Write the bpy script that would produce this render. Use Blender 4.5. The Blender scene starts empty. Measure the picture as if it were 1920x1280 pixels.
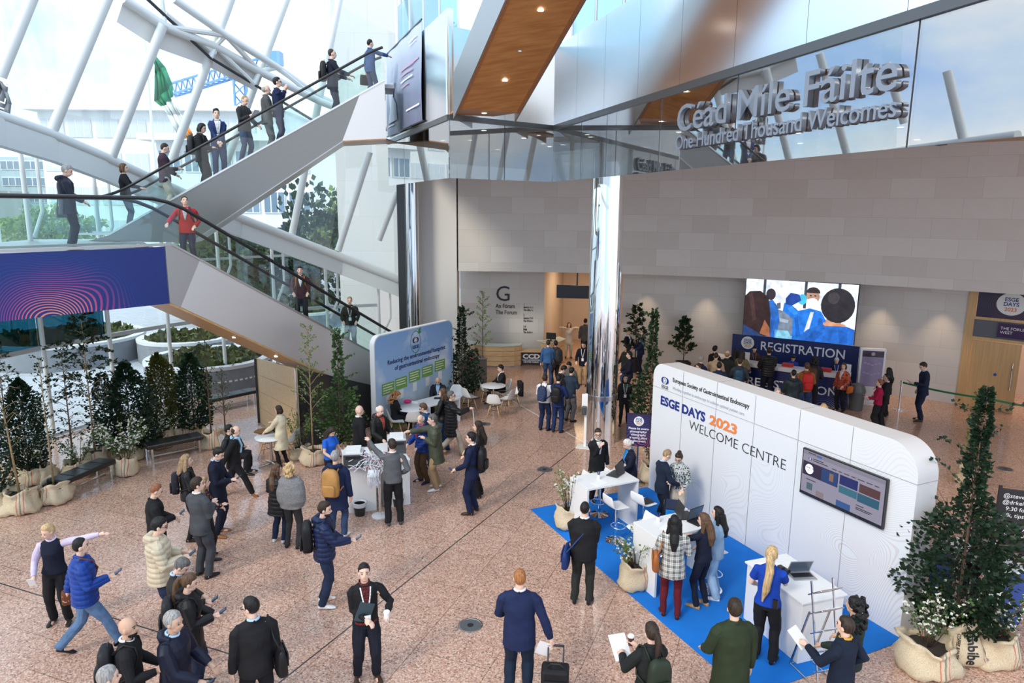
import bpy, bmesh, math, random
from mathutils import Vector, Matrix, noise
from mathutils.bvhtree import BVHTree
S = bpy.context.scene
COL = S.collection
PI = math.pi
R = math.radians
random.seed(7)
# ------------------------------------------------------------------ camera
FPX, PITCH, ROLL, CAMZ = 1320.0, 0.187, 0.0084, 6.4
FWD = Vector((0, math.cos(PITCH), -math.sin(PITCH)))
_u0 = Vector((1, 0, 0)).cross(FWD)
RT = math.cos(ROLL)*Vector((1, 0, 0)) + math.sin(ROLL)*_u0
UP = -math.sin(ROLL)*Vector((1, 0, 0)) + math.cos(ROLL)*_u0
CAM = Vector((0, 0, CAMZ))
cd = bpy.data.cameras.new('camera'); co = bpy.data.objects.new('camera', cd); COL.objects.link(co)
cd.sensor_width = 36; cd.lens = FPX/1920*36; cd.clip_end = 600; cd.clip_start = 0.1
m3 = Matrix((RT, UP, -FWD)).transposed()
co.matrix_world = Matrix.Translation(CAM) @ m3.to_4x4()
S.camera = co
# ------------------------------------------------------------------ exposure, sky, sun
S.view_settings.view_transform = 'Standard'
S.view_settings.look = 'None'
S.view_settings.gamma = 1
S.view_settings.use_curve_mapping = False
S.view_settings.exposure = 0.78
w = bpy.data.worlds.new('sky'); S.world = w; w.use_nodes = True
nt = w.node_tree; nt.nodes.clear()
def N(t, ty, **k):
    n = t.nodes.new(ty)
    for a, b in k.items(): setattr(n, a, b)
    return n
def ramp(t, pts, interp='LINEAR'):
    r = N(t, 'ShaderNodeValToRGB'); e = r.color_ramp.elements; r.color_ramp.interpolation = interp
    while len(e) < len(pts): e.new(0.5)
    for q, (p, c) in zip(e, pts): q.position = p; q.color = (*c, 1) if len(c) == 3 else c
    return r
tc = N(nt, 'ShaderNodeTexCoord'); mp = N(nt, 'ShaderNodeMapping'); mp.inputs['Scale'].default_value = (1, 1, 2.2)
nz = N(nt, 'ShaderNodeTexNoise'); nz.inputs['Scale'].default_value = 2.3; nz.inputs['Detail'].default_value = 7; nz.inputs['Roughness'].default_value = .55
cr = ramp(nt, [(.36, (.40, .62, 1.0)), (.48, (.64, .81, 1.0)), (.58, (.92, .96, 1.0)), (.75, (1.0, .98, .95))])
bg = N(nt, 'ShaderNodeBackground'); bg.inputs['Strength'].default_value = 1.12
ow = N(nt, 'ShaderNodeOutputWorld')
L = nt.links.new
L(tc.outputs['Generated'], mp.inputs['Vector']); L(mp.outputs['Vector'], nz.inputs['Vector'])
L(nz.outputs['Fac'], cr.inputs['Fac']); L(cr.outputs['Color'], bg.inputs['Color']); L(bg.outputs['Background'], ow.inputs['Surface'])
sd = bpy.data.lights.new('sun', 'SUN'); sd.energy = 1.5; sd.angle = R(14); sd.color = (1, .9, .76)
so = bpy.data.objects.new('sun', sd); COL.objects.link(so)
so.rotation_euler = Vector((.55, .62, -.56)).to_track_quat('-Z', 'Y').to_euler()
S.cycles.max_bounces = 7; S.cycles.diffuse_bounces = 3; S.cycles.glossy_bounces = 4; S.cycles.transparent_max_bounces = 14
S.cycles.transmission_bounces = 4; S.cycles.caustics_reflective = False; S.cycles.caustics_refractive = False
S.cycles.sample_clamp_indirect = 6

# ------------------------------------------------------------------ where things stand: sight lines turned into metres
def ray(x, y): return FWD + RT*((x-960)/FPX) - UP*((y-640)/FPX)
def G(x, y, z=0.0):
    d = ray(x, y); return CAM + d*((z-CAMZ)/d.z)
def D(x, y, Y):
    d = ray(x, y); return CAM + d*(Y/d.y)
def Wp(x, y, p0, p1):
    n = Vector((-(p1[1]-p0[1]), p1[0]-p0[0], 0)); d = ray(x, y)
    t = n.dot(Vector((p0[0], p0[1], 0))-CAM)/n.dot(d); return CAM + d*t

# ------------------------------------------------------------------ materials
MATS = {}
def mat(name, col=(.8, .8, .8), rough=.5, metal=0.0, emit=0.0, spec=.5, bump=0.0, bscale=20.0, var=0.0, vscale=6.0, coat=0.0):
    key = (name, col, rough, metal, emit)
    if key in MATS: return MATS[key]
    m = bpy.data.materials.new(name); m.use_nodes = True
    t = m.node_tree; b = t.nodes['Principled BSDF']
    b.inputs['Base Color'].default_value = (*col, 1); b.inputs['Roughness'].default_value = rough
    b.inputs['Metallic'].default_value = metal; b.inputs['Specular IOR Level'].default_value = spec
    if coat: b.inputs['Coat Weight'].default_value = coat
    if emit:
        b.inputs['Emission Color'].default_value = (*col, 1); b.inputs['Emission Strength'].default_value = emit
    if var or bump:
        c = N(t, 'ShaderNodeTexCoord')
    if var:
        n = N(t, 'ShaderNodeTexNoise'); n.inputs['Scale'].default_value = vscale; n.inputs['Detail'].default_value = 4
        t.links.new(c.outputs['Object'], n.inputs['Vector'])
        q = ramp(t, [(.3, tuple(v*(1-var) for v in col)), (.7, tuple(min(1, v*(1+var)) for v in col))])
        t.links.new(n.outputs['Fac'], q.inputs['Fac']); t.links.new(q.outputs['Color'], b.inputs['Base Color'])
        if emit: t.links.new(q.outputs['Color'], b.inputs['Emission Color'])
    if bump:
        n = N(t, 'ShaderNodeTexNoise'); n.inputs['Scale'].default_value = bscale; n.inputs['Detail'].default_value = 3
        t.links.new(c.outputs['Object'], n.inputs['Vector'])
        bp = N(t, 'ShaderNodeBump'); bp.inputs['Strength'].default_value = bump; bp.inputs['Distance'].default_value = .02
        t.links.new(n.outputs['Fac'], bp.inputs['Height']); t.links.new(bp.outputs['Normal'], b.inputs['Normal'])
    MATS[key] = m
    return m
def mth(t, op, a, b=None, c=None, clamp=False):
    n = N(t, 'ShaderNodeMath', operation=op, use_clamp=clamp)
    for i, v in enumerate((a, b, c)):
        if v is None: continue
        if isinstance(v, (int, float)): n.inputs[i].default_value = v
        else: t.links.new(v, n.inputs[i])
    return n.outputs[0]
def glass_mat(name, tint=(.93, .98, .97), refl=.06, rough=0.0):
    if name in MATS: return MATS[name]
    m = bpy.data.materials.new(name); m.use_nodes = True; t = m.node_tree; t.nodes.clear()
    o = N(t, 'ShaderNodeOutputMaterial'); mx = N(t, 'ShaderNodeMixShader'); tr = N(t, 'ShaderNodeBsdfTransparent'); gl = N(t, 'ShaderNodeBsdfGlossy')
    tr.inputs['Color'].default_value = (*tint, 1); gl.inputs['Roughness'].default_value = rough
    lw = N(t, 'ShaderNodeLayerWeight'); lw.inputs['Blend'].default_value = .5
    fc = mth(t, 'ADD', mth(t, 'MULTIPLY', mth(t, 'POWER', lw.outputs['Facing'], 4.0), .7), .02+refl, clamp=True)
    t.links.new(fc, mx.inputs['Fac'])
    t.links.new(tr.outputs[0], mx.inputs[1]); t.links.new(gl.outputs[0], mx.inputs[2]); t.links.new(mx.outputs[0], o.inputs['Surface'])
    MATS[name] = m
    return m
def mixc(t, f, a, b):
    n = N(t, 'ShaderNodeMix', data_type='RGBA')
    for s, v in ((0, f), (6, a), (7, b)):
        if isinstance(v, (int, float)): n.inputs[s].default_value = v
        elif isinstance(v, tuple): n.inputs[s].default_value = (*v, 1)
        else: t.links.new(v, n.inputs[s])
    return n.outputs[2]
def stone_mat(name, c1, c2, bw, bh, mortar=.003, rough=.6, joint=(.45, .42, .38), amount=1.0):
    m = bpy.data.materials.new(name); m.use_nodes = True; t = m.node_tree; b = t.nodes['Principled BSDF']
    uv = N(t, 'ShaderNodeUVMap'); br = N(t, 'ShaderNodeTexBrick'); br.offset = .37; br.offset_frequency = 2
    br.inputs['Color1'].default_value = (*c1, 1); br.inputs['Color2'].default_value = (*c2, 1); br.inputs['Mortar'].default_value = (*joint, 1)
    br.inputs['Scale'].default_value = 1; br.inputs['Mortar Size'].default_value = mortar; br.inputs['Brick Width'].default_value = bw; br.inputs['Row Height'].default_value = bh
    nz = N(t, 'ShaderNodeTexNoise'); nz.inputs['Scale'].default_value = 3.0; nz.inputs['Detail'].default_value = 6
    t.links.new(uv.outputs[0], br.inputs['Vector']); t.links.new(uv.outputs[0], nz.inputs['Vector'])
    o = mixc(t, mth(t, 'MULTIPLY', nz.outputs['Fac'], .25), br.outputs['Color'], tuple(v*.82 for v in c1))
    t.links.new(o, b.inputs['Base Color']); b.inputs['Roughness'].default_value = rough
    return m
def wood_mat(name, c1, c2, rough=.35, axis=0, scale=1.0, plank=0.0):
    if name in MATS: return MATS[name]
    m = bpy.data.materials.new(name); m.use_nodes = True; t = m.node_tree; b = t.nodes['Principled BSDF']
    c = N(t, 'ShaderNodeTexCoord'); mp = N(t, 'ShaderNodeMapping')
    sc = [38*scale]*3; sc[axis] = 1.6*scale; mp.inputs['Scale'].default_value = sc
    n = N(t, 'ShaderNodeTexNoise'); n.inputs['Scale'].default_value = 1; n.inputs['Detail'].default_value = 5
    t.links.new(c.outputs['Object'], mp.inputs['Vector']); t.links.new(mp.outputs['Vector'], n.inputs['Vector'])
    q = ramp(t, [(.3, c1), (.7, c2)]); t.links.new(n.outputs['Fac'], q.inputs['Fac'])
    t.links.new(q.outputs['Color'], b.inputs['Base Color']); b.inputs['Roughness'].default_value = rough
    MATS[name] = m
    return m
def wave_lines_mat(name, base, c1, c2, freq, width, cx, cy, rough=.4, warp=.35, reach=6.0, emit=0.0, c_edge=None):
    """rings of fine wavy lines printed on a panel; uv in metres; lines fade out away from (cx,cy)"""
    m = bpy.data.materials.new(name); m.use_nodes = True; t = m.node_tree; b = t.nodes['Principled BSDF']
    uv = N(t, 'ShaderNodeUVMap'); sp = N(t, 'ShaderNodeSeparateXYZ'); t.links.new(uv.outputs[0], sp.inputs[0])
    x = mth(t, 'SUBTRACT', sp.outputs[0], cx); y = mth(t, 'SUBTRACT', sp.outputs[1], cy)
    wv = mth(t, 'MULTIPLY', mth(t, 'SINE', mth(t, 'ADD', mth(t, 'MULTIPLY', x, 3.1), mth(t, 'MULTIPLY', y, 1.3))), warp)
    wv2 = mth(t, 'MULTIPLY', mth(t, 'SINE', mth(t, 'SUBTRACT', mth(t, 'MULTIPLY', x, 1.7), mth(t, 'MULTIPLY', y, 3.9))), warp*.5)
    r = mth(t, 'SQRT', mth(t, 'ADD', mth(t, 'MULTIPLY', x, x), mth(t, 'MULTIPLY', mth(t, 'MULTIPLY', y, y), 1.6)))
    ph = mth(t, 'ADD', r, mth(t, 'ADD', wv, wv2))
    s = mth(t, 'FRACT', mth(t, 'MULTIPLY', ph, freq))
    fade = mth(t, 'SUBTRACT', 1.0, mth(t, 'DIVIDE', r, reach), clamp=True)
    fade = mth(t, 'POWER', fade, .7)
    ln = mth(t, 'LESS_THAN', s, width)
    fac = mth(t, 'MULTIPLY', ln, fade)
    lc = mixc(t, mth(t, 'DIVIDE', r, reach*.55, clamp=True), c1, c2)
    if c_edge: lc = mixc(t, mth(t, 'SUBTRACT', mth(t, 'DIVIDE', r, reach*.5), .7, clamp=True), lc, c_edge)
    o = mixc(t, fac, base, lc)
    t.links.new(o, b.inputs['Base Color']); b.inputs['Roughness'].default_value = rough
    if emit: t.links.new(o, b.inputs['Emission Color']); b.inputs['Emission Strength'].default_value = emit
    return m

# ------------------------------------------------------------------ mesh helpers
class MB:
    def __init__(s): s.v = []; s.f = []; s.uv = {}
    def add(s, vs, fs, uvs=None):
        o = len(s.v); s.v += [tuple(q) for q in vs]
        for i, f in enumerate(fs):
            if uvs: s.uv[len(s.f)] = uvs[i]
            s.f.append([o+j for j in f])
        return s
    def box(s, c, d, rz=0.0, M=None):
        x, y, z = d[0]/2, d[1]/2, d[2]/2
        vs = [Vector((a*x, b*y, e*z)) for e in (-1, 1) for a, b in ((-1, -1), (1, -1), (1, 1), (-1, 1))]
        m = Matrix.Rotation(rz, 3, 'Z') if M is None else M
        vs = [m @ q + Vector(c) for q in vs]
        return s.add(vs, [[3, 2, 1, 0], [4, 5, 6, 7], [0, 1, 5, 4], [1, 2, 6, 5], [2, 3, 7, 6], [3, 0, 4, 7]])
    def bar(s, a, b, w, h=None, up=(0, 0, 1)):
        a, b = Vector(a), Vector(b); d = b-a; l = d.length
        if l < 1e-6: return s
        d.normalize(); u = Vector(up)
        if abs(d.dot(u)) > .99: u = Vector((0, 1, 0))
        x = d.cross(u).normalized(); u = x.cross(d)
        return s.box((a+b)/2, (w, l, h or w), M=Matrix((x, d, u)).transposed())
    def tube(s, pts, r, n=8, cap=True):
        pts = [Vector(p) for p in pts]; rs = r if isinstance(r, (list, tuple)) else [r]*len(pts)
        rings = []; prev = None
        for i, p in enumerate(pts):
            d = (pts[min(i+1, len(pts)-1)]-pts[max(i-1, 0)])
            d = d.normalized() if d.length > 1e-9 else Vector((0, 0, 1))
            if prev is None:
                u = Vector((0, 0, 1)) if abs(d.z) < .9 else Vector((1, 0, 0)); u = (u-d*u.dot(d)).normalized()
            else: u = (prev-d*prev.dot(d)); u = u.normalized() if u.length > 1e-6 else d.orthogonal().normalized()
            prev = u; v = d.cross(u)
            rings.append([p+(u*math.cos(2*PI*k/n)+v*math.sin(2*PI*k/n))*rs[i] for k in range(n)])
        return s.loft(rings, cap)
    def loft(s, rings, cap=True, close=True):
        n = len(rings[0]); vs = [q for r_ in rings for q in r_]; fs = []
        for i in range(len(rings)-1):
            for k in range(n if close else n-1):
                a = i*n+k; b = i*n+(k+1) % n; fs.append([a, b, b+n, a+n])
        if cap: fs.append(list(range(n))[::-1]); fs.append([(len(rings)-1)*n+k for k in range(n)])
        return s.add(vs, fs)
    def lathe(s, prof, n=24, c=(0, 0, 0), cap=True):
        return s.loft([[(c[0]+r*math.cos(2*PI*k/n), c[1]+r*math.sin(2*PI*k/n), c[2]+z) for k in range(n)] for r, z in prof], cap)
    def ball(s, c, r, nu=12, nv=8, M=None):
        r = r if isinstance(r, (tuple, list)) else (r, r, r); rings = []
        for j in range(nv+1):
            t = PI*(j/nv); t = min(max(t, .02), PI-.02)
            ring = []
            for k in range(nu):
                q = Vector((r[0]*math.sin(t)*math.cos(2*PI*k/nu), r[1]*math.sin(t)*math.sin(2*PI*k/nu), -r[2]*math.cos(t)))
                ring.append((M @ q if M is not None else q)+Vector(c))
            rings.append(ring)
        return s.loft(rings)
    def prism(s, poly, a, b):
        """poly of 3-D points pushed from offset a to offset b (vectors)"""
        a, b = Vector(a), Vector(b); p = [Vector(q) for q in poly]; n = len(p)
        vs = [q+a for q in p]+[q+b for q in p]
        return s.add(vs, [list(range(n))[::-1], [n+k for k in range(n)]]+[[k, (k+1) % n, n+(k+1) % n, n+k] for k in range(n)])
    def quad(s, a, b, c, d, uv=None): return s.add([a, b, c, d], [[0, 1, 2, 3]], [uv] if uv else None)
    def mesh(s, name):
        me = bpy.data.meshes.new(name); me.from_pydata(s.v, [], s.f)
        if s.uv:
            l = me.uv_layers.new(name='UVMap')
            for i, p in enumerate(me.polygons):
                u = s.uv.get(i)
                if u:
                    for k, li in enumerate(p.loop_indices): l.data[li].uv = u[k]
        return me
    def build(s, name, m, parent=None, smooth=False, bevel=0.0, fix=True, loc=None, rz=0.0):
        me = s.mesh(name)
        if fix and not s.uv:
            b = bmesh.new(); b.from_mesh(me); bmesh.ops.recalc_face_normals(b, faces=b.faces); b.to_mesh(me); b.free()
        o = bpy.data.objects.new(name, me); COL.objects.link(o)
        if m: me.materials.append(m)
        if parent: o.parent = parent
        if loc is not None: o.location = loc
        if rz: o.rotation_euler.z = rz
        if smooth:
            for p in me.polygons: p.use_smooth = True
            if smooth == 'auto':
                md = o.modifiers.new('es', 'EDGE_SPLIT'); md.split_angle = R(40)
        if bevel:
            md = o.modifiers.new('bv', 'BEVEL'); md.width = bevel; md.segments = 2; md.limit_method = 'ANGLE'; md.angle_limit = R(40)
        return o
def tag(o, label, cat, group=None, kind=None):
    o['label'] = label; o['category'] = cat
    if group: o['group'] = group
    if kind: o['kind'] = kind
    return o
def thing(name, label, cat, loc=(0, 0, 0), rz=0.0, group=None):
    o = bpy.data.objects.new(name, None); COL.objects.link(o); o.empty_display_size = .1
    o.location = loc; o.rotation_euler = (0, 0, rz)
    return tag(o, label, cat, group)
def struct(o, label=None):
    o['kind'] = 'structure'
    if label: o['label'] = label; o['category'] = o.name.split('_')[0]
    return o
def copy_tree(o, loc, rz, label=None, group=None):
    r = o.copy(); COL.objects.link(r); r.location = loc; r.rotation_euler = (0, 0, rz)
    if label: r['label'] = label
    if group: r['group'] = group
    for ch in o.children:
        c = ch.copy(); COL.objects.link(c); c.parent = r
        for g in ch.children:
            d = g.copy(); COL.objects.link(d); d.parent = c
    return r
def text(body, size, m, parent, origin, right, up, align='LEFT', bold=0.0, ext=.002, name='lettering', xs=1.0, space=1.0, line=1.0, shear=0.0):
    cu = bpy.data.curves.new('t', 'FONT'); cu.body = body; cu.size = size; cu.align_x = align; cu.extrude = ext; cu.offset = bold
    cu.space_character = space; cu.space_line = line; cu.resolution_u = 3; cu.shear = shear
    o = bpy.data.objects.new('t', cu); COL.objects.link(o)
    me = bpy.data.meshes.new_from_object(o.evaluated_get(bpy.context.evaluated_depsgraph_get()))
    bpy.data.objects.remove(o); bpy.data.curves.remove(cu)
    r = Vector(right).normalized(); u = Vector(up); u = (u-r*u.dot(r)).normalized(); n = r.cross(u)
    M = Matrix((r*xs, u, n)).transposed().to_4x4(); M.translation = Vector(origin)
    me.transform(M); me.name = name; me.materials.clear(); me.materials.append(m)
    q = bpy.data.objects.new(name, me); COL.objects.link(q)
    if parent: q.parent = parent
    return q
def frame_of(p0, p1):
    """panel frame: right along p0->p1 in plan, up, and normal = right x up"""
    r = Vector((p1[0]-p0[0], p1[1]-p0[1], 0)); l = r.length; r.normalize()
    return r, Vector((0, 0, 1)), r.cross(Vector((0, 0, 1))), l
# ================================================================== large structure
steel = mat('brushed_steel', (.62, .61, .60), .24, 1.0, bump=.04, bscale=1.2)
steel_dark = mat('satin_steel', (.42, .40, .39), .34, 1.0, bump=.03, bscale=2)
mirror = mat('polished_steel', (.80, .81, .82), .2, 1.0, bump=.08, bscale=.55)
chrome = mat('chrome', (.86, .87, .88), .035, 1.0)
white_paint = mat('white_paint', (.80, .81, .80), .4)
plaster = mat('plaster', (.74, .72, .69), .7, bump=.02)
black_rubber = mat('black_rubber', (.012, .012, .014), .35)
dark_gap = mat('dark_gap', (.03, .03, .032), .6)
facade_paint = mat('facade_paint', (.70, .73, .72), .4)
limestone = stone_mat('limestone', (.64, .60, .55), (.74, .71, .67), 1.25, .62, .004, .6, (.50, .47, .43))
wood_soffit = wood_mat('soffit_wood', (.36, .155, .05), (.50, .235, .085), .35, axis=0, scale=.35)
maple = wood_mat('maple', (.62, .40, .20), (.74, .52, .29), .4, axis=0, scale=.5)
oak = wood_mat('oak', (.56, .35, .15), (.68, .45, .22), .4, axis=2, scale=.6)
clear_glass = glass_mat('clear_glass', (.95, .985, .98), .02)
green_glass = glass_mat('green_glass', (.80, .93, .91), .05)
fascia_glass = glass_mat('fascia_glass', (.62, .64, .63), .42)
teal_glass = glass_mat('teal_glass', (.10, .30, .36), .06)
dark_glass = glass_mat('dark_glass', (.32, .30, .27), .12)
# ---- floor
def floor_mat():
    m = bpy.data.materials.new('polished_pink_granite'); m.use_nodes = True; t = m.node_tree; b = t.nodes['Principled BSDF']
    c = N(t, 'ShaderNodeTexCoord'); ob = c.outputs['Object']
    v1 = N(t, 'ShaderNodeTexVoronoi'); v1.inputs['Scale'].default_value = 52; t.links.new(ob, v1.inputs['Vector'])
    n1 = N(t, 'ShaderNodeTexNoise'); n1.inputs['Scale'].default_value = 30; n1.inputs['Detail'].default_value = 4; n1.inputs['Roughness'].default_value = .7; t.links.new(ob, n1.inputs['Vector'])
    r1 = ramp(t, [(.05, (.22, .145, .12)), (.18, (.47, .265, .195)), (.5, (.56, .335, .245)), (.75, (.63, .41, .31)), (.97, (.74, .56, .455))])
    sp = N(t, 'ShaderNodeSeparateColor'); t.links.new(v1.outputs['Color'], sp.inputs[0])
    t.links.new(sp.outputs[0], r1.inputs['Fac'])
    r2 = ramp(t, [(.30, (.35, .22, .18)), (.42, (1, 1, 1))]); t.links.new(n1.outputs['Fac'], r2.inputs['Fac'])
    mu = N(t, 'ShaderNodeMix', data_type='RGBA', blend_type='MULTIPLY'); mu.inputs[0].default_value = .5
    t.links.new(r1.outputs['Color'], mu.inputs[6]); t.links.new(r2.outputs['Color'], mu.inputs[7])
    mp = N(t, 'ShaderNodeMapping'); mp.inputs['Rotation'].default_value = (0, 0, R(-68.8)); mp.inputs['Location'].default_value = (0.2, .11, 0); t.links.new(ob, mp.inputs['Vector'])
    br = N(t, 'ShaderNodeTexBrick'); br.offset = .5; t.links.new(mp.outputs['Vector'], br.inputs['Vector'])
    br.inputs['Color1'].default_value = (.90, .90, .90, 1); br.inputs['Color2'].default_value = (1, 1, 1, 1); br.inputs['Mortar'].default_value = (.45, .42, .42, 1)
    br.inputs['Scale'].default_value = 1; br.inputs['Mortar Size'].default_value = .006; br.inputs['Brick Width'].default_value = 1.2; br.inputs['Row Height'].default_value = 1.2
    m2 = N(t, 'ShaderNodeMix', data_type='RGBA', blend_type='MULTIPLY'); m2.inputs[0].default_value = 1
    t.links.new(mu.outputs[2], m2.inputs[6]); t.links.new(br.outputs['Color'], m2.inputs[7])
    s = N(t, 'ShaderNodeSeparateXYZ'); t.links.new(ob, s.inputs[0]); X, Y = s.outputs[0], s.outputs[1]
    def seg(a, b_, wd):
        dx, dy = b_[0]-a[0], b_[1]-a[1]; l = math.hypot(dx, dy); dx /= l; dy /= l
        px_ = mth(t, 'SUBTRACT', X, a[0]); py_ = mth(t, 'SUBTRACT', Y, a[1])
        d = mth(t, 'ABSOLUTE', mth(t, 'SUBTRACT', mth(t, 'MULTIPLY', px_, dy), mth(t, 'MULTIPLY', py_, dx)))
        u = mth(t, 'ADD', mth(t, 'MULTIPLY', px_, dx), mth(t, 'MULTIPLY', py_, dy))
        k = mth(t, 'MULTIPLY', mth(t, 'GREATER_THAN', u, 0.0), mth(t, 'LESS_THAN', u, l))
        return mth(t, 'MULTIPLY', mth(t, 'LESS_THAN', d, wd), k)
    o = m2.outputs[2]
    for a, b_, wd, col in [((-4.5, 5.9), (1.9, 18.6), .013, (.05, .045, .045)), ((-10.5, 11.8), (-3.3, 8.9), .013, (.05, .045, .045)), ((-.5, 24.2), (2.3, 18.2), .022, (.75, .73, .70)), ((5.2, 8.4), (8.2, 2.5), .03, (.35, .34, .33))]:
        o = mixc(t, seg(a, b_, wd), o, col)
    t.links.new(o, b.inputs['Base Color']); b.inputs['Roughness'].default_value = .16; b.inputs['Specular IOR Level'].default_value = .55
    return m
FP = [(-15.2, 4), (-14.4, 11), (-13.4, 16), (-12.6, 19.2), (-11.5, 21.9), (-10.1, 24.3), (-8.4, 26.3), (-6.4, 27.6), (-4.3, 28.1)]
WC, WR = Vector((-1.527, 2.221, 0)), 24.98
def arc(a0, a1, r, n):
    return [(WC.x+r*math.sin(R(a0+(a1-a0)*i/n)), WC.y+r*math.cos(R(a0+(a1-a0)*i/n))) for i in range(n+1)]
mb = MB(); poly = [(x, y, 0) for x, y in FP]+[(-4.3, 38, 0), (26, 38, 0), (26, -6, 0), (-15.2, -6, 0)]
mb.add(poly, [list(range(len(poly)))[::-1]])
fl = mb.build('floor', floor_mat(), fix=False)
for p in fl.data.polygons:
    if p.normal.z < 0: p.flip()
struct(fl)
# ---- curved back wall
def wall_strip(name, pts, z0, z1, m, th=.25, inward=True, parent=None):
    mb = MB(); u = 0; n = len(pts)
    off = []
    for i, p in enumerate(pts):
        a = Vector(pts[max(i-1, 0)]); b = Vector(pts[min(i+1, n-1)]); d = (b-a).normalized(); off.append(Vector((-d.y, d.x))*th)
    for i in range(n-1):
        a, b = Vector(pts[i]), Vector(pts[i+1]); l = (b-a).length
        A, B = a+off[i], b+off[i+1]
        mb.quad((*a, z0), (*b, z0), (*b, z1), (*a, z1), [(u, z0), (u+l, z0), (u+l, z1), (u, z1)])
        mb.quad((*B, z0), (*A, z0), (*A, z1), (*B, z1), [(u, z0), (u+l, z0), (u+l, z1), (u, z1)])
        mb.quad((*A, z0), (*B, z0), (*b, z0), (*a, z0), [(u, 0), (u+l, 0), (u+l, .3), (u, .3)])
        mb.quad((*a, z1), (*b, z1), (*B, z1), (*A, z1), [(u, 0), (u+l, 0), (u+l, .3), (u, .3)])
        u += l
    for (a, A) in ((pts[0], Vector(pts[0])+off[0]), (pts[-1], Vector(pts[-1])+off[-1])):
        mb.quad((*a, z0), (*A, z0), (*A, z1), (*a, z1), [(0, z0), (th, z0), (th, z1), (0, z1)])
    return mb.build(name, m, parent)
SOF = 8.45
struct(wall_strip('wall_back', arc(-1.3, 62, WR, 40), 4.0, SOF, limestone, 1.1))
struct(wall_strip('wall_left', [(-3.9, 27.15), (-2.15, 27.15)], 0, 12, plaster, 1.4))
struct(wall_strip('wall_forum', arc(-1.4, 6.05, WR+2.1, 6), 0, 4.02, limestone, .3))
# corridor beyond the column
warm_wall = mat('corridor_stone', (.60, .50, .42), .6, var=.06, vscale=.8)
cp = arc(6.05, 12.9, WR+2.1, 2)
struct(wall_strip('wall_corridor_left', [cp[0], (cp[0][0]+1.2, 34.6)], 0, 4.02, warm_wall, .25))
struct(wall_strip('wall_corridor_back', [(2.2, 34.6), (10, 33.4)], 0, 4.02, warm_wall, .25))
struct(wall_strip('wall_corridor_right', [(8.0, 33.8), cp[-1]], 0, 4.02, limestone, .25))
cc = MB(); cc.prism([(1.0, 27.4, 4.02), (5.6, 26.8, 4.02), (10, 35, 4.02), (1.4, 35.5, 4.02)], (0, 0, 0), (0, 0, .2)); struct(cc.build('ceiling_corridor', plaster))
struct(wall_strip('wall_right', arc(12.9, 38.6, WR+1.7, 16), 0, 4.02, limestone, .3))

# shadowed recess ceiling between the upper wall and the set-back lower walls
rc = MB(); rin = arc(-1.3, 62, WR+.9, 30); rout = arc(-1.3, 62, WR+4, 30)
for i in range(30): rc.prism([(*rin[i], 4.03), (*rin[i+1], 4.03), (*rout[i+1], 4.03), (*rout[i], 4.03)], (0, 0, 0), (0, 0, .1))
struct(rc.build('ceiling_recess', plaster))
ld = bpy.data.lights.new('corridor_light', 'AREA'); ld.energy = 60; ld.size = 2.0; ld.color = (1, .72, .45); lo_ = bpy.data.objects.new('corridor_light', ld); COL.objects.link(lo_); lo_.location = (3.6, 30.8, 3.95)
for i, an in enumerate((15, 20, 33, 37)):
    ld = bpy.data.lights.new('wall_washer', 'SPOT'); ld.energy = 90; ld.spot_size = R(70); ld.spot_blend = .7; ld.color = (1, .74, .48); lo_ = bpy.data.objects.new('wall_washer', ld); COL.objects.link(lo_); lo_.location = (WC.x+(WR+1.25)*math.sin(R(an)), WC.y+(WR+1.25)*math.cos(R(an)), 3.95); lo_.rotation_euler = (R(-8), 0, R(-an))

# ---- mezzanine soffit, glass apron, steel parapet
GA, GB, GC, GD = (-3.98, 23.1), (-1.47, 16.6), (1.02, 18.6), (5.05, 4.9)
mb = MB(); pl = [GD, GC, GB, GA, (-3.9, 27.2)]+arc(-1.3, 62, WR+.5, 24)
mb.prism([(x, y, SOF) for x, y in pl], (0, 0, 0), (0, 0, .45))
struct(mb.build('ceiling', wood_mat('ceiling_wood', (.40, .19, .075), (.52, .27, .115), .3, axis=0, scale=.25)))
def inset(p, q, d=.0): return p, q
apron = []
for k, (p, q, n) in enumerate(((GA, GB, 3), (GB, GC, 2), (GC, GD, 5))):
    P_, Q_ = Vector((*p, 0)), Vector((*q, 0)); r, u, nn, l = frame_of(p, q)
    if k == 2: cuts = [0, .135, .235, .40, .565, .79, 1.0]
    else: cuts = [i/n for i in range(n+1)]
    for i in range(len(cuts)-1):
        a, b = P_+r*(l*cuts[i]+.012), P_+r*(l*cuts[i+1]-.012)
        o = MB().prism([a+u*7.07, b+u*7.07, b+u*(SOF-.06), a+u*(SOF-.06)], nn*-.012, nn*.012).build('glass_apron_pane', fascia_glass)
        apron.append(o)
    o = MB().prism([P_+u*(SOF-.10), Q_+u*(SOF-.10), Q_+u*(SOF+.02), P_+u*(SOF+.02)], nn*-.05, nn*.05).build('trim_%d' % (k+1), mat('gasket', (.10, .105, .11), .3, .6)); struct(o)
    top = 10.72 if k == 0 else 10.35
    o = MB(); m_ = max(1, round(l/1.6))
    for i in range(m_):
        a, b = P_+r*(l*i/m_+.004), P_+r*(l*(i+1)/m_-.004)
        o.prism([a+u*(SOF+.02), b+u*(SOF+.02), b+u*top, a+u*top], nn*-.12, nn*.02)
    struct(o.build('wall_parapet_%s' % ('banner', 'stair', 'sign')[k], mirror))
sm_ = MB()
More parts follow.
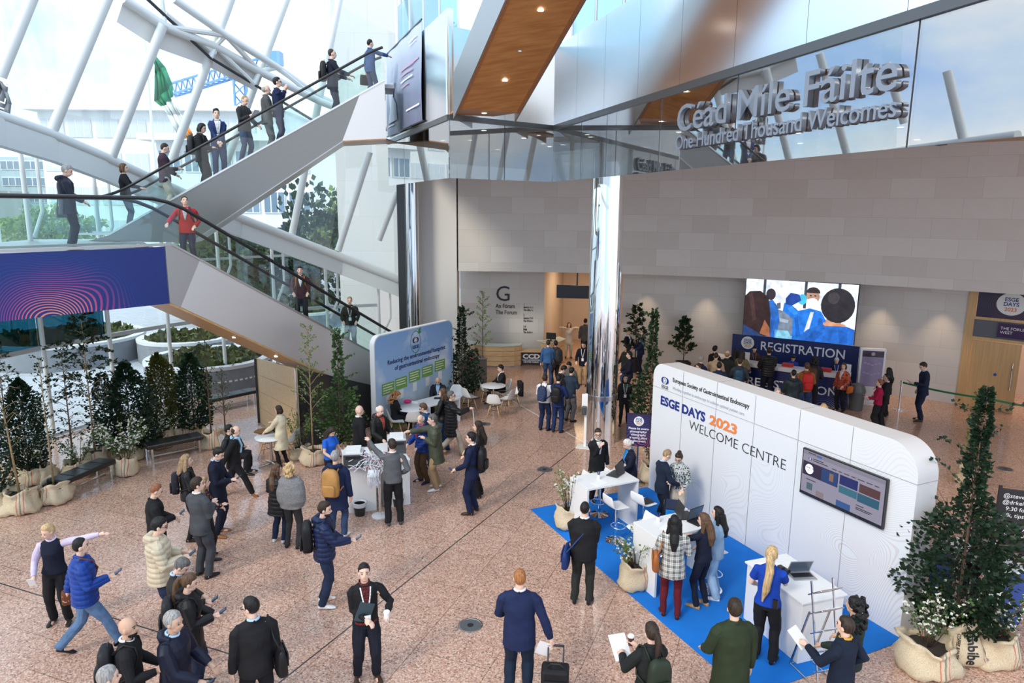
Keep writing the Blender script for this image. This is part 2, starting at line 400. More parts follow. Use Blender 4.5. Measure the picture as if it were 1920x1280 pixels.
for k, (p, q, cs_) in enumerate(((GA, GB, (1/3, 2/3)), (GB, GC, (.5,)), (GC, GD, (.135, .235, .40, .565, .79)))):
    r, u, nn, l = frame_of(p, q)
    for c_ in cs_: sm_.bar(Vector((*p, 0))+r*(l*c_)+u*7.07, Vector((*p, 0))+r*(l*c_)+u*(SOF-.06), .022, .02)
struct(sm_.build('trim_44', dark_gap))
for i, o in enumerate(apron):
    struct(o); o.name = 'window_%d' % (i+1)
# upper floor behind the parapet, its glass balustrade and posts
mb = MB(); mb.prism([(x, y, 9.6) for x, y in pl], (0, 0, 0), (0, 0, .12)); struct(mb.build('floor_upper', mat('upper_floor', (.4, .38, .36), .5)))
r, u, nn, l = frame_of(GC, GD); P_ = Vector((*GC, 0))-nn*.4
bal = thing('glass_balustrade', 'blue-tinted glass balustrade in steel posts above the long steel parapet', 'balustrade')
for i in range(9):
    a = P_+r*(.1+i*1.5)
    MB().bar(a+u*9.7, a+u*12.2, .06, .1).build('post', steel, bal)
    if i < 8: MB().prism([a+u*10.0, a+r*1.45+u*10.0, a+r*1.45+u*12.0, a+u*12.0], nn*-.01, nn*.01).build('glass_pane', glass_mat('blue_glass', (.55, .80, .90), .12), bal)
MB().tube([P_+u*12.2, P_+r*12.2+u*12.2], .05).build('handrail', steel, bal)
r2, u2, n2, l2 = frame_of(GA, GB); P2 = Vector((*GA, 0))-n2*.35
bal2 = thing('glass_balustrade', 'blue-tinted glass balustrade above the steel parapet behind the banner', 'balustrade')
for i in range(5):
    a = P2+r2*(.2+i*1.6); MB().bar(a+u2*9.7, a+u2*12.6, .06, .12).build('post', steel, bal2)
    if i < 4: MB().prism([a+u2*10.3, a+r2*1.55+u2*10.3, a+r2*1.55+u2*12.4, a+u2*12.4], n2*-.01, n2*.01).build('glass_pane', bpy.data.materials['blue_glass'], bal2)
for x_, lb in ((747, 'thicker white service pipe rising behind the banner top'), (757, 'thinner white service pipe rising behind the banner top')):
    q_ = D(x_, 30, 25.5); o = MB().tube([(q_.x, q_.y, 9.7), (q_.x, q_.y, 16)], .11 if x_ == 747 else .07, 12).build('service_pipe', white_paint, smooth='auto'); tag(o, lb, 'pipe')
# big lettering fixed to the glass
wl = thing('welcome_lettering', 'raised grey metal letters across the long glass apron under the steel parapet', 'sign')
lm = mat('letter_steel', (.22, .255, .31), .4, .35)
a = Wp(1276, 249, GC, GD); b = Wp(1693, 170, GC, GD); off = nn*.06
for body, z, sz, ln, b_ in (('Céad Míle Fáilte', 7.69, .605, (b-a).length, .010), ('One Hundred Thousand Welcomes', 7.40, .33, (Wp(1687, 218, GC, GD)-Wp(1272, 283, GC, GD)).length, .007)):
    o = text(body, sz, lm, wl, Vector((a.x, a.y, z))+off, r, u, bold=b_*.35, ext=.035)
    xs = [(v.co-Vector((a.x, a.y, z))).dot(r) for v in o.data.vertices]; k = ln/max(xs)
    for v in o.data.vertices:
        d = (v.co-Vector((a.x, a.y, z))); v.co = v.co+r*(d.dot(r)*(k-1))
# ---- rising stair flight with wood underside
h = Vector((math.cos(R(-68.6)), math.sin(R(-68.6)), 0)); wd = Vector((-h.y, h.x, 0)); sl = Vector((h.x, h.y, .514))
p0 = Vector((-1.2, 15.9, 8.5)); WD = 1.42
fs = thing('stair_flight', 'stair flight with a honey-coloured wood underside climbing over the hall', 'stair')
MB().prism([p0+wd*.07, p0+wd*(WD-.07), p0+wd*(WD-.07)+sl*7, p0+wd*.07+sl*7], (0, 0, 0), (0, 0, .05)).build('wood_underside', wood_mat('flight_wood', (.43, .17, .045), (.60, .28, .09), .3, axis=0, scale=.28), fs)
for s_ in (0, WD-.07):
    MB().prism([p0+wd*s_, p0+wd*(s_+.07), p0+wd*(s_+.07)+sl*7, p0+wd*s_+sl*7], (0, 0, -.012), (0, 0, .05)).build('edge_band', wood_mat('edge_wood', (.30, .11, .04), (.42, .19, .07), .3, axis=1), fs)
for s_ in (-.03, WD):
    MB().prism([p0+wd*s_+sl*-.3, p0+wd*(s_+.03)+sl*-.3, p0+wd*(s_+.03)+sl*7, p0+wd*s_+sl*7], (0, 0, -.02), (0, 0, .9)).build('side_panel', steel_dark, fs)
e0 = p0-h*.75-Vector((0, 0, .02))
MB().prism([p0, p0+wd*WD, e0+wd*(WD-.35), e0+wd*.05], (0, 0, 0), (0, 0, .05)).build('end_panel', wood_soffit, fs)
for i, t_ in enumerate((-.35, .95, 1.75, 2.75, 3.8)):
    q = p0+wd*(WD*.5)+ (sl*t_ if t_ > 0 else h*t_)
    lens = mat('lamp_lens', (1, .95, .86), .4, emit=6.0)
    MB().lathe([(.055, -.012), (.055, .01)], 16, q).build('downlight', lens if i != 2 else steel, fs)
# ---- banner on the steel
r, u, nn, l = frame_of(GA, GB)
a = Wp(731, 245, GA, GB); b = Wp(797, 212, GA, GB); ta = Wp(729, 78, GA, GB); tb = Wp(797, 8, GA, GB)
zb_, zt_ = 8.58, 10.95; a.z = b.z = 0
bn = thing('hanging_banner', 'dark blue printed fabric banner hanging on the steel parapet by the escalator top', 'banner')
nb = MB(); K = 14; cols = []
for j in range(9):
    row = []
    for i in range(K+1):
        f = i/K; row.append(a+(b-a)*f+u*(zb_+(zt_-zb_)*j/8)+nn*(.07+.022*math.sin(f*19+.6*j)*(1-.5*j/8)))
    cols.append(row)
for j in range(8):
    for i in range(K):
        nb.quad(cols[j][i], cols[j][i+1], cols[j+1][i+1], cols[j+1][i], [(i/K, j/8), ((i+1)/K, j/8), ((i+1)/K, (j+1)/8), (i/K, (j+1)/8)])
bm_ = bpy.data.materials.new('banner_print_sheen'); bm_.use_nodes = True; t = bm_.node_tree; pb = t.nodes['Principled BSDF']
uvn = N(t, 'ShaderNodeUVMap'); sx = N(t, 'ShaderNodeSeparateXYZ'); t.links.new(uvn.outputs[0], sx.inputs[0])
rr = ramp(t, [(0, (.14, .16, .24)), (.35, (.20, .24, .36)), (.65, (.34, .40, .54)), (1, (.52, .60, .74))]); t.links.new(sx.outputs[1], rr.inputs['Fac'])  # print gradient; lighter top has reflected light mixed into its colour
t.links.new(rr.outputs['Color'], pb.inputs['Base Color']); pb.inputs['Roughness'].default_value = .45
o = nb.build('printed_cloth', bm_, bn, smooth=True, fix=False)
wt = mat('print_white', (.85, .86, .9), .5); pk = mat('print_pink', (.56, .36, .54), .5)
def on(f, z): return a+(b-a)*f+u*z+nn*.105
for z, f0, f1, h_, m_ in ((10.66, .72, .92, .05, wt), (10.58, .72, .90, .03, wt), (10.10, .48, .95, .09, pk), (9.96, .48, .80, .07, pk), (9.80, .48, .80, .07, wt), (9.66, .48, .70, .06, pk), (8.98, .62, .96, .08, wt), (8.80, .06, .25, .06, wt)):
    MB().prism([on(f0, z), on(f1, z), on(f1, z+h_*.55), on(f0, z+h_*.55)], nn*-.002, nn*.002).build('blurred_lettering', m_, bn)
MB().prism([on(.08, 8.9), on(.14, 9.3), on(.11, 9.75), on(.16, 10.05), on(.3, 9.95), on(.24, 9.6), on(.33, 9.35), on(.36, 8.9)], nn*-.004, nn*.004).build('portrait_print', mat('print_skin', (.50, .56, .66), .5), bn)
MB().bar(on(-.02, 8.56)-nn*.03, on(1.02, 8.56)-nn*.03, .03).build('bottom_rod', black_rubber, bn)
MB().bar(on(-.02, 10.96)-nn*.03, on(1.02, 10.96)-nn*.03, .03).build('top_rod', black_rubber, bn)
# ---- chrome columns
def column(name, x, y, r_, z1, lab, ring=None, flange=True):
    c = thing(name, lab, 'column', (x, y, 0)); c['kind'] = 'structure'
    MB().lathe([(r_, 0), (r_, z1)], 48).build('shaft', chrome if flange else mat('dark_chrome', (.55, .55, .56), .06, 1.0), c, smooth='auto')
    if flange: MB().lathe([(r_*1.6, z1-.06), (r_*1.6, z1)], 48).build('ceiling_ring', steel_dark, c, smooth='auto')
    for z in ring or (): MB().lathe([(r_+.012, z), (r_+.012, z+.13)], 48).build('steel_band', steel, c, smooth='auto')
    return c
column('mirror_column', 2.5, 18.95, .43, SOF, 'tall mirror-polished steel column standing in the middle of the hall', (1.25,))
column('dark_column', -3.75, 26.6, .25, 12.5, 'slim dark polished column at the corner of the glass front and the white wall', (), False)
MB().box((-4.2, 26.9, 6), (.28, .3, 12)).build('window_post', mat('dark_frame', (.05, .055, .06), .4, .5)); tag(bpy.data.objects['window_post'], 'dark square post where the glass front meets the white wall', 'post')
# ceiling fittings under the mezzanine
for k, (px_, py_, rr_) in enumerate(((884, 234, .28), (1285, 187, .26), (1905, 283-10, .2), (1765, 270, .16))):
    q = G(px_, py_, SOF-.02)
    if q.y > 24: q = Vector((q.x*24/q.y, 24, SOF-.02))
    v = thing('ceiling_vent', ('round dark vent grille in the wood soffit nearest the stair flight', 'round dark vent grille in the wood soffit above the large lettering', 'round dark vent in the wood soffit at the far right edge', 'small round dark vent in the wood soffit over the registration wall')[k], 'vent', q, 0, 'soffit vents')
    MB().lathe([(rr_, -.03), (rr_, .02)], 28).build('rim', mat('vent_rim', (.10, .08, .07), .5), v)
    MB().lathe([(rr_*.55, -.05), (rr_*.5, -.01)], 20).build('core', mat('vent_core', (.35, .31, .27), .5), v)
k = 0
dl = None
for x, y in ((-.8, 19.5), (.3, 21.5), (2.2, 21), (4.4, 19.5), (4.1, 15.5), (5.6, 17.5), (6.2, 13), (7.6, 15.5), (7.6, 19.5), (9.5, 18), (5.3, 22.5), (8.8, 22.4), (11.6, 21), (-2.2, 22.5), (1.2, 24.3), (12.6, 17)):
    if dl is None:
        dl = thing('soffit_downlight', 'small recessed downlight glowing in the wood soffit of the mezzanine', 'light', (x, y, SOF-.005), 0, 'soffit downlights')
        MB().lathe([(.09, -.012), (.09, .012)], 18).build('rim', white_paint, dl); MB().lathe([(.07, -.018), (.07, .0)], 18).build('lens', lens, dl)
    else: copy_tree(dl, (x, y, SOF-.005), 0)

# ================================================================== glass front
ZR = []   # height of the leaning ring beam along the front
ring_px = [(-160, 170, 13.0), (0, 228, 16.6), (100, 262, 18.6), (200, 303, 20.4), (292, 345, 22.0), (450, 414, 24.8), (640, 487, 27.2), (752, 530, 27.7)]
ring = [D(*q) for q in ring_px]
rb = thing('ring_beam', 'white inclined ring beam sloping down across the glass front behind the escalators', 'beam'); rb['kind'] = 'structure'
mb = MB()
for i in range(len(ring)-1): mb.bar(ring[i]-Vector((0, 0, .25)), ring[i+1]-Vector((0, 0, .25)), .22, .62)
mb.build('box_beam', facade_paint, rb)
MB().tube([q+Vector((0, -.12, .12)) for q in ring], .15, 12).build('round_rail', facade_paint, rb, smooth='auto')
# leaning mullions above the ring
mul = [((0, 143, 16.6), (62, -10, 17)), ((95, 252, 18.6), (204, -10, 19)), ((207, 300, 20.5), (306, 46, 20.7)), ((322, 300, 22.4), (436, -10, 22.6)), ((424, 305, 24.2), (540, -10, 24.4)), ((545, 452, 26), (640, -20, 26)), ((634, 470, 27.1), (693, 285, 27.1)), ((710, 450, 27.5), (745, 360, 27.5)), ((-95, 190, 14.5), (-40, -10, 15)), ((255, 330, 21.5), (300, 235, 21.5)) ]
first = True
for i, (p, q) in enumerate(mul[:9]):
    o = MB().tube([D(*p), D(*q)], .13, 10).build('leaning_mullion', facade_paint, smooth='auto'); tag(o, 'white tubular mullion leaning across the glass front, number %d from the left' % (i+1), 'mullion', 'leaning mullions'); o['kind'] = 'structure'
o_lab = ['just inside the left picture edge', 'that starts above the man alone on the landing', 'left of the flagpole', 'crossing the flag', 'rising behind the suited men on the escalator', 'rising beside the stone tower', 'in front of the stone tower under the escalator end', 'shortest, in front of the tower beside the dark post', 'beyond the left picture edge']
for o, lb in zip([o for o in COL.objects if o.name.startswith('leaning_mullion')], o_lab): o['label'] = 'white leaning mullion '+lb
# triangular ring truss
cA = [D(232, -2, 20), D(309, 50, 21), D(403, 87, 22.5), D(487, 134, 24), D(600, 190, 25.5), D(728, 240, 26.5)]
cB = [D(326, -2, 21), D(423, 66, 22.5), D(520, 126, 24.5), D(601, 183, 26), D(728, 236, 27)]
cT = [D(205, -40, 20), D(318, 22, 21), D(405, 90, 22), D(483, 142, 23.5)]
tr = thing('ring_truss', 'white triangular tube truss running down across the upper glass front', 'truss'); tr['kind'] = 'structure'
MB().tube(cA, .13, 10).build('lower_chord', facade_paint, tr, smooth='auto'); MB().tube(cB, .11, 10).build('upper_chord', facade_paint, tr, smooth='auto')
mb = MB()
for p, q in (((309, 50, 21), (302, -4, 21)), ((309, 50, 21), (423, 66, 22.5)), ((403, 87, 22.5), (423, 66, 22.5)), ((309, 25, 21), (403, 100, 22.5)), ((487, 134, 24), (423, 66, 22.5)), ((487, 134, 24), (520, 126, 24.5)), ((403, 87, 22.5), (476, 158, 23.8)), ((487, 134, 24), (476, 158, 23.8)), ((309, 50, 21), (300, 62, 20.9)), ((403, 87, 22.5), (394, 108, 22.3)), ((600, 190, 25.5), (520, 126, 24.5)), ((600, 190, 25.5), (640, 200, 26.2))): mb.tube([D(*p), D(*q)], .08, 8)
mb.build('web_members', facade_paint, tr, smooth='auto')
mb = MB(); mb.tube([D(276, -2, 20.5), D(394, 108, 22.3), D(476, 158, 23.8), D(610, 240, 25)], .045, 8)
mb.build('tie_rod', dark_gap, tr)
mb = MB()
for i in range(len(cA)-1): mb.prism([cA[i]+Vector((0, .1, .12)), cA[i+1]+Vector((0, .1, .12)), cA[i+1]+Vector((-.3, .1, -.55)), cA[i]+Vector((-.3, .1, -.55))], (0, 0, 0), (.02, .12, 0)) if i < 3 else None
mb.build('shade_panel', white_paint, tr)
# posts from floor to ring beam, transoms, panes
def along(poly, d):
    for i in range(len(poly)-1):
        a, b = Vector(poly[i]), Vector(poly[i+1]); l = (b-a).length
        if d <= l or i == len(poly)-2: return a+(b-a)*(d/l)
        d -= l
TL = sum((Vector(FP[i+1])-Vector(FP[i])).length for i in range(len(FP)-1))
def ring_z(p):
    best = min(range(len(ring)-1), key=lambda i: abs((ring[i].xy+ring[i+1].xy)/2-Vector(p)).__abs__() if False else ((ring[i].xy+ring[i+1].xy)/2-Vector(p)).length)
    a, b = ring[best], ring[best+1]; d = (b.xy-a.xy); t_ = max(0, min(1, (Vector(p)-a.xy).dot(d)/d.length_squared)); return a.z+(b.z-a.z)*t_
ps = []; dd = .6; i = 0
while dd < TL-.2:
    ps.append(along(FP, dd)); dd += 2.05 if i % 2 == 0 else 2.05; i += 1
gf = []
place = ['farthest out of the picture to the left', 'second farthest out of the picture to the left', 'third farthest out of the picture to the left', 'well left of the picture', 'left of the picture', 'just left of the picture', 'at the left picture edge', 'behind the slender leaning tree', 'behind the tallest airy tree', 'beside the golden-green yew', 'behind the thin twin birches', 'behind the maple panel', 'left of the youngest escalator rider', 'nearest the dark square post']
for k, p in enumerate(ps):
    z1 = ring_z(p)-.3
    q = thing('facade_post', 'pale steel post with bracket in the glass front, '+place[min(k, 13)], 'post', (p.x, p.y, 0), 0, 'glass front posts'); q['kind'] = 'structure'
    MB().tube([(0, 0, 0), (0, 0, z1)], .062, 10).build('tube', facade_paint, q, smooth='auto')
    d = (Vector(along(FP, .6+2.05*k+.3))-p).normalized()
    MB().tube([(d.x*.12, d.y*.12, z1-2.2), (d.x*.45, d.y*.45, z1-1.5), (d.x*.45, d.y*.45, z1-.1)], .05, 8).build('bracket', facade_paint, q, smooth='auto')
n = 0
for k in range(len(ps)-1):
    a, b = Vector((*ps[k], 0)), Vector((*ps[k+1], 0)); u = Vector((0, 0, 1)); za, zb2 = ring_z(ps[k])-.4, ring_z(ps[k+1])-.4
    nn_ = (b-a).cross(u).normalized(); out = -nn_ if nn_.dot(Vector((-1, .6, 0))) < 0 else nn_
    o_ = out*.16
    tz = 2.55
    struct(MB().prism([a+u*.06+o_, b+u*.06+o_, b+u*tz+o_, a+u*tz+o_], out*0, out*.015).build('window_%d' % (20+n), clear_glass)); n += 1
    teal = 5 <= k <= 7
    zm = 4.0 if teal else None
    if teal:
        struct(MB().prism([a+u*tz+o_, b+u*tz+o_, b+u*zm+o_, a+u*zm+o_], out*0, out*.015).build('window_%d' % (20+n), teal_glass)); n += 1
    z_ = zm or tz
    struct(MB().prism([a+u*z_+o_, b+u*z_+o_, b+u*zb2+o_, a+u*za+o_], out*0, out*.015).build('window_%d' % (20+n), clear_glass)); n += 1
    m_ = MB().bar(a+u*tz+o_*.8, b+u*tz+o_*.8, .07, .12)
    m_.bar(a+u*.05+o_*.8, b+u*.05+o_*.8, .1, .1)
    if za > 5: m_.bar(a+u*4.6+o_*.8, b+u*4.6+o_*.8, .06, .08)
    struct(m_.build('trim_%d' % (10+k), mat('transom_grey', (.50, .53, .54), .4)))
# upper glass between the leaning mullions (one sheet per bay, ring beam to truss and above)
for k in range(1, 7):
    a, b = ring[k], ring[k+1]
    struct(MB().prism([a+Vector((0, .25, 0)), b+Vector((0, .25, 0)), b+Vector((.6, .35, 9)), a+Vector((.6, .35, 9))], (0, 0, 0), (-.01, .012, 0)).build('window_%d' % (60+k), clear_glass))
# rest of the drum beside and behind the viewer: leaning mullions and a ring, seen in the mirror panels
drum = thing('drum_frame', 'white ring beams of the glass drum beside the viewer, seen mirrored in the glass apron', 'frame'); drum['kind'] = 'structure'
pts = [(-15.2, 4), (-14.6, -2), (-12.5, -8), (-8.5, -13), (-3, -16), (3, -17)]
mb = MB()
for i in range(len(pts)-1):
    for f in (0, .33, .66):
        x = pts[i][0]+(pts[i+1][0]-pts[i][0])*f; y = pts[i][1]+(pts[i+1][1]-pts[i][1])*f
        mb.tube([(x, y, 0), (x+.4, y+2.6, 8), (x+.6, y+5.2, 17)], .16, 8)
mb.build('mullions', facade_paint, drum, smooth='auto')
mb = MB()
for z in (6.5, 11, 14.5): mb.tube([(x+.2, y+z*.3, z+.12*(y+17)*.3) for x, y in pts], .2, 8)
for i in range(len(pts)-1): mb.tube([(pts[i][0]+.2, pts[i][1]+3.3, 11.2), (pts[i+1][0]+1.4, pts[i+1][1]+4.2, 14.5)], .12, 8); mb.tube([(pts[i+1][0]+.2, pts[i+1][1]+3.3, 11.2), (pts[i][0]+1.4, pts[i][1]+4.2, 14.5)], .12, 8)
mb.build('rings', facade_paint, drum, smooth='auto')
# ================================================================== escalators and the landing
blue_wave = wave_lines_mat('blue_wave_print', (.002, .020, .17), (1.0, .40, .16), (.80, .05, .22), 15.0, .36, .62, -.10, .38, .17, 1.75, c_edge=(.01, .05, .30), )
side_light = mat('satin_side_panel', (.66, .63, .61), .42, .75)
LO, LDIR = Vector((-7.5, 15.3, 0)), Vector((.56, .8285, 0)); LN = Vector((-.8285, .56, 0)); UZ = Vector((0, 0, 1))
UO, UDIR = Vector((-10.27, 18.8, 0)), Vector((.9781, .2079, 0)); UN = Vector((-.2079, .9781, 0))
def lz(s): return 5.57 if s < .15 else max(.35, 5.57-.572*(s-.15))
def uz(s): return 5.85+.577*max(-.35, min(6.95, s))
def rail_pts(o, d, n, off, zf, s0, s1, dz, k=40):
    raw = []
    for i in range(k+1):
        s = s0+(s1-s0)*i/k
        z = sum(zf(s+.5*j/6) for j in range(-6, 7))/13
        raw.append(o+d*s+n*off+UZ*(z+dz))
    return raw
def side(o, d, n, off, ss, zt, zb, th=.04):
    pts = [o+d*s+n*off+UZ*zt(s) for s in ss]+[o+d*s+n*off+UZ*zb(s) for s in reversed(ss)]
    return MB().prism(pts, n*0, n*th)
# --- lower escalator
es = thing('escalator', 'lower escalator in grey steel running down from the landing to the hall floor', 'escalator')
lb = lambda s: max(.02, 4.29-.57*max(0, s-.05))
EW = 1.35
q = LO+LDIR*-.02
mb = MB(); a, b = LO-LDIR*3.6, LO-LDIR*.02
mb.prism([a+UZ*4.30, b+UZ*4.29, b+UZ*5.52, a+UZ*5.52], LN*0, LN*.05)
mb.uv = {i: [(0, 0)]*4 for i in range(6)}
gp = MB(); l = (b-a).length
gp.quad(a+UZ*4.30-LN*.006, b+UZ*4.29-LN*.006, b+UZ*5.52-LN*.006, a+UZ*5.52-LN*.006, [(0, 0), (l-.55, 0), (l-.55, 1.23), (0, 1.23)])
gp.quad(a+UZ*4.30-LN*.004, b+UZ*4.29-LN*.004, b+UZ*4.29+LN*.03, a+UZ*4.30+LN*.03, [(0, 0)]*4)
for i, uvx in enumerate(gp.uv.values()):
    if i == 0: gp.uv[0] = [(-.75, 0), (l-.75, 0), (l-.75, 1.23), (-.75, 1.23)]
gp.build('printed_panel', blue_wave, es, fix=False)['label'] = 'deep blue panel printed with orange and pink wavy lines'
MB().prism([a+UZ*4.30, b+UZ*4.29, b+UZ*5.52, a+UZ*5.52], LN*.0, LN*.05).build('side_backing', steel_dark, es)
crease = [(0, 5.55, 4.29), (.76, 5.22, None)]
t0, b0 = LO+UZ*5.55, LO+UZ*4.29; t1, b1 = LO+LDIR*.78+UZ*(lz(.78)-.02), LO+LDIR*.24+UZ*lb(.24)
MB().prism([b0, b1, t1, LO+LDIR*.2+UZ*5.54, t0], LN*0, LN*.04).build('side_panel', mat('side_panel_dark', (.40, .38, .37), .4, .8), es)
SE = 10.4
top = [LO+LDIR*s+UZ*(lz(s)-.02) for s in (9.3, SE)]; bot = [LO+LDIR*s+UZ*.02 for s in (SE, 7.55)]
MB().prism([b1, t1]+top+bot, LN*0, LN*.04).build('side_panel', side_light, es)
MB().prism([b0+LN*EW, LO+LN*EW+UZ*5.55]+[x+LN*EW for x in top]+[x+LN*EW for x in bot], LN*-.04, LN*0).build('side_panel', side_light, es)
MB().prism([LO+LDIR*-.0+UZ*4.29, LO+LDIR*7.55+UZ*.02, LO+LDIR*7.55+LN*EW+UZ*.02, LO+LN*EW+UZ*4.29], (0, 0, -.03), (0, 0, .02)).build('wood_underside', wood_mat('underside_wood', (.50, .27, .10), (.62, .36, .15), .4, axis=2, scale=.2), es)
for s in (1.9, 3.1, 4.4):
    MB().lathe([(.05, -.03), (.05, .02)], 14, LO+LDIR*s+LN*.55+UZ*(lb(s)-.02)).build('downlight', lens, es)
mb = MB()
for off in (.0, EW-.16): mb.loft([[LO+LDIR*s+LN*(off+x_)+UZ*(lz(s)+z_) for x_, z_ in ((-.02, -.03), (.16, -.03), (.16, .02), (-.02, .02))] for s in (-3.6, 0, .15, .5, 9.27, SE)])
mb.build('skirt_deck', steel_dark, es)
mb = MB(); st = 0
for i in range(26):
    s = .3+.35*i; z = lz(s)-.28
    if z < .02: break
    mb.box(LO+LDIR*(s+.17)+LN*EW/2+UZ*(z-.1), (.35, EW-.34, .2), M=Matrix((LDIR, LN, UZ)).transposed())
mb.build('steps', mat('step_metal', (.30, .30, .31), .5, .7), es)
for k, (off, s0) in enumerate(((.06, -3.6), (EW-.06, -3.6))):
    r_ = rail_pts(LO, LDIR, LN, off, lz, s0, SE-.3, .98)
    g_ = rail_pts(LO, LDIR, LN, off, lz, s0, SE-.5, .96); base = [LO+LDIR*(s0+(SE-.5-s0)*i/40)+LN*off for i in range(41)]
    mb = MB()
    for i in range(40):
        zb0 = lz(s0+(SE-.5-s0)*i/40); zb1 = lz(s0+(SE-.5-s0)*(i+1)/40)
        mb.quad(base[i]+UZ*zb0, base[i+1]+UZ*zb1, g_[i+1], g_[i])
    mb.build('balustrade_glass', glass_mat('rail_glass', (.86, .96, .94), .04), es, fix=False)
    MB().tube(r_, .042, 10).build('handrail', black_rubber, es, smooth='auto')
# end newel by the landing: green glass screen with fixings
gs = thing('glass_screen', 'green-edged glass screen with round fixings at the left end of the landing', 'screen')
p = D(0, 332, 13.4); q2 = D(20, 332, 13.2)
A_ = Vector((-9.95, 12.75, 0)); 
MB().prism([A_+UZ*5.6, A_+Vector((.42, .35, 0))+UZ*5.6, A_+Vector((.42, .35, 0))+UZ*6.98, A_+UZ*6.98], (0, 0, 0), (.02, -.02, 0)).build('pane', glass_mat('edge_glass', (.62, .90, .84), .06), gs)
for z in (5.95, 6.5): MB().lathe([(.05, -.02), (.05, .04)], 14, (A_.x+.3, A_.y+.2, z)).build('fixing', dark_gap, gs)
# --- landing deck
dk = MB(); dp = [LO-LDIR*3.7+LN*.02, LO+LDIR*.3+LN*.02, LO+LDIR*.3+LN*EW, UO+UDIR*-.3, UO+UDIR*-.3+UN*1.45, UO+UDIR*-2.6+UN*1.1, LO-LDIR*3.7+LN*3.2]
dk.prism([(p.x, p.y, 5.28) for p in dp], (0, 0, 0), (0, 0, .18)); struct(dk.build('floor_landing', steel_dark))
# --- upper escalator
eu = thing('escalator', 'upper escalator with brushed steel side carrying a line of people up to the mezzanine', 'escalator')
UWD = 1.45
ub = lambda s: uz(s)-1.52
ss = [-.35, 6.95, 7.35]
body = mat('brushed_side', (.21, .20, .19), .33, .95, bump=.05, bscale=.9)
MB().prism([UO+UDIR*-.9+UZ*5.46, UO+UDIR*-.35+UZ*5.62]+[UO+UDIR*6.2+UZ*(uz(6.2)-.02), UO+UDIR*5.7+UZ*8.18, UO+UDIR*1.6+UZ*5.42], UN*0, UN*.05).build('side_panel', body, eu)
MB().prism([UO+UDIR*6.2+UZ*(uz(6.2)-.02), UO+UDIR*6.88+UZ*(uz(6.88)-.02), UO+UDIR*6.88+UZ*8.27, UO+UDIR*5.7+UZ*8.18], UN*0, UN*.05).build('side_panel', side_light, eu)
MB().prism([UO+UDIR*-.9+UZ*5.46, UO+UDIR*6.88+UZ*(uz(6.88)-.02), UO+UDIR*6.88+UZ*8.27, UO+UDIR*5.7+UZ*8.18, UO+UDIR*1.6+UZ*5.42], UN*(UWD-.05), UN*UWD).build('side_panel', body, eu)
MB().prism([UO+UDIR*1.6+UZ*5.42, UO+UDIR*5.7+UZ*8.18, UO+UDIR*5.7+UN*UWD+UZ*8.18, UO+UDIR*1.6+UN*UWD+UZ*5.42], (0, 0, -.03), (0, 0, 0)).build('underside', steel_dark, eu)
MB().prism([UO+UDIR*5.7+UZ*8.18, UO+UDIR*6.88+UZ*8.27, UO+UDIR*7.3+UN*UWD+UZ*8.3, UO+UDIR*5.7+UN*UWD+UZ*8.18], (0, 0, -.03), (0, 0, 0)).build('wood_underside', wood_soffit, eu)
mb = MB()
for off in (0, UWD-.16): mb.loft([[UO+UDIR*s+UN*(off+x_)+UZ*(uz(s)+z_) for x_, z_ in ((-.02, -.03), (.16, -.03), (.16, .02), (-.02, .02))] for s in (-1.2, -.35, 6.88)])
mb.build('skirt_deck', steel, eu)
def ustep(s): return 5.85+.577*(.35*math.floor((s+.1)/.35))-.12
mb = MB()
for i in range(-1, 20):
    s = .35*i-.1; z = 5.85+.577*.35*i-.12
    mb.box(UO+UDIR*(s+.175)+UN*UWD/2+UZ*(z-.12), (.35, UWD-.34, .24), M=Matrix((UDIR, UN, UZ)).transposed())
mb.box(UO+UDIR*6.95+UN*UWD/2+UZ*9.68, (.4, UWD-.34, .1), M=Matrix((UDIR, UN, UZ)).transposed())
mb.build('steps', bpy.data.materials['step_metal'], eu)
mb = MB()
for i in range(16): mb.ball(UO+UDIR*(.1+.43*i)+UN*(UWD-.15)+UZ*(uz(.1+.43*i)+.10), .03, 8, 6)
mb.build('skirt_lights', mat('skirt_light', (1, 1, 1), .4, emit=3.0), eu)
for off, dz in ((.07, .0), (UWD-.07, .0)):
    r_ = rail_pts(UO, UDIR, UN, off, uz, -2.2, 6.85, .92)
    MB().tube(r_, .036, 10).build('handrail', black_rubber, eu, smooth='auto')
    mb = MB()
    for i in range(40):
        s_a, s_b = -2.2+9.05*i/40, -2.2+9.05*(i+1)/40
        mb.quad(UO+UDIR*s_a+UN*off+UZ*uz(s_a), UO+UDIR*s_b+UN*off+UZ*uz(s_b), r_[i+1], r_[i])
    mb.build('balustrade_glass', bpy.data.materials['rail_glass'], eu, fix=False)
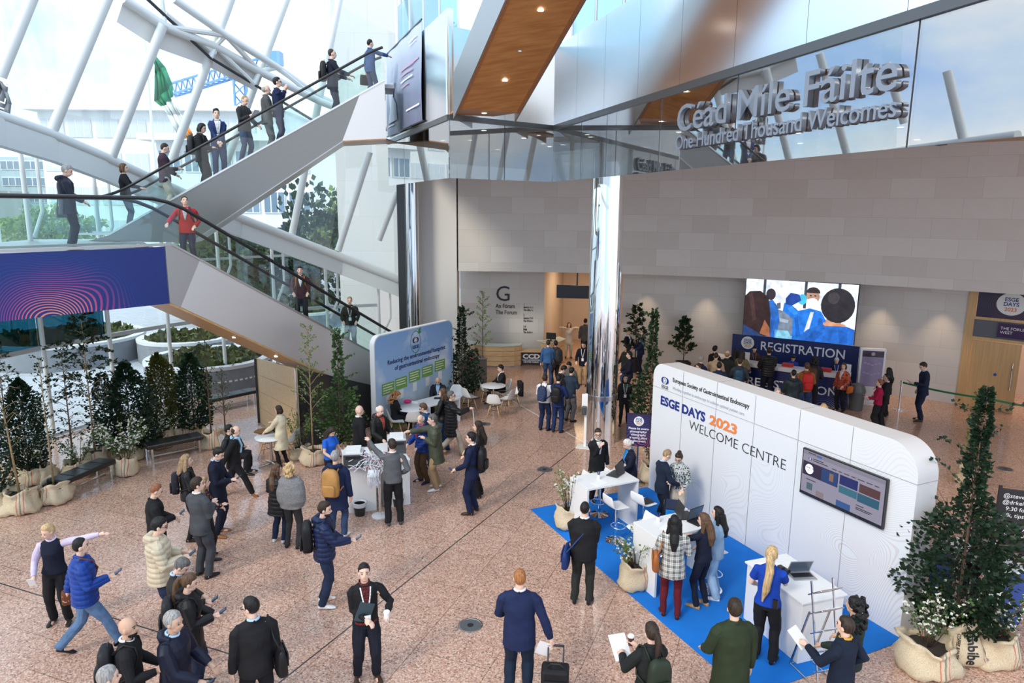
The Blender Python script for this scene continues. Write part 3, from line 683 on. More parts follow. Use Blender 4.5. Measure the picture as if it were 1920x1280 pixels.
# --- wood-clad box and dark glass wall under the lower escalator
bx = thing('wood_cladding', 'pale maple panel closing the space under the lower escalator', 'panel')
a, b = Vector((-7.57, 20.36, 0)), Vector((-5.62, 17.81, 0)); r, u, nn, l = frame_of(a, b)
za, zb2 = 1.98, 2.28
for k in range(4):
    MB().prism([a+u*(za*k/4+.004), b+u*(zb2*k/4+.004), b+u*(zb2*(k+1)/4-.004), a+u*(za*(k+1)/4-.004)], nn*-.05, nn*0).build('board', maple, bx)
MB().bar(a+nn*.02, a+u*za+nn*.02, .06, .06).build('edge_post', dark_gap, bx); MB().bar(b+nn*.0+u*.0, b+u*zb2, .04, .08).build('edge_post', steel, bx)
b = b+LDIR*.05; c_ = b+LDIR*5.2
dg = thing('glass_wall', 'dark tinted glass wall under the escalator, right of the maple panel', 'wall'); dg['kind'] = 'structure'
MB().prism([b, c_, c_+u*.3, b+u*(zb2)], LN*.06, LN*.09).build('dark_pane', mat('dark_pane', (.035, .035, .033), .08, spec=.7), dg)
MB().prism([b+LDIR*1.9+u*.5, b+LDIR*2.2+u*.5, b+LDIR*2.2+u*.62, b+LDIR*1.9+u*.62], LN*.04, LN*.06).build('notice', white_paint, dg)

# ================================================================== outside
pave = bpy.data.materials.new('plaza_paving'); pave.use_nodes = True; t = pave.node_tree; pb = t.nodes['Principled BSDF']
c = N(t, 'ShaderNodeTexCoord'); br = N(t, 'ShaderNodeTexBrick'); t.links.new(c.outputs['Object'], br.inputs['Vector'])
br.inputs['Color1'].default_value = (.46, .49, .54, 1); br.inputs['Color2'].default_value = (.53, .56, .60, 1); br.inputs['Mortar'].default_value = (.28, .30, .33, 1)
br.inputs['Scale'].default_value = 1; br.inputs['Mortar Size'].default_value = .012; br.inputs['Brick Width'].default_value = .5; br.inputs['Row Height'].default_value = .25
t.links.new(br.outputs['Color'], pb.inputs['Base Color']); pb.inputs['Roughness'].default_value = .8
mb = MB(); pl2 = [(x, y, -.04) for x, y in FP]+[(-4.3, 42, -.04), (-4.3, 160, -.04), (-160, 160, -.04), (-160, -40, -.04), (-15.2, -40, -.04)]
bm2 = bmesh.new(); vs = [bm2.verts.new(p) for p in pl2]; bm2.faces.new(vs); bmesh.ops.triangulate(bm2, faces=bm2.faces[:]); me = bpy.data.meshes.new('ground_outside'); bm2.to_mesh(me); bm2.free()
o = bpy.data.objects.new('ground_outside', me); COL.objects.link(o); me.materials.append(pave); struct(o)
concrete = mat('planter_concrete', (.22, .24, .27), .7, var=.1, vscale=3); rimm = mat('planter_rim', (.62, .64, .66), .6); soil = mat('soil', (.035, .026, .02), .95, bump=.4, bscale=30)
gleaf = mat('ground_cover', (.075, .080, .04), .85, var=.6, vscale=3.5, bump=.9, bscale=12)
for k, (px_, py_, rad, hgt) in enumerate(((352, 668, 1.9, .95), (396, 712, 2.2, .95), (130, 668, 3.0, 1.0), (578, 680-70, 1.5, .9), (700, 592, 1.2, .8))):
    q = G(px_, py_, 0); q.z = -.04
    v = thing('round_planter', ('far round concrete planter outside, behind the nearer one', 'near round concrete planter outside with a row of white dashes', 'largest round planter outside behind the left trees', 'round concrete planter outside seen below the escalator handrail', 'small round planter outside behind the youngest escalator rider')[k], 'planter', q, 0, 'round planters outside')
    MB().lathe([(rad, 0), (rad, hgt-.12), (rad-.3, hgt-.12), (rad-.3, .3)], 40).build('wall', concrete, v, smooth='auto')
    MB().lathe([(rad+.02, hgt-.12), (rad+.02, hgt), (rad-.3, hgt), (rad-.3, hgt-.12)], 40).build('rim', rimm, v, smooth='auto')
    mb = MB(); mb.lathe([(rad-.31, hgt-.22), (.0, hgt-.12)], 30, cap=False); mb.build('bed', gleaf, v)
    mb = MB(); rn = random.Random(k)
    for j in range(1500):
        a_ = rn.uniform(0, 2*PI); r_ = (rad-.36)*rn.random()**.5; pp = Vector((r_*math.cos(a_), r_*math.sin(a_), hgt-.16)); d_ = Vector((rn.uniform(-1, 1), rn.uniform(-1, 1), rn.uniform(.3, 1.4))).normalized()*rn.uniform(.12, .34)*(.6+.8*abs(math.sin(a_*2+r_*2))); s_ = d_.orthogonal()*.22
        mb.add([pp, pp+d_*.5+s_, pp+d_, pp+d_*.5-s_], [[0, 1, 2, 3]])
    mb.build('planting', mat('planter_green', (.10, .115, .035), .7, var=.5, vscale=3), v, fix=False)
    if k == 1:
        mb = MB()
        for j in range(16):
            a_ = R(-100+5*j); mb.box((rad*math.cos(a_)+.005*math.cos(a_), rad*math.sin(a_), .42), (.02, .1, .06), rz=a_)
        mb.build('white_dashes', white_paint, v)
# far buildings
bw = mat('render_white', (.80, .80, .79), .7); bg_ = mat('render_grey', (.55, .56, .57), .7); win = mat('far_window', (.20, .27, .33), .12, .3); brick = mat('far_concrete', (.45, .42, .38), .8, var=.15, vscale=1)
def building(label, x0, x1, y, z1, rows, colsn, m, depth=12, roof=True, z0=2.0, wm=win, wh=.55, rz=0.0):
    v = thing('office_building', label, 'building', ((x0+x1)/2, y, -.04), rz)
    W_ = x1-x0; MB().box((0, depth/2, z1/2), (W_, depth, z1)).build('walls', m, v)
    if roof: MB().box((0, depth/2-.6, z1+.2), (W_+1.6, depth+1.6, .5)).build('roof', bw, v)
    rh = (z1-z0)/rows; cw = W_/colsn; proto = None
    for i in range(rows):
        for j in range(colsn):
            pos = (-W_/2+cw*(j+.5), -.06, z0+rh*(i+.5))
            if proto is None:
                f = MB().box((0, 0, 0), (cw*.84, .12, rh*wh)).build('window', bw, v, loc=pos); f.location = pos
                g = MB()
                for a_ in (-1, 0, 1): g.box((a_*cw*.84/3, -.04, 0), (cw*.84/3-.12, .08, rh*wh-.16))
                g.build('pane', wm, f); proto = f
            else:
                f2 = proto.copy(); COL.objects.link(f2); f2.parent = v; f2.location = pos
                for ch in proto.children:
                    c2 = ch.copy(); COL.objects.link(c2); c2.parent = f2
    return v
building('white office block with three rows of windows behind the upper escalator', -28.5, -16.2, 58, 11.5, 3, 6, bw)
building('wide white building with a flat overhanging roof behind the flag', -52, -25, 80, 16.5, 4, 9, bw, wm=mat('overexposed_window', (.62, .66, .70), .15))  # overexposed daylight is put into the pale pane colour
building('grey concrete block under construction beside the stone tower', -20.5, -15.5, 100, 13, 5, 3, brick, 8, False)
building('bluish glazed office block far away behind the man on the landing', -80, -52, 95, 12.5, 5, 9, mat('far_blue', (.36, .48, .52), .5), 10, False)
building('low beige block at the far left beyond the landing', -82, -62, 84, 8.0, 3, 6, mat('far_beige', (.46, .46, .40), .8), 8, False)
tw = wall_strip('stone_tower', [(-7.6, 31), (-3.2, 31.4)], 0, 24, stone_mat('pale_stone', (.60, .60, .60), (.64, .64, .645), 1.5, 1.5, .006, .6, (.50, .50, .51)), 4); tag(tw, 'tall pale stone tower wall outside between escalator and white wall', 'tower')
# flag and pole
fp = thing('flagpole', 'slim white flagpole outside the glass front', 'flagpole', tuple(D(290, 300, 36).xy)+(-.04,))
zt = D(281, 62, 36).z; MB().tube([(0, 0, 0), (0, 0, zt)], [.09, .05], 10).build('pole', white_paint, fp); MB().ball((0, 0, zt), .12).build('finial', white_paint, fp)
MB().tube([(.1, -.1, 1), (.1, -.1, zt-.3)], .015, 6).build('halyard', white_paint, fp)
fx = [(289, 103), (306, 112), (322, 150), (340, 205), (360, 240)]; 
rowsL = [(288, 103), (290, 140), (292, 190), (305, 200), (316, 215), (332, 250), (344, 262)]
rowsR = [(290, 104), (308, 125), (324, 158), (326, 182), (343, 215), (356, 238), (362, 250)]
fg = thing('national_flag', 'green, white and orange tricolour flag hanging limp from the flagpole', 'flag')
fcol = [mat('flag_green', (.0, .23, .10), .6), mat('flag_white', (.82, .85, .83), .6), mat('flag_orange', (.95, .42, .12), .6)]
for k, (i0, i1) in enumerate(((0, 3), (3, 5), (5, 6))):
    mb = MB(); nn2 = 8
    L_ = [D(*rowsL[i], 36.0) for i in range(i0, i1+1)]; R_ = [D(*rowsR[i], 36.0) for i in range(i0, i1+1)]
    ring_ = []
    for a_, b_ in zip(L_, R_):
        ring_.append([a_+(b_-a_)*(j/nn2)+Vector((0, .14*math.sin(j*1.7+a_.z), 0)) for j in range(nn2+1)])
    for i in range(len(ring_)-1):
        for j in range(nn2): mb.quad(ring_[i][j], ring_[i][j+1], ring_[i+1][j+1], ring_[i+1][j])
    o = mb.build(('green_band', 'white_band', 'orange_band')[k], fcol[k], fg, smooth=True); o.modifiers.new('t', 'SOLIDIFY').thickness = .02
f2 = thing('grey_flag', 'dark grey flag partly cut by the left picture edge', 'flag')
mb = MB(); rr_ = [(-40, 120, 12, 158), (-40, 150, 18, 175), (-40, 185, 20, 195), (-40, 215, 14, 216)]
rg = [[D(a_+(c_-a_)*j/6, b_+(d_-b_)*j/6, 30)+Vector((0, .15*math.sin(j*2.1+b_), 0)) for j in range(7)] for a_, b_, c_, d_ in rr_]
for i in range(3):
    for j in range(6): mb.quad(rg[i][j], rg[i][j+1], rg[i+1][j+1], rg[i+1][j])
mb.build('cloth', mat('flag_grey', (.16, .18, .20), .6), f2, smooth=True).modifiers.new('t', 'SOLIDIFY').thickness = .02
text('O', .8, white_paint, f2, D(1, 160, 29.7), (.9, 0, -.2), (.2, 0, .9), ext=.002); text('TL', .55, white_paint, f2, D(6, 212, 29.7), (.3, 0, .9), (-.9, 0, .3), ext=.002)
MB().tube([Vector((D(-44, 100, 30).x, 30, 0)), Vector((D(-44, 100, 30).x, 30, D(-44, 90, 30).z))], .06, 8).build('pole', white_paint, f2)
# tower crane
cn = thing('tower_crane', 'blue lattice tower crane far behind the flag', 'crane'); cb = mat('crane_blue', (.13, .30, .58), .5)
def lattice(a, b, w_, n_, up):
    mb = MB(); a, b = Vector(a), Vector(b); d = (b-a)/n_; up = Vector(up); sd_ = d.normalized().cross(up)
    rails = [up*w_*.5+sd_*0, up*-w_*.5+sd_*w_*.5, up*-w_*.5-sd_*w_*.5]
    for q_ in rails: mb.bar(a+q_, b+q_, .24)
    for i in range(n_):
        for x_, y_ in ((0, 1), (1, 2), (2, 0)): mb.bar(a+d*i+rails[x_], a+d*(i+1)+rails[y_], .13)
    return mb
YC = 95
lattice(D(322, 168, YC), D(446, 130, YC), 1.5, 12, (0, 0, 1)).build('jib', cb, cn)
ms = D(456, 182, YC); lattice((ms.x, YC, -.04), (ms.x, YC, D(456, 135, YC).z), 1.6, 16, (0, 1, 0)).build('mast', cb, cn)
lattice(D(448, 132, YC), D(520, 108, YC), 1.3, 6, (0, 0, 1)).build('counter_jib', cb, cn)
MB().box(D(512, 110, YC), (2.2, 1.6, 1.6)).build('counterweight', cb, cn); MB().box(D(455, 126, YC), (1.6, 1.5, 1.8)).build('cab', white_paint, cn)
# ================================================================== people
import numpy as np
_tm = bpy.data.meshes.new('t'); TMP = bpy.data.objects.new('t', _tm); COL.objects.link(TMP)
_rm = TMP.modifiers.new('r', 'REMESH'); _rm.mode = 'VOXEL'; _sm = TMP.modifiers.new('s', 'SMOOTH'); _sm.factor = .5
def remesh(mb, vox, name, m, parent=None, it=2, puff=0.0, wrinkle=0.0, seed=0, post=None):
    me = mb.mesh('t'); b = bmesh.new(); b.from_mesh(me); bmesh.ops.recalc_face_normals(b, faces=b.faces); b.to_mesh(me); b.free()
    old = TMP.data; TMP.data = me; bpy.data.meshes.remove(old)
    _rm.voxel_size = vox; _sm.iterations = it
    dg_ = bpy.context.evaluated_depsgraph_get(); dg_.update()
    r = bpy.data.meshes.new_from_object(TMP.evaluated_get(dg_)); r.name = name
    r.materials.clear(); r.materials.append(m)
    n = len(r.vertices)
    if n and (puff or wrinkle or post):
        co = np.empty(n*3, 'f'); r.vertices.foreach_get('co', co); co = co.reshape(-1, 3)
        no = np.empty(n*3, 'f'); r.vertex_normals.foreach_get('vector', no); no = no.reshape(-1, 3)
        d = np.zeros(n, 'f')
        if puff: d += puff*(np.abs(np.sin(co[:, 2]*PI/.08+seed+co[:, 0]*.8))-.55)
        if wrinkle:
            x, y, z = co.T
            d += wrinkle*(np.sin(17*z+9*x+seed)*np.sin(11*x+13*y+2*seed)+.7*np.sin(31*z-14*x+3*seed)*np.sin(19*y+seed+8*z)+.5*np.sin(24*(x+y)+15*z))
        co = co+no*d[:, None]
        if post: co = post(co, no)
        r.vertices.foreach_set('co', np.ascontiguousarray(co, 'f').ravel())
    r.polygons.foreach_set('use_smooth', [True]*len(r.polygons)); r.update()
    o = bpy.data.objects.new(name, r); COL.objects.link(o)
    if parent: o.parent = parent
    return o
CL = {}
def cloth(col, kind='plain'):
    k = (col, kind)
    if k in CL: return CL[k]
    m = bpy.data.materials.new('cloth_'+kind); m.use_nodes = True; t = m.node_tree; b = t.nodes['Principled BSDF']
    b.inputs['Roughness'].default_value = {'leather': .38, 'puffer': .42, 'nylon': .5, 'skin': .5, 'hair': .45, 'shoe': .4, 'denim': .85}.get(kind, .85)
    b.inputs['Specular IOR Level'].default_value = .25
    c = N(t, 'ShaderNodeTexCoord'); ob = c.outputs['Object']; b.inputs['Base Color'].default_value = (*col, 1)
    if kind == 'plaid':
        s = N(t, 'ShaderNodeSeparateXYZ'); t.links.new(ob, s.inputs[0]); f = None
        for ax, fr in ((0, 11), (2, 11), (0, 33), (2, 33)):
            v = mth(t, 'LESS_THAN', mth(t, 'FRACT', mth(t, 'MULTIPLY', s.outputs[ax], fr)), .38 if fr < 20 else .3)
            v = mth(t, 'MULTIPLY', v, .35 if fr < 20 else .25); f = v if f is None else mth(t, 'ADD', f, v)
        t.links.new(mixc(t, mth(t, 'MINIMUM', f, 1.0), (.62, .62, .58), (.02, .02, .022)), b.inputs['Base Color'])
    elif kind in ('floral', 'redfloral', 'print'):
        v = N(t, 'ShaderNodeTexVoronoi'); v.inputs['Scale'].default_value = 26 if kind != 'redfloral' else 18; t.links.new(ob, v.inputs['Vector'])
        f = mth(t, 'LESS_THAN', v.outputs['Distance'], .34 if kind != 'print' else .42)
        alt = {'floral': (.55, .12, .12), 'redfloral': (.06, .05, .12), 'print': (.05, .06, .07)}[kind]
        hs = N(t, 'ShaderNodeHueSaturation'); hs.inputs['Color'].default_value = (*alt, 1); sc_ = N(t, 'ShaderNodeSeparateColor'); t.links.new(v.outputs['Color'], sc_.inputs[0])
        t.links.new(mth(t, 'ADD', .45, mth(t, 'MULTIPLY', sc_.outputs[0], .1)), hs.inputs['Hue']); t.links.new(mth(t, 'ADD', .4, sc_.outputs[1]), hs.inputs['Value'])
        t.links.new(mixc(t, f, col, hs.outputs['Color']), b.inputs['Base Color'])
    else:
        n = N(t, 'ShaderNodeTexNoise'); n.inputs['Scale'].default_value = {'hair': 9, 'denim': 7, 'knit': 60}.get(kind, 5); n.inputs['Detail'].default_value = 5
        if kind == 'hair':
            mp = N(t, 'ShaderNodeMapping'); mp.inputs['Scale'].default_value = (6, 6, .6); t.links.new(ob, mp.inputs['Vector']); t.links.new(mp.outputs['Vector'], n.inputs['Vector'])
        else: t.links.new(ob, n.inputs['Vector'])
        va = {'skin': .07, 'hair': .45, 'denim': .3, 'knit': .3, 'shoe': .05}.get(kind, .16)
        q = ramp(t, [(.3, tuple(v*(1-va) for v in col)), (.7, tuple(min(1, v*(1+va)) for v in col))]); t.links.new(n.outputs['Fac'], q.inputs['Fac']); t.links.new(q.outputs['Color'], b.inputs['Base Color'])
        if kind != 'skin':
            bp = N(t, 'ShaderNodeBump'); bp.inputs['Strength'].default_value = .35 if kind != 'hair' else .6; bp.inputs['Distance'].default_value = .015; t.links.new(n.outputs['Fac'], bp.inputs['Height']); t.links.new(bp.outputs['Normal'], b.inputs['Normal'])
    CL[k] = m
    return m
V = Vector
def ik(a, c, l1, l2, pole):
    d = c-a; L_ = d.length; mx = (l1+l2)*.995
    if L_ > mx: c = a+d*(mx/L_); d = c-a; L_ = mx
    x = (l1*l1-l2*l2+L_*L_)/(2*L_); hh_ = math.sqrt(max(0, l1*l1-x*x)); dn = d/L_
    p = V(pole); p = (p-dn*p.dot(dn)); p = p.normalized() if p.length > 1e-5 else dn.orthogonal()
    return a+dn*x+p*hh_, c
ARM = {'down': (.27, .03, .80), 'phone': (.11, .30, 1.14), 'low': (.20, .28, 1.00), 'pocket': (.21, .06, .90), 'cup': (.20, .30, 1.16), 'rail': (.26, .40, 1.12), 'railside': (.40, .20, 1.08), 'reach': (.12, .56, 1.34), 'up': (.22, .42, 1.70),
       'point': (.80, .22, 1.46), 'clasp': (.03, .24, .92), 'chin': (.05, .19, 1.45), 'table': (.16, .38, 1.02), 'behind': (.12, -.17, .98), 'strap': (.13, .15, 1.28), 'swingf': (.22, .28, .92), 'swingb': (.26, -.22, .86),
       'hip': (.20, .08, 1.02), 'face': (.06, .17, 1.50), 'bag': (.30, .02, .74), 'chest': (.06, .24, 1.22), 'lap': (.12, .32, .98), 'case': (.36, -.10, .82), 'out': (.5, .25, 1.05), 'up2': (-.05, .48, 1.50)}
SK = {'p': (.72, .47, .36), 'l': (.80, .56, .45), 'm': (.58, .36, .25), 't': (.46, .27, .18), 'd': (.20, .11, .07)}
HC = {'black': (.012, .011, .011), 'dark': (.035, .022, .015), 'brown': (.10, .055, .03), 'auburn': (.16, .07, .035), 'ginger': (.34, .14, .05), 'blond': (.52, .36, .18), 'dblond': (.30, .20, .11), 'grey': (.30, .29, .28), 'dgrey': (.12, .115, .11), 'white': (.66, .64, .60), 'redbr': (.24, .095, .045)}
FACES = []
def person(label, head, feet=None, h=None, face=0, top=('jacket', (.02, .02, .025)), bot=('trousers', (.02, .02, .025)), shoes=(.02, .02, .02), hair=('short', 'dark'),
           arms=('down', 'down'), look=(0, 0), lean=0, pose='stand', skin='p', f=False, fat=1.0, stride=0.3, shirt=None, tie=None, lan=None, collar=None, specs=False, beard=None, scarf=None, hood=None, z=0.0, base=None, group=None, boots=False, hem=None, skirt=None, belt=None):
    sex_h = 1.66 if f else 1.77
    if base is None:
        if h is None:
            h = sex_h
            if feet is not None:
                p = G(head[0], feet, z); d = ray(*head); k = p.xy.length/d.xy.length; h = min(max(CAMZ+k*d.z-z, sex_h-.10), sex_h+.10)
        sit_drop = .44*h/1.75 if pose == 'sit' else 0
        lr_h = R(lean); base = G(head[0], head[1], z+h*1.005-sit_drop-(.03 if pose == 'walk' else 0)-.80*h/1.75*(1-math.cos(lr_h)))-V((math.sin(R(face)), math.cos(R(face)), 0))*(.76*h/1.75*math.sin(lr_h)); base.z = z
    h = h or sex_h; s = h/1.75
    dist = (base-CAM).length; vox = max(.0075, .00058*dist)
    root = thing('person', label, 'person', base, R(-face), group)
    rnd = random.Random(label); seed = rnd.random()*6
    sit = pose == 'sit'; dz = -.44 if sit else (-.03 if pose == 'walk' else 0)
    lr = R(lean)
    sh = (.168 if f else .188)*(1+(fat-1)*.5)
    def U(p):   # upper body: lean about the hips, then drop
        p = V(p); q = p-V((0, 0, .93)); q.rotate(Matrix.Rotation(-lr, 3, 'X')) if lr else None
        return (q+V((0, 0, .93+dz)))*s
    HY, HP = R(look[0]), R(look[1])
    HM = Matrix.Rotation(-HY, 3, 'Z') @ Matrix.Rotation(-HP, 3, 'X')
    def Hd(p):
        q = V(p)-V((0, 0, 1.53)); q = HM @ q
        return U(q+V((0, .012, 1.53)))
    def hball(mb, c, r):
        o = MB().ball((0, 0, 0), r, 14, 10); R3 = Matrix.Rotation(-lr, 3, 'X') @ HM if lr else HM
        mb.add([R3 @ V(v)*s+Hd(c) for v in o.v], o.f)
    def rings(prof, fy=0.0, k=1.0):
        out = []
        for z_, a, b, *yo in prof:
            yo = yo[0] if yo else 0
            out.append([U((a*math.cos(2*PI*i/20)*1.0, yo+b*math.sin(2*PI*i/20), z_)) for i in range(20)])
        return out
    # joints
    hipx = .088
    legs = []
    for sg in (-1, 1):
        if sit:
            hp = V((sg*hipx, 0, .52))*s; an = V((sg*.11, .42+.05*sg*(stride-.3), .10))*s; kn, an = ik(hp, an, .43*s, .42*s, (sg*.08, .6, 1))
        else:
            if pose == 'walk': ft = V((sg*.075, sg*stride, .10 if sg > 0 else .16))
            else: ft = V((sg*(.11+.02*rnd.random()), (rnd.random()-.5)*.12-.02, .095))
            hp = V((sg*hipx, 0, .90+dz))*s; an = ft*s; kn, an = ik(hp, an, .425*s, .405*s, (sg*.05, 1, 0))
        legs.append((hp, kn, an))
    ar = []
    for sg, nm in ((-1, arms[0]), (1, arms[1])):
        tx, ty, tz = ARM[nm] if isinstance(nm, str) else nm
        sp = U((sg*sh*.97, -.005, 1.395)); wr = V((sg*tx, ty, tz+dz))*s
        if nm == 'down': wr = wr+V((0, .03*rnd.random(), .02*rnd.random()))
        pole = (sg*.55, -.9, -.35) if tz > 1.0 else (sg*.5, -1, 0)
        if nm in ('up', 'point', 'up2'): pole = (sg*.5, -.1, -1)
        el, wr = ik(sp, wr, .285*s, .265*s, pole); ar.append((sp, el, wr, sg))
    # ---------------- continuous body
    b = MB(); w_ = .125 if f else .142; hp_ = .17 if f else .16
    b.loft(rings([(.86, hp_*.8, .10), (.95, hp_, .118), (1.06, w_*1.02, .10), (1.16, w_, .098), (1.28, .15*sh/.18, .112), (1.37, sh*.93, .105), (1.435, sh*.85, .08), (1.475, .075, .058)]))
    b.tube([U((0, -.005, 1.42)), U((0, .0, 1.50)), Hd((0, .005, 1.58))], [.062*s, .053*s, .055*s], 10)
    hball(b, (0, .005, 1.648), (.074, .094, .108)); hball(b, (0, .035, 1.572), (.054, .06, .052)); hball(b, (0, .104, 1.615), (.014, .02, .022)); hball(b, (0, .06, 1.60), (.05, .045, .05))
    for sg in (-1, 1): hball(b, (sg*.076, -.002, 1.622), (.011, .02, .03))
    for hp, kn, an in legs:
        b.tube([hp, hp.lerp(kn, .5), kn, kn.lerp(an, .3), an], [.085*s, .072*s, .053*s, .054*s, .036*s], 10)
        b.tube([an-V((0, .04, .05))*s, an+V((0, .10, -.065))*s, an+V((0, .15, -.07))*s], [.035*s, .032*s, .02*s], 8)
    hands = []
    for sp, el, wr, sg in ar:
        b.tube([U((sg*sh*.6, 0, 1.40)), sp.lerp(el, .5), el, el.lerp(wr, .35), wr], [.055*s, .046*s, .039*s, .040*s, .026*s], 10)
        d = (wr-el).normalized(); side = d.cross(V((0, 0, 1))); side = side.normalized() if side.length > .2 else V((0, 1, 0)); side = side*sg*-1
        up_ = side.cross(d)*(-sg)
        if abs(d.z) > .8: side = V((0, 1, 0))-d*d.y; side.normalize(); up_ = V((sg, 0, 0))
        pc = wr+d*.045*s
        b.tube([wr-d*.01*s, wr+d*.03*s, wr+d*.085*s], [.024*s, .034*s, .033*s], 8)
        curl = -up_*.02*s
        for i in range(4):
            o_ = side*((i-1.5)*.0205*s); l_ = (.070, .080, .076, .058)[i]*s; k0 = wr+d*.082*s+o_
            b.tube([k0-d*.02*s, k0+d*l_*.45+curl*.35, k0+d*l_*.8+curl*1.3, k0+d*l_*.92+curl*2.3], [max(.0098*s, vox*.62)]*3+[max(.008*s, vox*.55)], 6)
        b.tube([wr+d*.015*s+side*-.02*s, wr+d*.045*s+side*-.048*s+curl*.3, wr+d*.085*s+side*-.055*s+curl*.8], [max(.012*s, vox*.65)]*3, 6)
        hands.append((wr+d*.10*s, d, side, up_))
    sk = cloth(SK[skin] if isinstance(skin, str) else skin, 'skin')
    remesh(b, vox*.9, 'body', sk, root, 1)
    # ---------------- clothing, upper
    kind, col, *pat = top; pat = pat[0] if pat else {'puffer': 'puffer', 'coat': 'wool', 'suit': 'wool', 'parka': 'nylon', 'leather': 'leather'}.get(kind, 'plain')
    tm = cloth(col, pat)
    hz = hem if hem is not None else {'suit': .80, 'jacket': .84, 'coat': .55, 'parka': .66, 'puffer': .82, 'sweater': .88, 'tee': .90, 'shirt': .90, 'leather': .86, 'trench': .52, 'poncho': .86, 'dress': .60, 'vest': .92, 'cardigan': .78}[kind]
    g = {'suit': .022, 'jacket': .028, 'coat': .034, 'parka': .042, 'puffer': .05, 'sweater': .018, 'tee': .014, 'shirt': .013, 'leather': .024, 'trench': .032, 'poncho': .05, 'dress': .012, 'vest': .018, 'cardigan': .02}[kind]
    fw = (fat-1)*.13
    cm_ = MB(); pr = []
    lowz = hz if not sit else max(hz, .82)
    if lowz < .78:
        fl_ = (.80-lowz)*.12
        pr += [(lowz, hp_+g+fl_+.012+fw*.6, .125+g+fl_+fw*.6), (.72, hp_+g+.018+fw*.7, .128+g+fw)]
    else: pr += [(lowz, hp_+g+.006+fw*.8, .122+g+fw)]
    pr += [(.95, hp_+g+fw, .118+g+fw*1.1, fw*.3), (1.06, w_+g+.012+fw*1.1, .106+g+fw*1.25, fw*.4), (1.16, w_+g+.010+fw, .104+g+fw*1.1, fw*.3), (1.28, .15*sh/.18+g+fw*.6, .118+g+fw*.5), (1.37, sh*.93+g*.8, .108+g), (1.435, sh*.87+g*.5, .083+g*.7), (1.475, .085+g*.3, .068+g*.3), (1.495, .068, .06)]
    if f: pr = [(a, b_, c_+(.016 if 1.2 < a < 1.34 else 0), *(y_ or [.012 if 1.2 < a < 1.34 else 0])) for a, b_, c_, *y_ in pr]
    cm_.loft(rings(pr))
    sl_ = {'tee': .45, 'vest': 0}.get(kind, 1.0)
    if kind == 'poncho':
        cm_.loft(rings([(.84, .20, .16), (1.0, .30, .19), (1.2, .29, .19), (1.38, .235, .15), (1.47, .10, .08)]))
    for sp, el, wr, sg in ar:
        if sl_ == 0: continue
        ge = g*.62
        if sl_ < 1: cm_.tube([U((sg*sh*.5, 0, 1.405)), sp, sp.lerp(el, .62)], [.045*s, (.060+ge)*s, (.058+ge)*s], 10)
        else: cm_.tube([U((sg*sh*.5, 0, 1.405)), U((sg*sh*.82, 0, 1.405)), sp.lerp(el, .12), sp.lerp(el, .5), el, el.lerp(wr, .5), wr-(wr-el).normalized()*.005], [(.045+ge*.5)*s, (.056+ge*.6)*s, (.056+ge)*s, (.052+ge)*s, (.047+ge)*s, (.042+ge)*s, (.034+ge*.8)*s], 10)
    if hood or kind == 'parka':
        cm_.tube([U((-.10, .03, 1.475)), U((-.11, -.06, 1.485)), U((0, -.125, 1.46)), U((.11, -.06, 1.485)), U((.10, .03, 1.475))], [.03*s, .048*s, .062*s, .048*s, .03*s], 8)
    elif kind in ('suit', 'coat', 'jacket', 'trench', 'puffer', 'leather', 'cardigan'):
        cm_.tube([U((-.06, .065, 1.46)), U((-.078, 0, 1.492)), U((0, -.07, 1.50)), U((.078, 0, 1.492)), U((.06, .065, 1.46))], [.015*s, .02*s, .022*s, .02*s, .015*s], 8)
    nm_ = {'suit': 'suit_jacket', 'parka': 'parka', 'coat': 'coat', 'puffer': 'padded_jacket', 'sweater': 'sweater', 'tee': 'tee_shirt', 'shirt': 'shirt', 'leather': 'leather_jacket', 'trench': 'trench_coat', 'poncho': 'poncho', 'dress': 'dress', 'vest': 'waistcoat', 'cardigan': 'cardigan'}.get(kind, 'jacket')
    to = remesh(cm_, vox, nm_, tm, root, 2, puff=.012 if kind == 'puffer' else 0, wrinkle=.0045 if kind not in ('puffer', 'tee', 'vest') else .002, seed=seed)
    if kind == 'vest':   # shirt sleeves under the waistcoat
        sm2 = MB(); sm2.loft(rings([(.95, hp_, .12), (1.1, w_+.008, .106), (1.28, .15*sh/.18+.01, .12), (1.37, sh*.95+.012, .112), (1.435, sh*.88, .09), (1.48, .07, .06)]))
        for sp, el, wr, sg in ar: sm2.tube([U((sg*sh*.5, 0, 1.405)), sp, sp.lerp(el, .5), el, wr], [.05*s, .062*s, .064*s, .056*s, .04*s], 10)
        remesh(sm2, vox, 'shirt', cloth(shirt or (.6, .5, .7)), root, 2, wrinkle=.004, seed=seed)
    # ---------------- lower
    bk, bc = bot[0], bot[1]; bp_ = 'denim' if bk == 'jeans' else 'plain'
    lw_ = {'skinny': .010, 'jeans': .018, 'trousers': .022, 'wide': .036}.get(bk, .02)
    lm_ = MB(); lm_.loft(rings([(.84, hp_*.85, .105), (.93, hp_+.008+fw*.6, .122+fw*.6), (1.02, w_+.016+fw*.8, .108+fw*.8, fw*.3)]))
    for hp, kn, an in legs:
        ed = (an-kn).normalized(); e_ = an+ed*(.035 if not boots else -.06)*s
        lm_.tube([hp+(hp-kn)*.06, hp.lerp(kn, .5), kn, kn.lerp(e_, .5), e_], [(.087+lw_*.5)*s*(1+fw), (.076+lw_)*s, (.056+lw_)*s, (.050+lw_)*s, (.042+lw_)*s], 10)
    if bk == 'skirt': lm_.loft(rings([(.48, .20, .17), (.75, .19, .15), (.95, .17, .13)]))
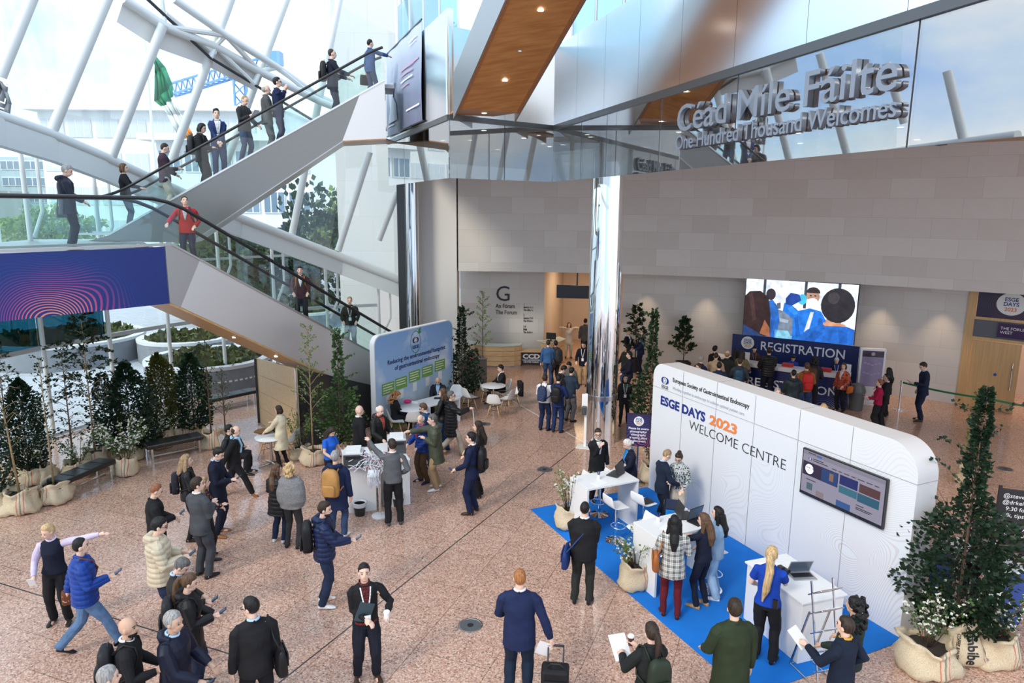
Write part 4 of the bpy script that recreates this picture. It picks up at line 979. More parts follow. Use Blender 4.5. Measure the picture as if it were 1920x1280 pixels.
    remesh(lm_, vox, 'trousers' if bk != 'skirt' else 'skirt', cloth(bc, bp_), root, 2, wrinkle=.005, seed=seed+1)
    for (hp, kn, an), sg in zip(legs, (-1, 1)):
        sm_ = MB(); fl2 = an.z-.095*s; yaw = sg*.18; pit = .0
        def F(x, y, z_):
            q = V((x, y, z_)); 
            if fl2 > .03 and pose == 'walk': q.rotate(Matrix.Rotation(R(-28), 3, 'X'))
            q.rotate(Matrix.Rotation(-yaw, 3, 'Z')); return an+(q+V((0, 0, -.09)))*s
        prof = [(-.075, .028, .055), (-.05, .038, .075), (.02, .040, .075), (.09, .048, .055), (.15, .046, .042), (.19, .030, .030), (.205, .012, .02)]
        sm_.loft([[F(x_*math.cos(2*PI*i/12), y_, max(0, hh_*.5+hh_*.62*math.sin(2*PI*i/12))) for i in range(12)] for y_, x_, hh_ in prof])
        if boots: sm_.tube([an+V((0, 0, .16))*s, an-V((0, 0, .05))*s], [.055*s, .046*s], 10); sm_.box(F(0, -.06, -.02), (.04, .04, .06))
        o = sm_.build('shoe', cloth(shoes, 'shoe'), root, smooth=True)
        o.modifiers.new('ss', 'SUBSURF').levels = 1
    # ---------------- hair
    hs, hc = hair; hm = cloth(HC[hc] if isinstance(hc, str) else hc, 'hair'); hb = MB()
    if hs != 'bald':
        if hs == 'balding': hball(hb, (0, -.030, 1.632), (.083, .082, .078))
        elif hs == 'crop': hball(hb, (0, -.014, 1.662), (.079, .090, .104)); hball(hb, (0, .0, 1.700), (.066, .074, .060))
        else: hball(hb, (0, -.018, 1.662), (.085, .098, .108)); hball(hb, (0, .002, 1.708), (.074, .079, .064))
        if hs == 'tall': hball(hb, (0, .03, 1.738), (.06, .055, .045)); hball(hb, (.02, -.02, 1.735), (.06, .06, .04))
        if hs in ('bob', 'long', 'wavy'):
            for sg in (-1, 1): hb.tube([Hd((sg*.07, .01, 1.70)), Hd((sg*.085, -.01, 1.62)), Hd((sg*.086, .005, 1.53))], [.03*s, .032*s, .028*s], 8)
            hball(hb, (0, -.055, 1.59), (.088, .06, .09))
        if hs in ('long', 'wavy'):
            hb.tube([Hd((0, -.06, 1.62)), Hd((0, -.09, 1.48)), U((0, -.135, 1.36)), U((0, -.14, 1.22))], [.075*s, .08*s, .075*s, .04*s], 10)
            for sg in (-1, 1): hb.tube([Hd((sg*.08, -.02, 1.58)), U((sg*.10, -.02, 1.45)), U((sg*.10, -.03, 1.34))], [.034*s, .036*s, .018*s], 8)
        if hs == 'pony': hb.tube([Hd((0, -.09, 1.70)), Hd((0, -.135, 1.68)), Hd((0, -.155, 1.58)), U((0, -.165, 1.40)), U((.01, -.16, 1.22))], [.03*s, .036*s, .042*s, .04*s, .015*s], 8)
        if hs == 'longpony': hb.tube([Hd((0, -.09, 1.70)), Hd((0, -.14, 1.66)), U((.02, -.175, 1.45)), U((-.01, -.18, 1.20)), U((-.05, -.17, 1.00))], [.035*s, .048*s, .058*s, .052*s, .015*s], 8)
        if hs == 'bun': hball(hb, (0, -.075, 1.735), (.05, .048, .045))
        if hs == 'lowbun': hball(hb, (0, -.12, 1.61), (.048, .04, .045))
        if hs in ('curly', 'bigcurly'):
            n_, lo, rr_ = (46, 1.50, .105) if hs == 'curly' else (90, 1.34, .135)
            for i in range(n_):
                a_ = rnd.uniform(PI*.98, PI*2.02) if rnd.random() < .75 else rnd.uniform(0, 2*PI); zz = rnd.uniform(lo, 1.74)
                if math.sin(a_) > .2 and zz < 1.69: continue
                k_ = rr_*(1 if zz < 1.66 else .8); hball(hb, (k_*math.cos(a_)*.95, -.02+k_*math.sin(a_), zz), (.026, .026, .03))
        remesh(hb, vox*.9, 'hair', hm, root, 1, wrinkle=.004 if hs in ('curly', 'bigcurly', 'wavy', 'long') else .0025, seed=seed*2)
    if beard: 
        bb = MB(); hball(bb, (0, .040, 1.560), (.056, .063, .046)); remesh(bb, vox*.8, 'beard', cloth(HC[beard], 'hair'), root, 1)
    # ---------------- face
    toward = math.degrees(math.atan2(-base.x, base.y))  # direction to the camera, as a facing of 180
    rel = (face+look[0]-180+math.degrees(math.atan2(base.x, base.y))*-1+540) % 360-180
    if abs(rel) < 115 and dist < 27:
        dk_ = mat('eye_dark', (.03, .022, .018), .2); br_ = cloth(HC[hc] if isinstance(hc, str) and hc not in ('white',) else (.2, .17, .15), 'hair')
        R3 = (Matrix.Rotation(-lr, 3, 'X') @ HM) if lr else HM
        for sg in (-1, 1):
            e = MB(); e.ball((0, 0, 0), (.0125*s, .008*s, .0085*s), 8, 6, R3); e.v = [tuple(V(v)+Hd((sg*.031, .086, 1.640))) for v in e.v]; e.build('eye', dk_, root, smooth=True)
        e = MB()
        for sg in (-1, 1): e.tube([Hd((sg*.018, .094, 1.661)), Hd((sg*.036, .088, 1.665)), Hd((sg*.052, .072, 1.659))], .0045*s, 6)
        e.build('eyebrows', br_, root)
        MB().tube([Hd((-.024, .090, 1.577)), Hd((0, .098, 1.576)), Hd((.024, .090, 1.577))], [.003*s, .006*s, .003*s], 6).build('lips', mat('lips', (.45, .20, .17), .4), root, smooth=True)
    if specs:
        e = MB()
        for sg in (-1, 1):
            cs = [Hd((sg*.032+.021*math.cos(2*PI*i/10), .104, 1.638+.017*math.sin(2*PI*i/10))) for i in range(11)]; e.tube(cs, .0035*s, 6)
            e.tube([Hd((sg*.054, .100, 1.643)), Hd((sg*.080, .0, 1.64))], .0035*s, 6)
        e.tube([Hd((-.011, .106, 1.64)), Hd((.011, .106, 1.64))], .0035*s, 6); e.build('spectacles', black_rubber, root)
    # ---------------- things laid on the chest
    bvh = None
    def onto(x, z_, off=.006, back=False):
        nonlocal bvh
        if bvh is None: bvh = BVHTree.FromPolygons([v.co.copy() for v in to.data.vertices], [tuple(p.vertices) for p in to.data.polygons])
        p = U((x, 0, z_)); sg_ = -1 if back else 1
        hit = bvh.ray_cast(p+V((0, sg_*.8, 0)), V((0, -sg_, 0)))
        q = hit[0] if hit[0] is not None else p+V((0, sg_*.13*s, 0))
        return q+V((0, sg_*off, 0))
    def patch(name, fn, nu, nv, m, off=.006):
        pm = MB()
        P = [[onto(*fn(i/nu, j/nv), off) for i in range(nu+1)] for j in range(nv+1)]
        for j in range(nv):
            for i in range(nu): pm.quad(P[j][i], P[j][i+1], P[j+1][i+1], P[j+1][i])
        o = pm.build(name, m, root, smooth=True); o.modifiers.new('t', 'SOLIDIFY').thickness = .006; return o
    facing = abs(rel) < 125
    if shirt and kind != 'vest' and facing:
        patch('shirt_front', lambda u, v: ((u-.5)*2*(.012+.055*v), 1.17+.29*v), 6, 8, cloth(shirt), .005)
    if shirt or collar:
        ring_ = [U((.064*math.cos(a_), -.004+.066*math.sin(a_), 1.497+(.012 if math.sin(a_) < 0 else -.022*math.sin(a_)))) for a_ in [2*PI*i/14 for i in range(15)]]
        cm2 = MB(); cm2.tube(ring_, .016*s, 8, cap=False); cm2.build('collar', cloth(collar or shirt), root, smooth=True)
    if tie and facing: patch('tie', lambda u, v: ((u-.5)*(.052-.03*v), 1.10+.35*v), 2, 8, cloth(tie), .012)
    if lan and facing:
        for sg in (-1, 1):
            patch('lanyard', lambda u, v, sg=sg: (sg*(.008+.062*v**.8)+(u-.5)*.018, 1.13+.33*v), 1, 8, cloth(lan), .014)
        q = onto(0, 1.06, .02); MB().box(q, (.085*s, .006, .11*s)).build('name_badge', mat('badge_card', (.82, .85, .88), .4), root)
    if scarf:
        sc2 = MB(); sc2.tube([U((.085*math.cos(a_), .01+.085*math.sin(a_), 1.475+.012*math.sin(3*a_))) for a_ in [2*PI*i/16 for i in range(17)]], .036*s, 8, cap=False)
        sc2.tube([U((.05, .09, 1.46)), onto(.06, 1.30, .02), onto(.06, 1.12, .02)], [.035*s, .03*s, .028*s], 8)
        remesh(sc2, vox, 'scarf', cloth(scarf), root, 2, wrinkle=.005, seed=seed)
    if belt: patch('apron_trim', lambda u, v: ((u-.5)*.3, .93+.03*v), 6, 1, cloth(belt), .01)
    M = Matrix.Translation(base) @ Matrix.Rotation(R(-face), 4, 'Z')
    return dict(root=root, U=U, s=s, hands=hands, M=M, base=base, rz=R(-face), onto=onto, label=label, sh=sh, ar=ar, Hd=Hd, dz=dz)
def held(P, name, label, cat, group=None): return thing(name, label, cat, P['base'], P['rz'], group)
def backpack(P, label, col, size=1.0, kind='nylon', tilt=0, flora=None):
    U, s = P['U'], P['s']; r = held(P, 'backpack', label, 'backpack'); m = cloth(col, flora or kind)
    y0 = P['onto'](0, 1.22, 0, True).y/s-.005
    def B(x, y, z_): return U((x*size, 0, 1.22+z_*size))+V((0, (y0-y*size)*s, 0))
    mb = MB(); mb.loft([[B(a*math.copysign(abs(math.cos(t_))**.6, math.cos(t_)), .085+.085*math.copysign(abs(math.sin(t_))**.6, math.sin(t_))*k_, z_) for t_ in [2*PI*i/16 for i in range(16)]] for z_, a, k_ in ((-.25, .10, .7), (-.235, .14, .95), (-.1, .155, 1.0), (.1, .15, .95), (.19, .125, .8), (.235, .07, .5))])
    o = mb.build('bag_body', m, r, smooth=True)
    mb = MB(); mb.loft([[B(a*math.copysign(abs(math.cos(t_))**.6, math.cos(t_)), .185+.022*math.copysign(abs(math.sin(t_))**.6, math.sin(t_)), z_) for t_ in [2*PI*i/14 for i in range(14)]] for z_, a in ((-.22, .08), (-.2, .115), (-.06, .12), (-.02, .09))]); mb.build('front_pocket', m, r, smooth=True)
    for sg in (-1, 1):
        pts = [B(sg*.09, .0, .17), U((sg*.10, -.02, 1.485)), U((sg*.115, .07, 1.445))+V((0, .02, 0))*s, P['onto'](sg*.125, 1.34, .012), P['onto'](sg*.135, 1.22, .012), U((sg*.185, .0, 1.12)), B(sg*.13, .0, -.17)]
        MB().tube(pts, [.016*s]*7, 6).build('strap', cloth(tuple(v*.7 for v in col), 'nylon'), r, smooth=True)
    MB().tube([B(-.03, .05, .22), B(-.02, .05, .265), B(.02, .05, .265), B(.03, .05, .22)], .008, 6).build('grab_handle', black_rubber, r)
    return r
def shoulder_bag(P, label, col, side=1, w_=.32, h_=.24, d_=.11, zc=.88, y=-.04, strap=True, cross=False, kind='leather', name='shoulder_bag', flap=True, xo=.27):
    U, s = P['U'], P['s']; r = held(P, name, label, 'bag'); m = cloth(col, kind)
    c = U((side*xo, y, zc))
    mb = MB(); mb.loft([[c+V((d_*.5*k_*math.copysign(abs(math.cos(t_))**.5, math.cos(t_)), w_*.5*q_*math.copysign(abs(math.sin(t_))**.5, math.sin(t_)), z_*h_))*s for t_ in [2*PI*i/16 for i in range(16)]] for z_, k_, q_ in ((-.5, .7, .9), (-.42, 1, 1), (.2, .9, .98), (.42, .6, .92), (.5, .25, .85))])
    mb.build('bag_body', m, r, smooth=True)
    if flap: MB().box(c+V((side*d_*.47, 0, h_*.12))*s, (.02*s, w_*.8*s, h_*.5*s)).build('flap', m, r, bevel=.006)
    if strap:
        a = -side if cross else side
        sp = U((a*.10, -.0, 1.50)); pts = [c+V((0, w_*.42, h_*.4))*s]
        if cross: pts += [P['onto'](side*.10, 1.12, .012), P['onto'](0, 1.28, .012), P['onto'](a*.07, 1.42, .012), sp, U((0, -.15, 1.28)), U((side*.17, -.15, 1.05))]
        else: pts += [U((a*.20, .10, 1.22)), U((a*.17, .03, 1.475)), U((a*.20, -.12, 1.24))]
        pts.append(c+V((0, -w_*.42, h_*.4))*s); MB().tube(pts, .012*s, 6).build('strap', m, r, smooth=True)
    return r
def hold_phone(P, label, hand=1, col=(.02, .02, .025), screen=True):
    hp, d, side, up_ = P['hands'][hand]; r = held(P, 'smartphone', label, 'phone'); s = P['s']
    tilt = Matrix.Rotation(R(35), 3, 'X'); c = hp+V((0, .02, .02))*s
    MB().box(c, (.075*s, .15*s, .011), M=tilt).build('case', mat('phone_case', col, .3), r, bevel=.003)
    if screen: MB().box(c+tilt @ V((0, 0, .0068)), (.066*s, .135*s, .002), M=tilt).build('screen', mat('phone_screen', (.05, .09, .16), .1, emit=.2), r)
    return r
def hold_cup(P, label, hand=1, col=(.85, .85, .84), lid=(.85, .85, .84)):
    hp, *_ = P['hands'][hand]; r = held(P, 'paper_cup', label, 'cup'); c = hp+V((0, .012, -.02))
    MB().lathe([(.030, -.04), (.041, .075)], 16, c).build('cup', mat('cup', col, .5), r, smooth='auto'); MB().lathe([(.043, .072), (.043, .082), (.036, .092)], 16, c).build('lid', mat('cup', lid, .5), r, smooth='auto')
def hold_paper(P, label, hand=1, w_=.21, h_=.29, tilt=30, name='paper_sheet', col=(.86, .87, .88), roll=0):
    hp, *_ = P['hands'][hand]; M = Matrix.Rotation(R(roll), 3, 'Z') @ Matrix.Rotation(R(tilt), 3, 'X')
    o = MB().box((0, 0, 0), (w_, h_, .004), M=M).build(name, mat('paper', col, .6)); o.location = P['M'] @ (hp+V((0, .05, .01))); o.rotation_euler.z = P['rz']; tag(o, label, 'paper'); return o
# ---------------------------------------------------------------- the people, one by one
BK = (.012, .012, .014); CHAR = (.03, .031, .034); NV = (.012, .02, .06); DN = (.008, .011, .026); GR = (.075, .08, .085); WH = (.80, .80, .79); JN = (.03, .055, .12); DJ = (.016, .026, .06); TAN = (.38, .26, .14); BRN = (.10, .045, .02); SKY = (.42, .60, .82); NVS = (.018, .035, .11)
def ride_up(x, y):
    p0_ = UO+UN*.72; q = Wp(x, y, p0_.xy, (p0_+UDIR).xy); s = (q-p0_).dot(UDIR); zf_ = ustep(s) if s < 6.8 else 9.73
    return V((q.x, q.y, zf_)), min(max(q.z-zf_, 1.55), 1.92)
def ride_down(x, y):
    p0_ = LO+LN*.68; q = Wp(x, y, p0_.xy, (p0_+LDIR).xy); s = (q-p0_).dot(LDIR); i = math.floor((s-.3)/.35); zf_ = lz(.3+.35*i)-.28
    return V((q.x, q.y, zf_)), min(max(q.z-zf_, 1.6), 1.9)
def up(x, y, label, **k):
    b_, h_ = ride_up(x, y); return person(label, (x, y), base=b_, h=h_, z=b_.z, **k)
def down(x, y, label, **k):
    b_, h_ = ride_down(x, y); return person(label, (x, y), base=b_, h=h_, z=b_.z, **k)
# upper escalator and landing
b_ = G(118, 307, 5.46+1.77); b_.z = 5.46
P = person('grey-haired man in a navy coat with a pink stripe standing alone on the landing', (118, 307), base=b_, h=1.76, z=5.46, face=55, top=('parka', DN), bot=('trousers', BK), hair=('short', 'grey'), arms=('down', 'low'), look=(10, 25), hem=.74)
shoulder_bag(P, 'black shoulder bag on the man alone on the landing', BK, -1, zc=.78, kind='nylon')
up(230, 307, 'short-haired woman in black on the lowest escalator step, hand on the rail', f=True, face=70, top=('sweater', BK), bot=('trousers', BK), hair=('bob', 'brown'), arms=('rail', 'rail'))
up(303, 258, 'man in a plum jacket and pale beige trousers on the upper escalator', face=60, top=('suit', (.045, .022, .04)), bot=('trousers', (.50, .46, .40)), hair=('crop', 'dark'), arms=('low', 'phone'), look=(0, 20))
P = up(374, 231, 'woman with a dark bob in a black coat on the upper escalator', f=True, face=85, top=('coat', BK), hem=.78, bot=('wide', BK), hair=('bob', 'black'), arms=('strap', 'phone'), look=(0, 20))
backpack(P, 'black backpack worn by the woman with the dark bob', CHAR)
up(405, 205, 'young man in a blue suit facing out from the upper escalator, hands clasped', face=150, top=('suit', NVS), bot=('trousers', NVS), hair=('tall', 'black'), arms=('clasp', 'clasp'), shirt=WH, lan=(.8, .8, .8))
P = up(455, 179, 'balding man in a dark jacket and jeans reading papers on the upper escalator', face=110, top=('jacket', CHAR), bot=('jeans', JN), hair=('crop', 'dblond'), arms=('low', 'chest'), look=(0, 25))
hold_paper(P, 'white papers held by the man in jeans on the escalator', 1, .2, .26, 50)
up(497, 154, 'bald man in a grey suit seen from behind on the upper escalator', face=70, top=('suit', GR), bot=('trousers', GR), hair=('balding', 'grey'), arms=('down', 'phone'))
up(518, 140, 'man with glasses in a navy suit, hand raised to his chin', face=75, top=('suit', NV), bot=('trousers', NV), hair=('short', 'black'), arms=('chin', 'chin'), specs=True, shirt=WH)
P = up(621, 88, 'man in a navy suit holding the rail near the escalator top', face=70, top=('suit', DN), bot=('trousers', DN), hair=('crop', 'dark'), arms=('rail', 'rail'))
backpack(P, 'black backpack on the man near the escalator top', BK)
P = up(693, 74, 'man in a bright blue suit stepping off the escalator top', face=50, top=('suit', (.03, .07, .20)), bot=('jeans', JN), hair=('crop', 'black'), arms=('bag', 'reach'))
shoulder_bag(P, 'black briefcase in the hand of the man in the bright blue suit', BK, -1, .40, .30, .10, .62, 0, False, name='briefcase', xo=.30)
# lower escalator
P = down(348, 394, 'man in a red jacket leaning on the rail at the top of the lower escalator', face=165, top=('jacket', (.42, .022, .025)), bot=('jeans', DJ), hair=('short', 'dark'), arms=('hip', 'railside'), look=(-20, -15), shirt=(.5, .52, .55))
backpack(P, 'dark grey backpack on the man in the red jacket', CHAR)
P = down(563, 523, 'man in a maroon jacket riding down with papers in his hand', face=165, top=('suit', (.07, .015, .018)), bot=('trousers', BK), hair=('short', 'black'), arms=('low', 'low'), shirt=WH)
backpack(P, 'yellow backpack on the man in the maroon jacket', (.50, .30, .03))
down(656, 573, 'youngest fair-haired escalator rider in a black jacket and pale trousers', face=170, top=('jacket', (.02, .025, .02)), bot=('trousers', (.45, .48, .52)), hair=('short', 'dblond'), arms=('low', 'low'), lan=WH)
# left foreground
P = person('woman in a black waistcoat and lilac shirt pointing to the right', (92, 980), 1172, f=True, face=165, top=('vest', DN), shirt=(.58, .50, .68), bot=('trousers', BK), hair=('short', 'blond'), arms=((.92, .02, 1.52), 'low'), look=(35, 15))
hold_paper(P, 'folded white leaflet in the hand of the pointing woman', 1, .10, .22, 60, 'leaflet')
P = person('man in a bright blue padded jacket and jeans striding past the pointing woman', (147, 1008), 1232, face=60, pose='walk', stride=.36, top=('puffer', (.008, .045, .26)), bot=('jeans', (.10, .18, .32)), shoes=(.02, .02, .03), hair=('crop', 'black'), arms=('swingb', 'phone'))
shoulder_bag(P, 'brown leather bag slung on the man in the blue padded jacket', (.16, .05, .02), -1, .26, .22, .09, .80, -.17, True, True)
hold_phone(P, 'phone in the hand of the man in the blue padded jacket')
P = person('red-haired man in a long black coat looking at his phone', (285, 907), 1085, face=60, top=('coat', BK), bot=('trousers', BK), hair=('crop', 'redbr'), arms=('low', 'phone'), look=(5, 25), hem=.62)
hold_phone(P, 'phone held by the red-haired man')
P = person('man in a cream quilted jacket looking at his phone', (291, 970), 1195, face=65, top=('puffer', (.58, .50, .36)), bot=('jeans', DJ), hair=('short', 'black'), arms=('phone', 'phone'), specs=True, look=(5, 15), shoes=BK, hood=True)
hold_phone(P, 'phone with a blue screen held by the man in the cream jacket')
person('young man in a grey suit seen from behind, head turned right', (368, 895), 1082, face=25, top=('suit', (.065, .07, .08)), bot=('trousers', (.05, .055, .065)), hair=('short', 'dark'), arms=('phone', 'chest'), look=(40, 0), collar=WH)
P = person('woman with ombre blond hair in a black leather jacket', (347, 852), 1012, f=True, face=65, top=('leather', BK), bot=('skinny', BK), hair=('long', 'dblond'), arms=('low', 'low'))
backpack(P, 'small black backpack with red flowers on the ombre-haired woman', (.02, .02, .025), .85, flora='redfloral')
person('woman in a dark red-flowered dress half hidden behind the grey suit', (380, 893), h=1.60, f=True, face=60, top=('dress', (.02, .016, .018), 'floral'), hem=.45, bot=('skinny', BK), hair=('long', 'dblond'), arms=('low', 'phone'))
P = person('dark-haired man in a navy jacket and tan shoes reading his phone', (402, 837), 1003, face=85, top=('jacket', DN), hem=.72, bot=('trousers', DN), shoes=(.28, .12, .04), hair=('short', 'black'), arms=('low', 'phone'), look=(5, 30), collar=SKY)
hold_phone(P, 'phone held by the man in the navy jacket and tan shoes')
P = person('balding man with a pale blue scarf striding right with a backpack', (441, 798), 934, face=80, pose='walk', stride=.38, top=('coat', BK), hem=.76, bot=('trousers', BK), shoes=(.26, .11, .04), hair=('balding', 'dark'), arms=('chest', 'swingb'), scarf=(.30, .50, .66), lean=6)
backpack(P, 'black backpack on the striding man with the blue scarf', BK)
P = person('grey-templed man in a dark tweed jacket bent over his phone', (328, 1043), h=1.70, face=75, top=('jacket', (.028, .025, .023)), bot=('trousers', BK), hair=('short', 'dgrey'), arms=('low', (.12, .36, 1.08)), look=(10, 40), collar=SKY)
hold_phone(P, 'large phone held by the man in the tweed jacket')
P = person('woman with a brown ponytail in a black hooded jacket using a phone', (348, 1076), f=True, h=1.70, face=70, top=('parka', BK), bot=('jeans', DJ), hair=('pony', 'brown'), arms=('low', 'phone'), look=(5, 15))
hold_phone(P, 'small phone held by the woman with the brown ponytail')
backpack(P, 'black backpack with a tan handle on the woman with the brown ponytail', BK)
P = person('bald bearded man in black with a white shirt at the bottom left', (234, 1158), h=1.78, face=70, top=('suit', BK), bot=('trousers', BK), hair=('bald', 'black'), beard='black', arms=('low', 'cup'), look=(10, 0), skin='m', collar=WH)
hold_cup(P, 'white takeaway cup held by the bald bearded man'); backpack(P, 'black backpack worn by the bald bearded man', BK)
P = person('man with tousled grey hair in a navy parka holding a phone at the bottom', (320, 1146), h=1.82, face=95, top=('parka', DN), bot=('jeans', DJ), hair=('short', 'grey'), arms=('low', (.14, .34, 1.02)), look=(5, 5), skin='m', collar=SKY)
hold_phone(P, 'phone held by the man with tousled grey hair')
person('grey-haired person cut by the bottom edge, only the head top in view', (198, 1250), h=1.74, face=60, top=('coat', NV), bot=('trousers', BK), hair=('short', 'grey'), arms=('down', 'down'))
P = person('man with glasses in a black suit seen from behind at the bottom', (472, 1121), h=1.78, face=330, top=('suit', BK), bot=('trousers', BK), hair=('short', 'black'), arms=('down', 'down'), look=(-45, 10), specs=True, collar=SKY, fat=1.15)
shoulder_bag(P, 'black leather shoulder bag on the man with glasses in the black suit', BK, 1, .40, .34, .14, .92)
P = person('man in a black knit with a white lanyard and coffee cup gazing up', (682, 1057), 1272, face=160, top=('sweater', BK), hem=.90, bot=('trousers', (.010, .012, .022)), shoes=(.055, .03, .02), hair=('short', 'black'), arms=((.26, .30, 1.17), (.02, .22, 1.06)), look=(5, -8), lan=WH, belt=(.16, .02, .02), shirt=(.10, .02, .02))
hold_cup(P, 'white paper cup held by the man with the white lanyard', 0)
hp = P['hands'][1][0]; tb = MB().box((0, 0, 0), (.20, .02, .27), M=Matrix.Rotation(R(-20), 3, 'Y')).build('tablet_case', mat('tablet_teal', (.03, .055, .07), .5)); tb.location = P['M'] @ (P['onto'](.03, 1.13, .03)); tb.rotation_euler.z = P['rz']; tag(tb, 'dark teal tablet case tucked under the arm of the lanyard man', 'tablet')
P = person('brown-haired woman in a black padded coat and striped jeans', (517, 871), 1012, f=True, face=20, top=('puffer', BK), hem=.66, bot=('jeans', DJ), shoes=WH, hair=('long', 'brown'), arms=('low', 'low'), look=(30, 5))
person('woman with curly blond hair wrapped in a grey poncho', (543, 867), 1025, f=True, face=10, top=('poncho', (.20, .20, .205), 'knit'), bot=('skinny', CHAR), hair=('curly', 'blond'), arms=('chest', 'chest'), shoes=BK, fat=1.1)
P = person('bearded man in a navy quilted jacket with jeans and white trainers', (604, 940), 1133, face=75, top=('puffer', (.012, .022, .07)), bot=('jeans', DJ), shoes=WH, hair=('short', 'dark'), arms=('low', (.12, .40, 1.12)), look=(10, 10), hood=True, beard='dark')
backpack(P, 'black backpack with red zips on the bearded man in navy', BK); hold_phone(P, 'phone held out by the bearded man in navy')
P = person('grey-haired man in a long navy coat seen from behind', (628, 845), 1006, face=10, top=('coat', NV), hem=.62, bot=('jeans', JN), shoes=WH, hair=('short', 'grey'), arms=('down', 'down'), hood=True, fat=1.1)
backpack(P, 'tan canvas backpack on the man in the long navy coat', (.42, .22, .07), 1.1)
P = person('man in a grey sweater and black trousers reaching up for a lanyard', (735, 823), 980, face=345, top=('sweater', (.10, .105, .115)), bot=('trousers', BK), shoes=(.05, .06, .07), hair=('short', 'dark'), arms=((.42, .45, 1.62), 'hip'), look=(-15, 0), collar=WH)
person('dark-haired woman in a royal blue tee sorting lanyards behind the counter', (617, 798), 905, f=True, face=120, top=('tee', (.02, .13, .62)), bot=('trousers', BK), hair=('long', 'dark'), arms=('low', 'low'), look=(0, 35))
person('bald man in a black coat standing behind the printer', (672, 760), h=1.80, face=60, top=('coat', BK), bot=('trousers', BK), hair=('bald', 'grey'), arms=('down', 'down'), collar=WH)
P = person('bald pale man in a black hooded parka behind the lanyard heap', (709, 758), h=1.78, face=120, top=('parka', (.014, .016, .014)), bot=('trousers', BK), hair=('balding', 'white'), arms=('low', 'low'), look=(0, 20), skin='l', shirt=(.5, .1, .08))
person('woman with long curly ginger hair seated at the round table', (740, 733), f=True, h=1.66, face=75, pose='sit', top=('suit', BK), bot=('trousers', BK), hair=('bigcurly', 'ginger'), arms=('table', 'table'), look=(5, 30))
person('bespectacled man in a blue jacket behind the olive parka', (798, 755), h=1.68, face=280, top=('jacket', (.02, .06, .16)), bot=('jeans', JN), hair=('short', 'brown'), arms=('low', 'low'), specs=True, look=(0, 25), shirt=SKY)
person('old bald man in a blue padded jacket and red top behind the olive parka', (791, 776), h=1.67, face=230, top=('puffer', (.01, .04, .22)), bot=('trousers', (.10, .06, .03)), shoes=NV, hair=('balding', 'white'), arms=('low', 'low'), look=(-20, 15), shirt=(.5, .05, .06))
P = person('man in an olive parka and khaki trousers reaching left over the counter', (812, 776), h=1.80, face=262, top=('parka', (.065, .075, .05)), bot=('trousers', TAN), shoes=WH, hair=('short', 'dgrey'), arms=('chest', (.10, .60, 1.34)), look=(-8, 5), lean=4)
person('long-haired woman in black just behind the man in the long padded coat', (831, 728), 845, f=True, face=285, top=('leather', BK), bot=('jeans', (.02, .08, .20)), hair=('long', 'brown'), arms=('low', 'low'))
P = person('grey-haired man in a long black padded coat carrying a white lanyard', (845, 733), 855, face=80, pose='walk', stride=.28, top=('puffer', BK), hem=.58, bot=('trousers', (.48, .42, .33)), shoes=(.30, .18, .07), hair=('short', 'dgrey'), arms=('down', (.20, .45, 1.32)), specs=True, look=(8, 0), hood=True)
hp = P['hands'][1][0]; hl = held(P, 'loose_lanyard', 'white lanyard dangling from the hand of the man in the long padded coat', 'lanyard')
MB().tube([hp, hp+V((.03, .03, -.2)), hp+V((.0, .05, -.42)), hp+V((-.03, .03, -.2)), hp+V((0, .01, 0))], .010, 6).build('ribbon', cloth(WH), hl); MB().box(hp+V((0, .05, -.47)), (.09, .01, .11)).build('card', bpy.data.materials['badge_card'], hl)
P = person('man in a navy suit with a backpack standing on the joint line', (885, 810), 960, face=285, top=('suit', (.010, .016, .05)), bot=('trousers', (.010, .016, .05)), shoes=(.05, .025, .015), hair=('short', 'black'), arms=('low', 'down'), collar=WH, look=(-5, 5))
backpack(P, 'black backpack with brown straps on the man at the joint line', BK, .95); hold_phone(P, 'phone in the left hand of the man at the joint line', 0)
person('long-haired woman in a black leather coat behind the man at the joint line', (897, 789), 935, f=True, face=275, top=('leather', BK), hem=.62, bot=('trousers', BK), hair=('long', 'dark'), arms=('low', 'low'))
person('bald man in a dark suit seated behind the white rectangular table', (822, 703), h=1.76, face=185, pose='sit', top=('suit', (.014, .018, .03)), bot=('trousers', BK), hair=('bald', 'black'), arms=('table', 'table'), look=(0, 40), shirt=SKY, skin='m')
person('dark-haired man in a black suit seated at the round white table', (941, 683), h=1.74, face=262, pose='sit', top=('suit', (.014, .015, .018)), bot=('trousers', BK), hair=('short', 'black'), arms=('table', 'table'), shirt=WH, look=(0, 15), collar=WH)
person('woman in a cream trench coat standing at a small table by the maple panel', (524, 760), 873, f=True, face=285, top=('trench', (.68, .60, .42)), bot=('skinny', BK), shoes=BK, hair=('bob', 'dark'), arms=('table', 'chest'), look=(-5, 10))
person('woman in black seated with crossed legs and heeled boots behind the striding man', (428, 796), f=True, h=1.66, face=85, pose='sit', top=('jacket', BK), bot=('wide', BK), shoes=BK, hair=('short', 'black'), arms=('lap', 'lap'), boots=True)
